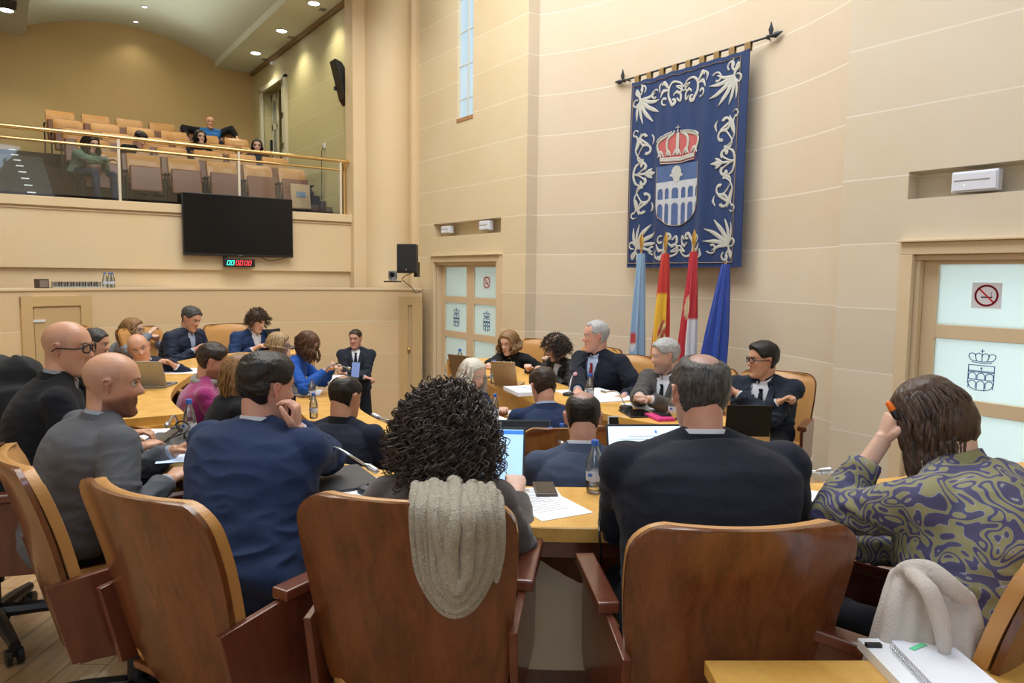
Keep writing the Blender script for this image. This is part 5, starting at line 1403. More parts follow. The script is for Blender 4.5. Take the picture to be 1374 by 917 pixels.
        if vt is not None:
            t_low, wtop = vt; sb = MB(); rr = []
            shm = of.get('shirt') or cloth('shirt_white', (.72, .74, .80), .7, amt=.03)
            sb2 = MB(); torso(sb2, max(.0, thick-.010), .10, 1.0, 40); sb2.build('shirt', shm, root, None, 70)
            if kind in ('jacket', 'coat') and of.get('lapel', True):
                for s in (-1, 1):
                    A_, B_, Cc = [], [], []
                    for i in range(15):
                        q = i/14; t = lerp(t_low-.01, 1.01, q); u_ = s*(wtop*q**.8*.98+.004); lw = of.get('lw', .050)*math.sin(PI*min(1, .12+q*.90))**.5
                        A_.append(surfJ(t, u_-s*.020*min(1, q*5+.1), .004)); B_.append(surfJ(t, u_+s*lw*.5, .010)); Cc.append(surfJ(t-.02, u_+s*lw, .003))
                    lp = MB(); lp.strip(A_, B_); lp.strip(B_, Cc); lo = lp.build('lapel', jm, root, None, 60); so = lo.modifiers.new('s', 'SOLIDIFY'); so.thickness = .003
            if of.get('tie'):
                A_, B_ = [], []; tl = MB(); n_t = 14
                for i in range(n_t+1):
                    q = i/n_t; t = lerp(.90, t_low-.02, q); w2 = lerp(.014, .034, q); A_.append([surf(t, -w2, thick-.004), surf(t, 0, thick+.004), surf(t, w2, thick-.004), surf(t, 0, thick-.008)])
                tl.rings(A_, True); kn = surf(.915, 0, thick-.004); d_, r_, n_ = frame(.92)
                tl.rings([[kn+d_*.022+r_*a*.016+n_*b for a, b in ((-1, .0), (0, .010), (1, .0), (0, -.008))], [kn-d_*.016+r_*a*.010+n_*b for a, b in ((-1, .0), (0, .010), (1, .0), (0, -.008))]], True)
                tl.build('tie', of['tie'], root, None, 60)
        # collars
        cb_ = Nk*.95+spine(.93)*.05; cd_ = (Hc-hu*.05-hf*.012-cb_).normalized(); nb = cd_.orthogonal()
        fx = (fw*.6+hf*.4); fx = (fx-cd_*fx.dot(cd_)).normalized(); rx = fx.cross(cd_)
        def collar(name, r0, r1, h0, h1, gap, mt, drop=.0, thick_=.004):
            rr = []
            for j in range(33):
                a = R(90+gap)+(2*PI-2*R(gap))*j/32; c, s_ = math.cos(a), math.sin(a)
                dr = drop*max(0, s_)
                b0 = cb_+cd_*(h0-dr)+rx*c*r0+fx*s_*r0; b1 = cb_+cd_*(h1-dr*.8)+rx*c*r1+fx*s_*r1
                b2 = cb_+cd_*(h1-dr*.8-.001)+rx*c*(r1+thick_)+fx*s_*(r1+thick_); b3 = cb_+cd_*(h0-dr)+rx*c*(r0+thick_*2.2)+fx*s_*(r0+thick_*2.2)
                rr.append([b0, b1, b2, b3])
            mb_ = MB(); mb_.rings(rr, True); return mb_.build(name, mt, root, None, 60)
        ng = .060*min(g, 1.05)
        if of.get('collar', 'shirt') in ('shirt', 'both'):
            collar('shirt_collar', ng+.006, ng+.003, .0, .054, 7, of.get('shirt') or cloth('shirt_white', (.72, .74, .80), .7, amt=.03), .050)
        if kind in ('jacket', 'coat') and of.get('collar', 'shirt') == 'shirt': collar('jacket_collar', ng+.030, ng+.011, -.030, .040, 48, jm, .045, .007)
        if of.get('collar') == 'turtle': collar('turtleneck_collar', ng+.010, ng+.004, -.02, .045, 1, of.get('shirt'), .0, .007)
        if of.get('collar') == 'scarf':
            sbm = MB(); sbm.tube([cb_+cd_*(.012+.01*math.sin(a*2))+rx*math.cos(a)*(ng+.016)+fx*math.sin(a)*(ng+.016) for a in [2*PI*k/18 for k in range(19)]], .022, 10); sbm.build('scarf', of['shirt'], root)
        # cuffs
        if of.get('cuffs', True) and kind == 'jacket':
            for q in 'LR':
                a_ = E_[q]+(W_[q]-E_[q])*(of.get('cuff', .93)-.02); b_ = E_[q]+(W_[q]-E_[q])*(of.get('cuff', .93)+.05)
                MB().tube([a_, b_], [.032*g, .031*g], 14).build('shirt_cuff', of.get('shirt') or cloth('shirt_white', (.72, .74, .80), .7, amt=.03), root)
    if legs:
        tm = of.get('trousers') or cloth('trousers_dark', (.015, .017, .025)); lb = MB()
        for q in 'LR':
            hj = P0+rt*(sides[q]*.09*sc)
            lb.tube([hj, lerp(hj, K[q], .5), K[q], lerp(K[q], A[q], .4), A[q]+Z*.01], [.092*g, .080*g, .064*g, .060*g, .054*g], 14); lb.ball(K[q], .064*g, 8)
        lb.ball(P0, .135*g, 10, sc=(1.2, 1.0, .9))
        lme = remesh(lb, .010, 3, .5, [tm], 'trousers'); v = vget(lme); vset(lme, v-np.array(org)); smoothall(lme); link('trousers', lme, root, org)
        for q in 'LR':
            sf = (fw*.3+rt*.95).normalized() if (footR and q == 'R') else fw
            s_ = MB(); a_ = A[q]; s_.tube([a_-Z*.045-sf*.05, a_-Z*.045+sf*.02, a_-Z*.055+sf*.10, a_-Z*.062+sf*.17], [.040, .044, .042, .028], 12, flat=.75, up=(0, 0, 1), round_=True)
            s_.tube([a_+Z*.05, a_-Z*.02], [.045, .046], 12); s_.build('shoe', mat('shoe_black', (.012, .012, .014), .4) if 'shoe_black' not in bpy.data.materials else bpy.data.materials['shoe_black'], root)
    root['_'] = 0; del root['_']
    return dict(root=root, Tm=Tm, S=S, E=E_, W=W_, N=Nk, P0=P0, fw=fw, rt=rt, surf=surf, frame=frame, spine=spine, K=K, A=A)
# ------------------------------------------------------------------ cast
def rel(a): return FWD-a                       # a: degrees to the right of the viewing direction
navy = cloth('suit_navy', (.010, .014, .030)); black = cloth('suit_black', (.006, .007, .011)); royal = cloth('suit_blue', (.011, .026, .078)); greyw = cloth('suit_grey', (.095, .100, .115), amt=.2)
slate = cloth('suit_slate', (.055, .075, .13)); mid = cloth('suit_midnight', (.009, .012, .024))
lightblue = cloth('shirt_light_blue', (.42, .52, .72), .7, amt=.03); whites = cloth('shirt_white', (.72, .74, .80), .7, amt=.03)
hdark = hair_mat('hair_near_black', (.012, .009, .008)); hbrown = hair_mat('hair_dark_brown', (.030, .018, .012)); hgrey = hair_mat('hair_grey', (.16, .155, .15), .55); hsalt = hair_mat('hair_salt_pepper', (.055, .052, .050), .5, .8)
hblond = hair_mat('hair_blond', (.36, .24, .12)); hhoney = hair_mat('hair_honey', (.24, .13, .055)); hchest = hair_mat('hair_chestnut', (.10, .045, .022)); hwhite = hair_mat('hair_white_blond', (.62, .58, .50), .5, .25)
hF = hair_mat('hair_brown_near', (.060, .034, .022), .38, .6, (40, 40, 5)); hcurl = hair_mat('hair_curly_dark', (.062, .046, .038), .45, .7, (20, 20, 20)); hcurl2 = hair_mat('hair_curly_brown', (.05, .028, .016), .5, .6, (30, 30, 30))
hlight = hair_mat('hair_silver', (.40, .40, .40), .5, .3)
TAN = (.58, .31, .20); PALE = (.68, .43, .33); RUD = (.62, .33, .24)
deskarm = dict(L=('r', .44, -.17, .80), Rr=('r', .44, .17, .80))
PP = {}
# ---- near row, seen from behind
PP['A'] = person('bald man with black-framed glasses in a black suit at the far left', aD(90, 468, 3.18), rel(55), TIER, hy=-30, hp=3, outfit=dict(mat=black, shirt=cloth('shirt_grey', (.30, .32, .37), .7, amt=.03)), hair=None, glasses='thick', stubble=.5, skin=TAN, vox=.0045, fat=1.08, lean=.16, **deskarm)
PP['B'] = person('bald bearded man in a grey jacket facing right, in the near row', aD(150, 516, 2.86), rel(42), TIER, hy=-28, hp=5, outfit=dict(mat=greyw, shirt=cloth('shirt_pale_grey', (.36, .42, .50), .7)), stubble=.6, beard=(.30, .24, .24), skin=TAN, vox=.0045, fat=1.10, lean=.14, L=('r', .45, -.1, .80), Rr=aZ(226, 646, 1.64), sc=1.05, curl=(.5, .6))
PP['C'] = person('dark-haired man in a bright blue suit leaning on his right elbow, hand at his face', aD(357, 522, 2.75), rel(20), TIER, hy=-22, hp=8, outfit=dict(mat=royal, wrinkle=1.3), hair=dict(type='short', mat=hdark, t=.018, mess=.004, seed=4, side=.85), stubble=0, skin=RUD, vox=.0045, fat=1.20, body=(aD(322, 700, 2.42).x, aD(322, 700, 2.42).y), L=('r', .45, -.16, .80), Rr=aD(398, 578, 2.68), hintR=('r', .15, .95, -1.6), curl=(.4, .7), palm=(None, tuple(Vector((-_r[0], -_r[1], 0)))), handdir=(None, (0.05, 0, 1)), sc=1.06)
curlD = dict(type='curly', mat=hcurl, n=2100, len=.150, r=.0030, hr=.0115, core=((.112, .120, .115), (0, -.025, -.040)), seed=11, steps=26, turn=.42, grav=1.0, w=1.15)
PP['D'] = person('woman with a mass of dark curly hair in a brown tweed jacket, seen from behind', aD(597, 578, 2.25), rel(3), TIER, hp=6, fem=True, outfit=dict(mat=cloth('tweed_brown', (.085, .070, .064), .9, 420, .5, .3, .5), collar='none', name='tweed_jacket', cuffs=False, wrinkle=.8), hair=curlD, skin=PALE, vox=.006, fat=1.12, sc=1.03, lean=.12, L=('r', .40, -.22, .82), Rr=aD(694, 662, 2.62), hintR=('r', -.35, .45, -1.6), sh_drop=.01, shw=.165, footR=tuple(aZ(688, 862, TIER+.09)))
PP['E'] = person('big man with thinning grey hair in a black suit, seen from behind', aD(940, 530, 2.22), rel(-3), TIER, outfit=dict(mat=mid, wrinkle=1.0, thick=.016), hair=dict(type='short', mat=hsalt, t=.008, bald=.72, mess=.003, seed=8, side=.8), skin=RUD, vox=.0045, fat=1.30, shw=.235, sc=1.04, lean=.10, body=(aD(955, 760, 2.02).x, aD(955, 760, 2.02).y), L=aD(868, 668, 2.62), Rr=aD(1030, 668, 2.62), hintL=('r', -.5, -.75, -1.5), hintR=('r', -.4, .5, -1.5), hp=5, sh_drop=.0)
mF, tF, pF = nt('patterned_blouse')
tc = N(tF, 'ShaderNodeTexCoord'); nF = N(tF, 'ShaderNodeTexNoise', Scale=10.0, Detail=0.0, Distortion=1.8); tF.links.new(tc.outputs['Object'], nF.inputs['Vector'])
mm = N(tF, 'ShaderNodeMath', operation='MULTIPLY'); mm.inputs[1].default_value = 34; tF.links.new(nF.outputs['Fac'], mm.inputs[0]); sn = N(tF, 'ShaderNodeMath', operation='SINE'); tF.links.new(mm.outputs[0], sn.inputs[0])
crF = N(tF, 'ShaderNodeValToRGB'); crF.color_ramp.interpolation = 'LINEAR'; e = crF.color_ramp.elements; e[0].position = .0; e[0].color = (.065, .060, .135, 1); e[1].position = 1; e[1].color = (.25, .235, .12, 1)
for po, c in ((.40, (.062, .06, .15)), (.46, (.10, .10, .19)), (.55, (.36, .36, .42)), (.60, (.22, .21, .12)), (.66, (.25, .235, .11))):
    k = e.new(po); k.color = c4(c)
mr = N(tF, 'ShaderNodeMapRange'); mr.inputs[1].default_value = -1; mr.inputs[2].default_value = 1; tF.links.new(sn.outputs[0], mr.inputs[0]); tF.links.new(mr.outputs[0], crF.inputs[0]); tF.links.new(crF.outputs[0], pF.inputs['Base Color']); pF.inputs['Roughness'].default_value = .8
fh = aD(1250, 562, 2.06)
PP['F'] = person('brown-haired woman in an olive and purple patterned blouse resting her head on her hand', fh, rel(-32), TIER, hp=38, hy=8, fem=True, outfit=dict(type='blouse', mat=mF, collar='turtle', shirt=mF, name='blouse', cuff=.72, thick=.016, wrinkle=1.2), hair=dict(type='long', mat=hF, len=.135, n=620, r=.0062, wave=.006, spread=1.0, vol=.007, seed=21, back=((.080, .086, .098), (0, -.030, -.015)), fringe=.0, headdown=.35), skin=PALE, vox=.0045, fat=1.34, sc=.98, body=(aD(1300, 800, 1.82).x, aD(1300, 800, 1.82).y), L=aD(1184, 592, 2.10), Rr=('r', .42, .05, .80), hintL=('r', .6, -.5, -1), curl=(.9, .4), handdir=(tuple(Vector((.0, 0, 1))+Vector((_r[0], _r[1], 0))*.25), None), palm=(tuple(Vector((_r[0], _r[1], 0))), None), hump=.10, shw=.20)
# ---- inner row
PP['G'] = person('man with a bald crown in a slate-blue jacket, seen from behind in the lower row', aD(782, 562, 3.25), rel(2), INNER, hp=12, outfit=dict(mat=slate, shirt=whites), hair=dict(type='short', mat=hdark, t=.006, bald=.80, mess=.002, seed=3), skin=RUD, vox=.006, fat=1.08, lean=.12, **deskarm)
PP['H'] = person('man with cropped thinning hair in a dark navy jacket and black turtleneck', aD(463, 534, 4.0), rel(14), INNER, hy=-14, hp=8, outfit=dict(mat=navy, collar='turtle', shirt=black, cuffs=False), hair=dict(type='short', mat=hdark, t=.006, bald=.45, mess=.002, seed=5), skin=TAN, vox=.006, fat=1.06, **deskarm)
PP['K'] = person('man with dark brown hair in a magenta sweater and grey scarf, facing right', aD(285, 486, 5.0), rel(62), INNER, hy=-8, hp=16, outfit=dict(type='sweater', mat=cloth('magenta_knit', (.32, .022, .15), .9, 90, .2, .4, .7), collar='scarf', shirt=cloth('scarf_grey', (.30, .29, .28), .9, 90, .2, .3, .6), name='sweater'), hair=dict(type='short', mat=hbrown, t=.020, mess=.004, seed=9, side=.8), beard=(.5, .4, .36), skin=TAN, vox=.007, lean=.10, **deskarm)
PP['L'] = person('woman with long straight blond hair in a black top, behind the blue-suited man', aD(322, 502, 4.55), rel(52), INNER, hp=8, fem=True, outfit=dict(type='blouse', mat=black, collar='none', name='top'), hair=dict(type='long', mat=hhoney, len=.17, n=260, r=.006, wave=.004, seed=31, vol=.014), skin=PALE, vox=.008, **deskarm)
PP['M'] = person('person with short blond hair and glasses, hand on chin, facing right', aD(374, 464, 6.9), rel(80), INNER, hp=8, fem=True, outfit=dict(type='jacket', mat=cloth('jacket_white', (.5, .5, .52)), collar='none'), hair=dict(type='long', mat=hblond, len=.03, n=200, r=.006, wave=.003, seed=32, vol=.020), glasses='light', skin=PALE, vox=.008, Rr=aD(388, 484, 6.8), L=('r', .38, -.1, .80), hintR=('r', .6, .4, -1), curl=(.5, 1.1), handdir=(None, (0, 0, 1)))
PP['N'] = person('woman with long auburn hair in a royal-blue jacket looking down at a phone', aD(412, 462, 6.85), rel(88), INNER, hp=32, fem=True, outfit=dict(mat=cloth('jacket_cobalt', (.008, .075, .36), .7), collar='none', name='jacket', cuffs=False), hair=dict(type='long', mat=hchest, len=.15, n=280, r=.006, wave=.010, seed=33, fringe=.1, vol=.014), skin=PALE, vox=.007, lean=.22, L=aD(446, 494, 6.95), Rr=aD(437, 497, 6.7), curl=(.8, .7), body=(aD(380, 520, 7.0).x, aD(380, 520, 7.0).y), handdir=(tuple(Vector((_r[0], _r[1], .4))), tuple(Vector((_r[0], _r[1], .35)))), palm=((0, 0, -1), (0, 0, 1)), hump=.07)
PP['I'] = person('white-haired woman with a taupe headband looking down, in a denim-blue jacket', aD(634, 503, 5.5), rel(128), INNER, hp=16, fem=True, outfit=dict(mat=cloth('denim_dark', (.035, .055, .11), .8), collar='none', cuffs=False, name='denim_jacket'), hair=dict(type='long', mat=hwhite, len=.13, n=280, r=.006, wave=.008, seed=34, band=True, vol=.012), skin=PALE, vox=.006, lean=.05, L=('r', .30, -.12, .84), Rr=('r', .30, .12, .84))
PP['J'] = person('man with short brown hair in a navy suit, seen from behind before the head table', aD(729, 520, 4.8), rel(-12), INNER, hp=20, hy=8, outfit=dict(mat=cloth('suit_blue_dark', (.012, .026, .075)), shirt=lightblue), hair=dict(type='short', mat=hbrown, t=.018, mess=.004, seed=12), skin=RUD, vox=.006, lean=.16, **deskarm)
# ---- left side
PP['O'] = person('young man with brown curly hair in a blue suit and open white shirt', aD(345, 430, 7.8), rel(132), TIER, hp=24, hy=14, outfit=dict(mat=cloth('suit_blue_far', (.018, .042, .12)), v=(.45, .07), shirt=whites, collar='shirt'), hair=dict(type='curly', mat=hcurl2, n=700, len=.055, r=.0035, hr=.008, core=((.092, .108, .080), (0, -.010, .045)), seed=13, steps=12, turn=.5, grav=.2, keep=1), skin=PALE, vox=.007, lean=.15, L=('r', .36, -.12, .78), Rr=('r', .36, .12, .78))
PP['P'] = person('man with short grey-brown hair in a navy zip jacket looking down', aD(256, 428, 7.4), rel(108), TIER, hp=22, outfit=dict(type='jacket', mat=cloth('zip_navy', (.012, .020, .045), .6), v=(.62, .045), shirt=lightblue, lapel=False, collar='both'), hair=dict(type='short', mat=hsalt, t=.015, mess=.004, seed=14), skin=RUD, vox=.007, fat=1.08, lean=.18, L=('r', .36, -.1, .80), Rr=('r', .36, .1, .80))
PP['Q'] = person('woman with wavy light-brown hair and glasses in a grey top, by the curved wall', aD(178, 443, 7.6), rel(85), TIER, hp=6, fem=True, outfit=dict(type='sweater', mat=cloth('grey_knit', (.20, .22, .26), .9), collar='none', name='sweater'), hair=dict(type='long', mat=hhoney, len=.15, n=280, r=.0065, wave=.018, seed=35, spread=1.35, vol=.020), glasses='light', skin=PALE, vox=.008, L=('r', .36, -.1, .85), Rr=('r', .40, .18, .95))
PP['R'] = person('bald man in a navy suit leaning over his desk towards the camera', aD(187, 468, 5.9), rel(150), TIER, hp=8, hr=18, outfit=dict(mat=navy, v=(.5, .06), tie=navy, shirt=whites), stubble=.4, skin=TAN, vox=.007, lean=-.02, body=(aD(205, 520, 6.3).x, aD(205, 520, 6.3).y), L=('r', .40, -.15, .80), Rr=('r', .40, .15, .80))
PP['S'] = person('man with dark greying hair, half hidden behind the bald man with glasses', aD(128, 462, 6.0), rel(80), TIER, hp=10, outfit=dict(mat=navy), hair=dict(type='short', mat=hsalt, t=.014, mess=.006, seed=15), skin=TAN, vox=.009, **deskarm)
# ---- standing man
th = aD(477, 455, 9.5); fT = rel(172)
PP['T'] = person('man in a dark suit and tie standing with folded arms by the curved wall', th, fT, 0.0, hy=-18, hp=6, stand=True, outfit=dict(mat=cloth('suit_charcoal', (.020, .026, .040)), v=(.42, .075), tie=navy, shirt=whites, trousers=cloth('trousers_charcoal', (.014, .018, .028))), hair=dict(type='short', mat=hbrown, t=.009, mess=.002, seed=16), skin=RUD, vox=.007, lean=.0, L=('r', .20, .12, 1.16), Rr=('r', .23, -.13, 1.12), hintL=('r', -.2, -1, -.5), hintR=('r', -.2, 1, -.5), curl=(.5, .5), palm=((0, 0, 0.2), None), legs=True, fat=1.02)
# ---- head table
PP['h1'] = person('woman in black with wavy blond hair and a white bead necklace', aD(683, 460, 7.5), rel(-142), DAIS, hy=0, hp=16, fem=True, outfit=dict(type='blouse', mat=cloth('black_blouse', (.008, .008, .010), .8), collar='none', v=(.70, .07), shirt=skin_mat(PALE) if 0 else cloth('black_blouse', (.008, .008, .010), .8), name='blouse', thick=.014), hair=dict(type='long', mat=hhoney, len=.10, n=300, r=.0065, wave=.014, seed=36, spread=1.30, vol=.020), skin=PALE, vox=.006, fat=1.06, lean=.10, Rr=aD(655, 490, 7.1), L=aD(735, 484, 7.2), curl=(.6, 1.1), hintL=('r', -.3, -1, -.4))
PP['h2'] = person('woman with black curly hair and glasses in a black jacket over a white shirt', aD(746, 466, 6.8), rel(-125), DAIS, hy=-20, hp=22, fem=True, outfit=dict(mat=cloth('leather_black', (.010, .010, .012), .4), v=(.35, .07), shirt=whites, collar='none', cuffs=False), hair=dict(type='curly', mat=hcurl, n=900, len=.085, r=.0030, hr=.010, core=((.100, .100, .105), (0, -.035, .005)), seed=17, steps=16, turn=.5, grav=.7, keep=1), glasses='thick', skin=PALE, vox=.006, lean=.12, L=('r', .40, -.14, .79), Rr=('r', .40, .14, .79))
PP['h3'] = person('tall grey-haired man in a dark suit with a red tie', aD(800, 452, 6.0), rel(-138), DAIS, hy=-42, hp=2, outfit=dict(mat=mid, v=(.30, .072), tie=cloth('tie_red', (.24, .010, .018), .5), shirt=lightblue, thick=.014), hair=dict(type='short', mat=hlight, t=.010, mess=.002, kind='receding', seed=18), skin=RUD, vox=.0055, fat=1.08, sc=1.06, lean=.12, Rr=aD(775, 524, 5.65), L=aD(838, 532, 5.55), curl=(.7, 1.0))
PP['h4'] = person('grey-bearded man in a grey suit and black tie, hands clasped', aD(893, 478, 5.3), rel(-135), DAIS, hy=-38, hp=8, outfit=dict(mat=cloth('suit_warm_grey', (.075, .070, .070), amt=.25), v=(.35, .075), tie=black, shirt=whites, thick=.014), hair=dict(type='short', mat=hlight, t=.016, mess=.003, seed=19, side=.9), beard=(.62, .62, .66), skin=PALE, vox=.0055, fat=1.08, lean=.12, Rr=aD(858, 532, 4.98), L=aD(872, 536, 4.95), curl=(1.0, 1.0), thumb=(1, 1))
PP['h5'] = person('black-haired man with glasses and folded arms at the right end of the head table', aD(1024, 484, 5.0), rel(-148), DAIS, hy=-52, hp=2, outfit=dict(mat=cloth('suit_ink', (.013, .019, .034)), v=(.35, .070), tie=navy, shirt=whites, thick=.014), hair=dict(type='short', mat=hdark, t=.020, mess=.003, seed=20, quiff=.008), glasses='thick', skin=TAN, vox=.0055, fat=1.06, lean=.06, L=('r', .26, .13, .88), Rr=('r', .22, -.13, .84), hintL=('r', -.1, -1, -.6), hintR=('r', -.1, 1, -.6), curl=(.9, .9))
# necklace
A_ = PP['h1']; nb = MB()
for k in range(34):
    q = k/33; a = lerp(-1, 1, q); t = lerp(.96, .66, 1-abs(a)**1.6); u_ = .068*a*(.75+.25*(1-abs(a))) ; nb.ball(A_['surf'](t, u_, .026), .0075, 5)
nb.build('bead_necklace', mat('pearl_white', (.75, .73, .70), .3), A_['root'])
# ---- gallery
gb = dict(vox=.011, legs=True)
PP['g1'] = person('woman with long brown hair in a sage-green hoodie sitting in the gallery front row', aX(122, 192, -12.0), rel(110), 3.34, hp=26, fem=True, outfit=dict(type='sweater', mat=cloth('sage_fleece', (.16, .24, .19), .9), collar='none', v=(.7, .05), shirt=whites, trousers=cloth('jeans_navy', (.03, .045, .10))), hair=dict(type='long', mat=hbrown, len=.16, n=200, r=.008, wave=.012, seed=41, spread=1.3, vol=.018), skin=PALE, lean=.14, sitz=.42, L=aX(140, 213, -11.75), Rr=aX(148, 214, -11.6), hump=.06, **gb)
PP['g2'] = person('dark-haired person in black bent over in the second row of the gallery', aX(188, 187, -12.95), rel(120), 3.62, hp=35, outfit=dict(type='sweater', mat=black, collar='none'), hair=dict(type='short', mat=hdark, t=.018, seed=42), skin=PALE, lean=.22, sitz=.42, hump=.07, **gb)
PP['g3'] = person('dark-haired woman in black in the middle of the gallery, looking right', aX(268, 184, -13.75), rel(130), 3.89, hp=4, fem=True, outfit=dict(type='blouse', mat=black, collar='none'), hair=dict(type='long', mat=hdark, len=.10, n=200, r=.008, wave=.006, seed=43, vol=.014), skin=PALE, lean=.08, sitz=.42, **gb)
PP['g4'] = person('dark-haired woman at the right side of the gallery, head just above the rail', aX(345, 196, -13.2), rel(160), 3.62, hp=8, fem=True, outfit=dict(type='blouse', mat=cloth('dark_grey_top', (.04, .045, .05)), collar='none'), hair=dict(type='long', mat=hdark, len=.10, n=200, r=.008, wave=.004, seed=44, vol=.010), skin=PALE, lean=.08, sitz=.42, **gb)
bj = aX(282, 165, -15.35)
PP['g5'] = person('bald man in a bright blue and black jacket in the top row of the gallery', bj, rel(150), 4.45, hp=4, outfit=dict(type='jacket', mat=black, core_mat=cloth('jacket_sky', (.02, .16, .50), .6), collar='none', cuffs=False), skin=TAN, lean=.05, sitz=.42, L=aX(318, 184, -15.3), Rr=aX(250, 184, -15.3), hintL=('r', 0, -1, 0), hintR=('r', 0, 1, 0), **gb)
# ------------------------------------------------------------------ chairs
# -
def seat_of(k, face, z, label, back=.02, scale=1, group=None, dx=0, dy=0):
    p = PP[k]['P0']; d = Vector((math.cos(R(face)), math.sin(R(face)), 0)); q = p-d*back
    return chair(q.x+dx, q.y+dy, z, face, label, group, scale)
chair_top(10, 610, rel(50), 'second wooden-backed swivel chair from the left edge, cut by it', scale=1.0)
chair_top(176, 658, rel(31), 'wooden-backed swivel chair between the grey jacket and the blue suit')
CH3 = chair_top(540, 668, rel(7), 'wooden-backed swivel chair with a beige scarf hanging over its back', scale=1.02)
chair_top(1006, 704, rel(-5), 'wooden-backed swivel chair with a light reflection, behind the big man in black')
chair_top(1438, 712, rel(-46), 'wooden-backed swivel chair at the right edge with a cream coat over it')
chair_top(236, 519, rel(58), 'empty-looking tan leather chair beyond the grey desk mat, left of the magenta sweater', INNER)
seat_of('A', rel(60), TIER, 'swivel chair at the far left edge with a black jacket over its back', .12)
seat_of('G', rel(2), INNER, 'swivel chair of the man with the bald crown, its top just above the desk', .10)
seat_of('H', rel(14), INNER, 'swivel chair of the man in the black turtleneck', .10)
seat_of('K', rel(62), INNER, 'swivel chair of the man in the magenta sweater', .10)
seat_of('L', rel(40), INNER, 'swivel chair of the blond woman in black', .10)
seat_of('J', rel(-12), INNER, 'swivel chair of the navy-suited man before the head table', .06)
for k, lb, fc in (('h1', 'tan leather chair at the left end of the head table, behind the woman with beads', -142), ('h2', 'tan leather chair behind the curly-haired woman in the black jacket', -128), ('h3', 'tan leather chair behind the man with the red tie', -138), ('h4', 'tan leather chair behind the grey-bearded man', -135)):
    seat_of(k, rel(fc), DAIS, lb, .10, .97)
seat_of('h5', rel(-150), DAIS, 'tan leather chair with wooden back at the right end of the head table', .10, .97)
seat_of('O', rel(132), TIER, 'tan leather chair of the curly-haired young man', .12, 1.0, dx=-.0)
seat_of('P', rel(108), TIER, 'tan leather chair of the man in the navy zip jacket', .12)
seat_of('Q', rel(85), TIER, 'chair of the woman in grey by the curved wall', .10)
seat_of('N', rel(88), INNER, 'chair of the woman in the royal-blue jacket', .12)
# ================================================================== THINGS ON THE DESKS
ZT, ZI, ZH = TIER+.75, INNER+.75, DAIS+.75
def bottle_proto():
    r = empty('water_bottle', (0, 0, 0), 'x', 'bottle', 'plastic water bottles on the desks')
    prof = [(.024, .001), (.030, .006), (.032, .02), (.0315, .030)]+[(.0325 if k % 2 else .0300, .034+k*.009) for k in range(5)]+[(.0325, .085), (.032, .11), (.027, .135), (.020, .160), (.0135, .178), (.0125, .190)]
    MB().lathe(prof, n=20).build('body', mbottle, r)
    MB().lathe([(.0328, .050), (.0332, .052), (.0332, .084), (.0328, .086)], n=20).build('label_band', mat('label_film', (.55, .60, .70), .5), r)
    f = MB(); f.ball((-.012, -.0325, .075), .009, 6, sc=(1, .15, .8)); f.build('label_mark', mcap, r)
    MB().lathe([(.0145, .184), (.0150, .186), (.0150, .203), (.013, .206)], n=16).build('cap', mcap, r)
    return r
bp = bottle_proto(); bfirst = [True]
def bottle(px, py, z, label, sc=1):
    p = aZ(px, py, z)
    if bfirst[0]: bfirst[0] = False; bp.location = p; bp['label'] = label; bp.scale = (sc,)*3; bp.rotation_euler = (0, 0, R(40)); return bp
    return dup(bp, p, R(40), label, None, sc)
bottle(797, 661, ZT, 'clear blue-capped water bottle on the near desk, beside the big black suit', 1.0)
bottle(255, 590, ZT, 'clear water bottle with blue cap between the grey jacket and the blue suit', .98)
bottle(421, 562, ZI+.03, 'water bottle standing behind the face of the man in bright blue, nearer of two', .95)
bottle(419, 537, ZI+.03, 'water bottle behind another one, beside the woman in royal blue', .95)
bottle(738, 618, ZI, 'left of two blue-capped bottles beside the bald crown', 1.0)
bottle(753, 612, ZI, 'right of two blue-capped bottles beside the bald crown', 1.0)
bottle(663, 516, ZH, 'water bottle on the head table between two tablets, by the bead necklace')
bottle(791, 539, ZH, 'water bottle on the head table before the man with the red tie')
bottle(903, 563, ZH, 'water bottle on the head table beside the pink notebook')
bottle(617, 497, ZH, 'water bottle at the left end of the head table, only its blue cap clear')
bottle(664, 563, ZI+.09, 'small water bottle in front of the white-haired woman', .9)
MICN = [0]
def mic(base, tip, label, mid=None, puck=True, ring=True, hs=1):
    o = empty('desk_microphone', base, label, 'microphone', 'gooseneck microphones on the desks'); base = Vector(base); tip = Vector(tip)
    m_ = Vector(mid) if mid is not None else base*.55+tip*.45+Vector((0, 0, .06))
    if puck: MB().lathe([(.045, 0), (.048, .006), (.042, .020), (.020, .026)], base, 20).build('base', mblack, o)
    d = (tip-m_).normalized()
    MB().tube(catmull([base+Vector((0, 0, .01)), m_, tip], 8), .0048, 8).build('gooseneck', msilver, o)
    MB().tube([tip, tip+d*.018*hs, tip+d*.05*hs], [.006, .0125, .012], 12, round_=True).build('microphone_head', msilver, o)
    if ring: MB().lathe([(.0135, 0), (.0135, .005)], tip+d*.016, 12, axis=d).build('indicator_ring', mgrey if ring is True else ring, o)
    return o
b = aZ(452, 634, ZT); mic(aZ(440, 612, ZT), aD(490, 624, 2.72), 'silver gooseneck microphone arching right beside the blue sleeve', mid=aD(450, 601, 2.75))
b = aZ(495, 661, ZT); o = MB().lathe([(.050, 0), (.052, .008), (.046, .022), (.030, .030)], b, 24); o = o.build('conference_unit', mat('unit_grey', (.045, .05, .06), .5), None, b); o.scale = (1.0, .8, 1); props(o, 'small rounded dark grey unit on white papers, between the blue sleeve and the curly hair', 'conference unit')
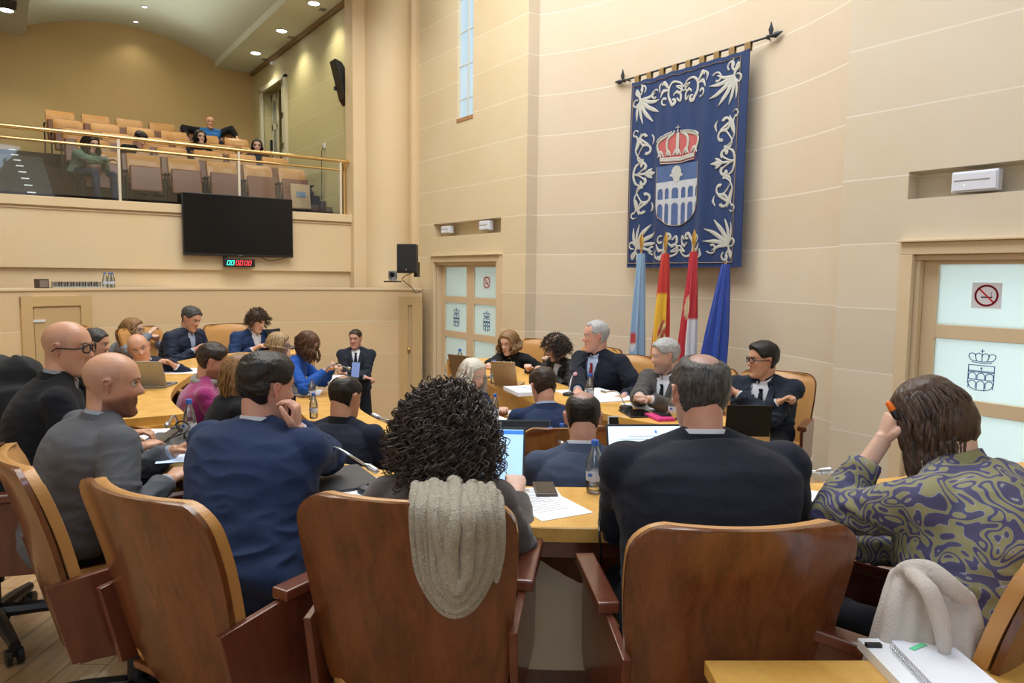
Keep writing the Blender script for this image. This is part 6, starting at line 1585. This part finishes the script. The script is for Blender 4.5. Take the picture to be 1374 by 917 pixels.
MB().lathe([(.012, .028), (.010, .034)], b, 12).build('button', mblack, o)
mic(aZ(545, 595, ZI), aD(512, 562, 3.95), 'silver microphone head pointing left, beyond the curly hair', mid=aD(530, 570, 3.95))
mic(aZ(1052, 668, ZT), aD(1096, 633, 2.75), 'silver microphone pointing right over the papers beside the big black suit', mid=aD(1066, 636, 2.8))
mic(aZ(763, 531, ZH), aD(771, 503, 5.75), 'upright microphone with a pink light in front of the curly-haired woman', ring=mat('pink_ring', (.8, .15, .2), .4, emit=(1, .3, .35), estr=1.2))
mic(aZ(840, 549, ZH), aD(815, 526, 5.15), 'silver microphone leaning left towards the man with the red tie')
mic(aZ(241, 578, ZT), aD(226, 568, 3.5), 'microphone with a looping black cable behind the grey jacket', hs=1)
mic(aZ(433, 502, ZT-.1), aD(466, 494, 6.2), 'thin microphone pointing right before the standing man')
mic(aZ(725, 604, ZI+.0), aD(752, 594, 4.1), 'short white microphone at the neck of the man with the bald crown')
def paper(px, py, z, rot, label, w=.21, h=.297, n=1, mt=None, name='paper_sheet', cat='paper', pile=.0012):
    p = aZ(px, py, z); q = Matrix.Rotation(R(rot), 3, 'Z')
    o = MB().box(p+Vector((0, 0, pile/2+.0005)), (w, h, pile), q).build(name, mt or mpaper, None, p, 0); props(o, label, cat)
    t = MB()
    for k in range(9):
        t.box(p+q @ Vector((-w*.06+(.01 if k % 3 == 0 else 0), h*(.38-k*.075), pile+.0008)), (w*(.62 if k % 3 else .5), .004, .0002), q)
    if name == 'paper_sheet': t.build('printed_lines', mat('print_grey', (.45, .46, .50), .7) if 'print_grey' not in bpy.data.materials else bpy.data.materials['print_grey'], o, None, 0)
    return o
paper(733, 678, ZT, rel(62), 'white sheet lying skewed on the near desk below the phone')
paper(722, 668, ZT-.0003, rel(82), 'sheet partly under the skewed white sheet on the near desk', .18, .25)
paper(1118, 680, ZT, rel(30), 'large white papers between the big black suit and the patterned blouse', .32, .42, pile=.004)
paper(1168, 680, ZT, rel(-20), 'white sheet under the elbow of the patterned blouse', .24, .33)
paper(492, 655, ZT, rel(40), 'white papers under the rounded grey unit', .24, .30)
paper(210, 584, ZT, rel(75), 'white papers on the desk left of the bottle, by the bearded man')
paper(247, 498, ZT, rel(80), 'white sheet on the left desk, beyond the magenta sweater', .30, .36)
paper(412, 527, ZI, rel(80), 'white sheet on the inner desk before the woman in royal blue', .26, .34)
paper(446, 512, ZI, rel(85), 'white folder under the phone hands of the woman in royal blue', .20, .50, pile=.03, name='paper_stack', cat='papers')
paper(800, 531, ZH, rel(65), 'open white documents in front of the man with the red tie', .42, .60, pile=.006, name='paper_stack', cat='papers')
paper(868, 545, ZH, rel(60), 'white sheet under the clasped hands of the grey-bearded man', .24, .32)
paper(706, 527, ZH, rel(70), 'stack of papers on the head table beside the leaning tablet', .26, .34, pile=.03, name='paper_stack', cat='papers')
paper(722, 521, ZH+.032, rel(50), 'small white papers on top of the head table stack', .18, .22, pile=.01, name='paper_stack', cat='papers')
paper(655, 561, ZI+.09, rel(60), 'white sheet on the small centre table', .21, .297)
paper(702, 556, ZI+.09, rel(90), 'papers with a green edge on the small centre table', .22, .30)
paper(500, 604, ZI, rel(75), 'pale grey sheet on the inner desk right of the turtleneck man', .24, .34)
paper(232, 600, ZT, rel(85), 'grey desk mat in front of the bearded man', .36, .58, mt=mat('desk_mat_grey', (.075, .078, .085), .6), name='desk_mat', cat='desk mat', pile=.008)
paper(222, 589, ZT+.009, rel(80), 'dark brown folder edge lying across the grey desk mat', .05, .34, mt=mat('folder_brown', (.06, .045, .035), .5), name='folder', cat='folder', pile=.012)
paper(455, 645, ZT, rel(60), 'dark grey folder on the near desk beside the blue sleeve', .26, .34, mt=mat('folder_grey', (.05, .052, .06), .5), name='folder', cat='folder', pile=.012)
# pens, phones, notebooks
def phone(px, py, z, rot, label, w=.076, h=.155, t=.009, col=None, screen=True, name='mobile_phone', cat='phone'):
    p = aZ(px, py, z); q = Matrix.Rotation(R(rot), 3, 'Z')
    o = MB().box(p+Vector((0, 0, t/2)), (w, h, t), q).build(name, col or mblack, None, p, 0, .003); props(o, label, cat)
    if screen: MB().box(p+Vector((0, 0, t+.0004)), (w*.92, h*.94, .0008), q).build('screen', mblackg, o, None, 0)
    return o
phone(731, 659, ZT, rel(86), 'smartphone in a case lying on the near desk, left of the bottle', .082, .160, .014, mat('phone_case', (.12, .085, .07), .4))
phone(700, 660, ZT, rel(86), 'small grey socket plate set in the near desk beside the laptop', .06, .05, .004, msilver, False, 'desk_socket', 'socket')
phone(820, 661, ZT, rel(86), 'small silver plate in the near desk right of the bottle', .05, .09, .004, msilver, False, 'desk_plate', 'plate')
phone(237, 613, ZT, rel(70), 'black tablet with a lit white page in front of the blue suit', .17, .24, .018, None, True, 'tablet', 'tablet')
bpy.data.objects[-1] if 0 else None
pt = aZ(237, 613, ZT+.02); MB().box(pt, (.15, .21, .001), R(rel(70))).build('lit_page', mat('lit_page', (.5, .6, .75), .3, emit=(.55, .70, .95), estr=.5), [o for o in bpy.data.objects if o.name == 'tablet'][0], None, 0)
phone(855, 556, ZH, rel(80), 'black tablet lying on the head table before the clasped hands', .18, .26, .010, name='tablet', cat='tablet')
phone(885, 562, ZH, rel(75), 'bright pink notebook on the head table', .12, .20, .020, mat('notebook_pink', (.60, .03, .20), .5), False, 'notebook', 'notebook')
phone(888, 556, ZH+.021, rel(75), 'black phone lying on the pink notebook', .075, .15, .010)
phone(682, 512, ZH, rel(70), 'red and black pens lying on the head table beside the tablet', .02, .15, .012, mat('pen_red', (.5, .05, .03), .5), False, 'pen', 'pen')
# phone held by the woman in blue
pN = PP['N']['W']['L']*.5+PP['N']['W']['R']*.5+Vector((_r[0], _r[1], 0))*.10+Vector((0, 0, .07)); q = Matrix.Rotation(R(rel(88)-90), 3, 'Z') @ Matrix.Rotation(R(35), 3, 'X')
o = MB().box(pN, (.075, .16, .010), q).build('mobile_phone', mblack, None, pN, 0, .003); props(o, 'dark phone held in both hands by the woman in royal blue', 'phone')
# laptops and tablets standing open
def laptop(p, face, label, w=.33, d=.23, open_=108, lid=None, screen=None, keys=True, name='laptop', base=True, edge=None):
    """face: direction the screen looks to"""
    p = Vector(p); f = Vector((math.cos(R(face)), math.sin(R(face)), 0)); r_ = Vector((f.y, -f.x, 0)); q = Matrix(((r_.x, f.x, 0), (r_.y, f.y, 0), (0, 0, 1)))
    root = empty(name, p, label, 'laptop' if name == 'laptop' else 'tablet')
    if base:
        MB().box(p+Vector((0, 0, .009)), (w, d, .016), q).build('base', lid or mgrey, root, None, 0, .003)
        if keys:
            k = MB()
            for a in range(5):
                for b_ in range(13): k.box(p+q @ Vector((-w*.43+b_*w*.0715, -d*.38+a*.024+.012, .0185)), (w*.058, .018, .003), q)
            k.build('keyboard', mat('keys_dark', (.03, .032, .036), .5) if 'keys_dark' not in bpy.data.materials else bpy.data.materials['keys_dark'], root, None, 0)
            MB().box(p+q @ Vector((0, d*.30, .0178)), (w*.3, d*.25, .001), q).build('touchpad', mgrey, root, None, 0)
    a = R(open_-90); up = Vector((0, 0, 1))*math.cos(a)-f*math.sin(a); n = f*math.cos(a)+Vector((0, 0, 1))*math.sin(a); h = d*.98
    q2 = Matrix(((r_.x, n.x, up.x), (r_.y, n.y, up.y), (r_.z, n.z, up.z))); c = p-f*(d/2-.004)+Vector((0, 0, .014))+up*(h/2)
    ld = MB().box(c, (w, .007, h), q2).build('lid', edge or lid or mgrey, root, None, 0, .002)
    sc_ = MB().box(c+n*.0042+up*.002, (w*.95, .001, h*.90), q2).build('screen', screen or mblackg, ld, None, 0)
    return root, c, n, up, r_, w, h, ld
mscr = mat('word_screen_blue', (.3, .45, .7), .3, emit=(.42, .68, 1.0), estr=.85); mscr2 = mat('document_screen', (.5, .6, .7), .3, emit=(.70, .88, 1.0), estr=.9); mbar = mat('blue_title_bar', (.02, .1, .4), .3, emit=(.04, .22, .75), estr=.8)
mlid = mat('laptop_dark', (.03, .032, .038), .4)
r_ = laptop(aZ(641, 668, ZT), rel(3)+180, 'dark laptop with a bright blue-white document, half hidden by the curly hair', .34, .235, 112, mlid, mscr)
_, c, n, up, rr_, w, h, ld = r_
q2 = Matrix(((rr_.x, n.x, up.x), (rr_.y, n.y, up.y), (rr_.z, n.z, up.z)))
MB().box(c+n*.0052+up*(h*.41), (w*.95, .0008, h*.07), q2).build('title_bar', mbar, ld, None, 0)
t = MB()
for k in range(14): t.box(c+n*.0052+up*(h*(.30-k*.045)), (w*(.5 if k % 4 else .35), .0008, .0022), q2)
t.build('text_lines', mat('screen_text', (.1, .15, .3), .5), ld, None, 0)
r_ = laptop(aZ(884, 662, ZT), rel(-4)+180, 'open laptop showing a white page in front of the big man in black', .35, .235, 110, mlid, mscr2)
_, c, n, up, rr_, w, h, ld = r_; q2 = Matrix(((rr_.x, n.x, up.x), (rr_.y, n.y, up.y), (rr_.z, n.z, up.z))); t = MB()
for k in range(13): t.box(c+n*.0052+up*(h*(.28-k*.05)), (w*(.7 if k % 3 else .5), .0008, .0022), q2)
t.build('text_lines', mat('screen_text2', (.3, .4, .5), .5), ld, None, 0)
MB().ball(c+n*.0055+up*h*.36-rr_*w*.08, .008, 6, sc=(1, .2, 1)).build('page_logo', mbar, ld)
laptop(aZ(700, 628, ZI), rel(-2)+180, 'large dark laptop with black screen on the inner desk, beside the slate-blue jacket', .37, .25, 112, mlid, None)
laptop(aZ(852, 609, ZI), rel(-4)+180, 'black screen with a pale frame on the inner desk behind the near laptop', .30, .21, 105, mlid, None, edge=mat('frame_pale', (.55, .58, .58), .4))
laptop(aZ(203, 518, ZT), rel(-5), 'thin grey laptop seen edge-on in front of the leaning bald man', .30, .21, 115, mgrey, None)
laptop(aZ(633, 507, ZH), rel(180-35)+180 if 0 else rel(40), 'brown-backed laptop behind the white-haired woman at the end of the head table', .30, .21, 105, mat('lid_brown', (.22, .14, .07), .4), None)
laptop(aZ(684, 517, ZH), rel(15), 'gold-backed tablet leaning on the head table in front of the bead necklace', .20, .24, 118, mat('tablet_gold', (.42, .27, .13), .35), None, False, 'tablet', True, None)
laptop(aZ(996, 582, ZH), rel(0), 'black tablet standing in front of the man with folded arms', .26, .18, 100, mblackg, None, False, 'tablet')
laptop(aZ(470, 511, ZT-.12), rel(205), 'slim blue-lit tablet standing upright before the standing man', .09, .15, 98, mlid, mat('screen_dusky_blue', (.1, .15, .3), .3, emit=(.25, .35, .7), estr=.5), False, 'tablet')
laptop(aZ(384, 468, ZT), rel(100), 'black laptop lid standing behind the blond head on the far left desk', .30, .21, 105, mlid, None)
# cables
def cable(pts, label, r=.004):
    o = MB().tube(catmull(pts, 8), r, 6).build('cable', mblack, None, pts[0]); props(o, label, 'cable'); return o
cable([aZ(828, 659, ZT+.006), aZ(812, 661, ZT+.03), aZ(806, 672, ZT+.012), aZ(805, 690, ZT+.006), aD(804, 712, 2.30), aD(806, 750, 2.34), aD(800, 800, 2.40), aD(806, 850, 2.45), aD(799, 895, 2.48), aD(796, 930, 2.5)], 'thin black cable hanging from the near desk to the floor beside the black suit')
cable([aZ(244, 582, ZT+.01), aD(236, 570, 3.35), aD(246, 566, 3.3), aD(254, 574, 3.25), aD(238, 585, 3.2), aZ(226, 588, ZT+.02)], 'black cable looping on the grey desk mat')
cable([aZ(1098, 664, ZT+.01), aD(1108, 653, 2.66), aD(1116, 650, 2.66), aD(1120, 660, 2.64)], 'short black cable plugged into the near desk behind the papers')
o = MB().box(aZ(1117, 666, ZT+.012), (.05, .05, .02), R(20)).build('desk_socket', mblack, None, aZ(1117, 666, ZT), 0, .004); props(o, 'black socket in the near desk with a cable plugged in', 'socket')
cable([aD(664, 545, 6.0), aZ(655, 520, ZH+.01)], 'dark cable at the left end of the head table') if 0 else None
# socket on the modesty panel below the desk
p = aD(706, 771, 2.60); q = R(FWD-90-8)
o = MB().box(p, (.055, .02, .075), q).build('wall_socket', mat('socket_cream', (.50, .46, .38), .4), None, p, 0, .004); props(o, 'cream socket on the panel under the near desk, right of the scarf chair', 'socket')
# ---------------------------------------------------------------- tray and glassware on the low wall
def wallpt(px, z, off=.13):
    a = R(ang(px)); return Vector((LC.x+(LR+off)*math.cos(a), LC.y+(LR+off)*math.sin(a), z)), a
p, a = wallpt(110, LT); q = Matrix.Rotation(a, 3, 'Z')
o = MB().box(p+Vector((0, 0, .008)), (.24, .62, .014), q).build('serving_tray', msilver, None, p, 0, .004); props(o, 'long silver tray of glasses on top of the low curved wall', 'tray')
gp = None
for i in range(8):
    for j in range(2):
        g_ = p+q @ Vector((-.05+.09*j, -.25+.07*i, .016))
        if gp is None:
            gp = MB().lathe([(.024, 0), (.028, .06), (.027, .06), (.022, .004)], g_, 12).build('drinking_glass', mbottle, None, g_); props(gp, 'upturned drinking glass in the cluster on the silver tray', 'glass', 'glasses on the silver tray')
        else:
            c_ = gp.copy(); COL.objects.link(c_); c_.location = g_
for px in (146, 152, 156):
    b_, _a = wallpt(px, LT, .08); dup(bp, b_, R(20), 'empty clear bottle standing on the low wall right of the tray, %s' % {146: 'left of three', 152: 'middle of three', 156: 'right of three'}[px], None, .95)
b_, a = wallpt(61, LT, .06)
o = MB().box(b_+Vector((0, 0, .055)), (.10, .12, .11), a).build('card_box', mat('box_dark', (.07, .05, .04), .6), None, b_, 0, .003); props(o, 'small dark open box at the left end of the tray on the low wall', 'box')
MB().box(b_+Vector((-.052*math.cos(a), -.052*math.sin(a), .055)), (.004, .09, .08), a).build('front_flap', mat('box_flap', (.22, .18, .15), .6), o, None, 0)
# ---------------------------------------------------------------- scarf on the chair
mknit = mat('scarf_beige_knit', (.40, .355, .27), .9, noise_amt=.35, nscale=70, bump=1.0, bscale=190, sheen=.3)
sb = MB()
def drape(mb, pts, r, flat=.55, n=12, up=None):
    P = catmull(pts, 5); k = len(P)
    if not hasattr(r, '__len__'): r = [r, r]
    rad = [lerp(r[min(int(i/(k-1)*(len(r)-1)), len(r)-2)], r[min(int(i/(k-1)*(len(r)-1)), len(r)-2)+1], (i/(k-1)*(len(r)-1)) % 1 if i < k-1 else 1) for i in range(k)]
    mb.tube(P, rad, n, flat=flat, up=up if up is not None else Vector((-_f[0], -_f[1], 0)), round_=True)
from mathutils.bvhtree import BVHTree
def back_bvh(ch):
    sh = [o for o in ch.children if o.name.startswith('back_shell')][0]; mw = Matrix.Translation(ch.location) @ Matrix.Rotation(ch.rotation_euler.z, 4, 'Z') @ Matrix.Diagonal((*ch.scale, 1))
    return BVHTree.FromPolygons([mw @ v.co for v in sh.data.vertices], [tuple(p.vertices) for p in sh.data.polygons])
BV = back_bvh(CH3)
def sd(x, y, d=1.87, off=None):
    dr = Vector(ray(x, y)); L_ = dr.length; h = BV.ray_cast(Vector(O3), dr.normalized())
    if h[0] is not None:
        t = h[3]/L_; return Vector(O3)+dr*(t-.016-(1.87-min(d, 1.87))*.9)
    return Vector(O3)+dr*(d-.06 if d < 1.95 else d)
NS = 6
for i in range(NS):                            # nested hanging loops, the inner ones nearer the eye
    q = i/(NS-1); xl = lerp(556, 597, q); xr = lerp(664, 628, q); yb = lerp(822, 792, q); o_ = 1.87-.017*i-(.016 if i % 2 else 0); xm = lerp(612, 614, q)
    P = [sd(xl+6, 672, 1.99), sd(xl+2, 652+2*(i % 2), 1.94), sd(xl, 690, o_), sd(xl+2, 735, o_), sd(lerp(xl, xm, .18), 775, o_), sd(lerp(xl, xm, .60), yb-10, o_), sd(xm, yb, o_), sd(lerp(xr, xm, .55), yb-13, o_), sd(lerp(xr, xm, .15), 770, o_), sd(xr, 730, o_), sd(xr-3, 690, o_), sd(xr-5, 653+3*(i % 2), 1.94), sd(xr-8, 672, 1.99)]
    drape(sb, P, [.013, .015, .013, .014, .017, .016, .017, .014, .013], 1.0)
drape(sb, [sd(585, 668, 1.99), sd(583, 650, 1.94), sd(588, 700, 1.78), sd(596, 750, 1.78), sd(603, 790, 1.78), sd(614, 806, 1.79)], [.018, .020, .017, .013], .9)
drape(sb, [sd(612, 668, 1.99), sd(610, 647, 1.94), sd(608, 700, 1.755), sd(606, 745, 1.755), sd(612, 785, 1.77)], [.020, .022, .019, .012], .8)
drape(sb, [sd(636, 668, 1.99), sd(634, 652, 1.94), sd(628, 700, 1.77), sd(624, 745, 1.77), sd(618, 790, 1.78)], [.018, .020, .018, .010], .9)
drape(sb, [sd(664, 662, 1.99), sd(668, 664, 1.92), sd(671, 700, 1.86), sd(671, 745, 1.87), sd(666, 780, 1.87)], [.012, .014, .014, .007], .7)
og = sd(610, 740); o = sb.build('scarf', mknit, None, og, 80); props(o, 'beige glitter-knit loop scarf hanging over a wooden chair back', 'scarf')
# coat on the right-hand chair
mcoat = mat('coat_cream', (.50, .45, .41), .9, noise_amt=.08, bump=.4, bscale=200, sheen=.3)
sb = MB()
rc = random.Random(4)
for k in range(11):
    q = k/10; x0 = lerp(1204, 1302, q); y0 = 774+34*q**1.5+rc.uniform(-3, 3); x1 = lerp(1168, 1312, q); dd_ = -.03*(k % 2)-.05*q
    drape(sb, [aD(x0+3, y0+8, 1.86+dd_), aD(x0, y0, 1.79+dd_), aD(lerp(x0, x1, .35)+rc.uniform(-3, 3), lerp(y0, 905, .35), 1.745+dd_), aD(lerp(x0, x1, .7)+rc.uniform(-3, 3), lerp(y0, 905, .7), 1.73+dd_), aD(x1, 905, 1.72+dd_)], [.016, .020, .020+.004*(k % 2), .024, .026], 1.0)
drape(sb, [aD(1202, 786, 1.78), aD(1216, 768, 1.74), aD(1244, 768, 1.70), aD(1272, 786, 1.67), aD(1302, 806, 1.67)], [.018, .028, .030, .026, .016], .8)
drape(sb, [aD(1222, 770, 1.70), aD(1246, 792, 1.64), aD(1262, 835, 1.62), aD(1268, 880, 1.62)], [.016, .022, .022, .014], .7)
drape(sb, [aD(1300, 800, 1.68), aD(1310, 840, 1.66), aD(1306, 885, 1.66)], [.014, .018, .014], .8)
cme = remesh(sb, .006, 3, .5, [mcoat], 'coat'); v = vget(cme); og = aD(1245, 830, 1.8); vset(cme, v-np.array(og)); smoothall(cme)
o = link('coat', cme, None, og); props(o, 'cream wool coat bundled over the arm of the right-edge chair', 'coat')
# black jacket / backpack at the left edge
sb = MB()
for x0, y0, d, rx, rz in ((8, 520, 3.45, .12, .14), (30, 515, 3.45, .10, .13), (20, 545, 3.4, .12, .12), (-10, 510, 3.5, .12, .12), (38, 500, 3.5, .06, .06)):
    sb.ball(aD(x0, y0, d), 1, 10, sc=(rx, rx, rz))
bme = remesh(sb, .010, 5, .5, [cloth('backpack_black', (.010, .011, .013), .7)], 'backpack'); v = vget(bme); og = aD(15, 525, 3.45)
nr = np.empty(len(v)*3, np.float32); bme.vertices.foreach_get('normal', nr); nr = nr.reshape(-1, 3)
dd = np.array([.012*(1-abs(noise.noise(Vector((p[0]*9, p[1]*9, p[2]*9))))*2) for p in v]); vset(bme, v+nr*dd[:, None]-np.array(og)); smoothall(bme)
o = link('backpack', bme, None, og); props(o, 'black padded backpack or jacket bundled on a chair at the left edge', 'bag')
MB().tube(catmull([aD(14, 492, 3.42), aD(18, 480, 3.42), aD(28, 481, 3.42), aD(30, 492, 3.42)], 6), .010, 8).build('carry_handle', mblack, o)
# highlighter in the hand of the woman at the right
W_ = PP['F']['W']['L']; c = aD(1192, 541, 2.04); c2 = aD(1203, 560, 2.03)
o = MB().tube([c2, c*.5+c2*.5], [.0095, .0095], 12, round_=True).build('highlighter', mblack, None, c); props(o, 'orange-capped highlighter pen held up in the hand of the patterned-blouse woman', 'pen')
MB().tube([c*.5+c2*.5, c*.95+c2*.05], [.0100, .0085], 12, round_=True).build('cap', mat('cap_orange', (.9, .18, .01), .4), o)
# notebooks on the side table
ZS_ = TIER+.72
def quad_stack(pts, z0, t, mt, name, parent=None):
    P = [aZ(x, y, z0) for x, y in pts]; mb = MB(); mb.prism([(p.x, p.y) for p in P], lambda u, v, tt: (u, v, tt), z0+.0005, z0+t); return mb.build(name, mt, parent, None if parent else P[0], 0)
o = quad_stack([(1150, 870), (1262, 872), (1410, 990), (1262, 990)], ZS_, .024, mpaper, 'paper_stack'); props(o, 'thick stack of white papers with a black clip on the side table', 'papers')
c1 = aZ(1172, 866, ZS_+.028); MB().box(c1, (.035, .012, .008), R(rel(90))).build('binder_clip', mblack, o, None, 0)
o2 = quad_stack([(1196, 864), (1272, 866), (1420, 990), (1290, 990)], ZS_+.0245, .008, mat('notebook_cover', (.80, .82, .90), .5), 'spiral_notebook'); props(o2, 'white spiral notebook lying on the paper stack at the bottom right', 'notebook')
for k in range(26):
    q = k/25; p = aZ(lerp(1198, 1262, q), lerp(868, 935, q), ZS_+.036); tdir = (aZ(1262, 935, ZS_+.05)-aZ(1198, 868, ZS_+.05)).normalized(); nd = Vector((-tdir.y, tdir.x, 0))
    MB().tube([p+nd*.006*math.cos(a)+Vector((0, 0, .006*math.sin(a)-.001)) for a in [2*PI*j/10 for j in range(11)]], .0012, 5).build('wire_ring', msilver, o2)
MB().box(aZ(1232, 868, ZS_+.034), (.05, .012, .001), R(rel(60))).build('green_tab', mat('tab_green', (.15, .7, .35), .5), o2, None, 0)
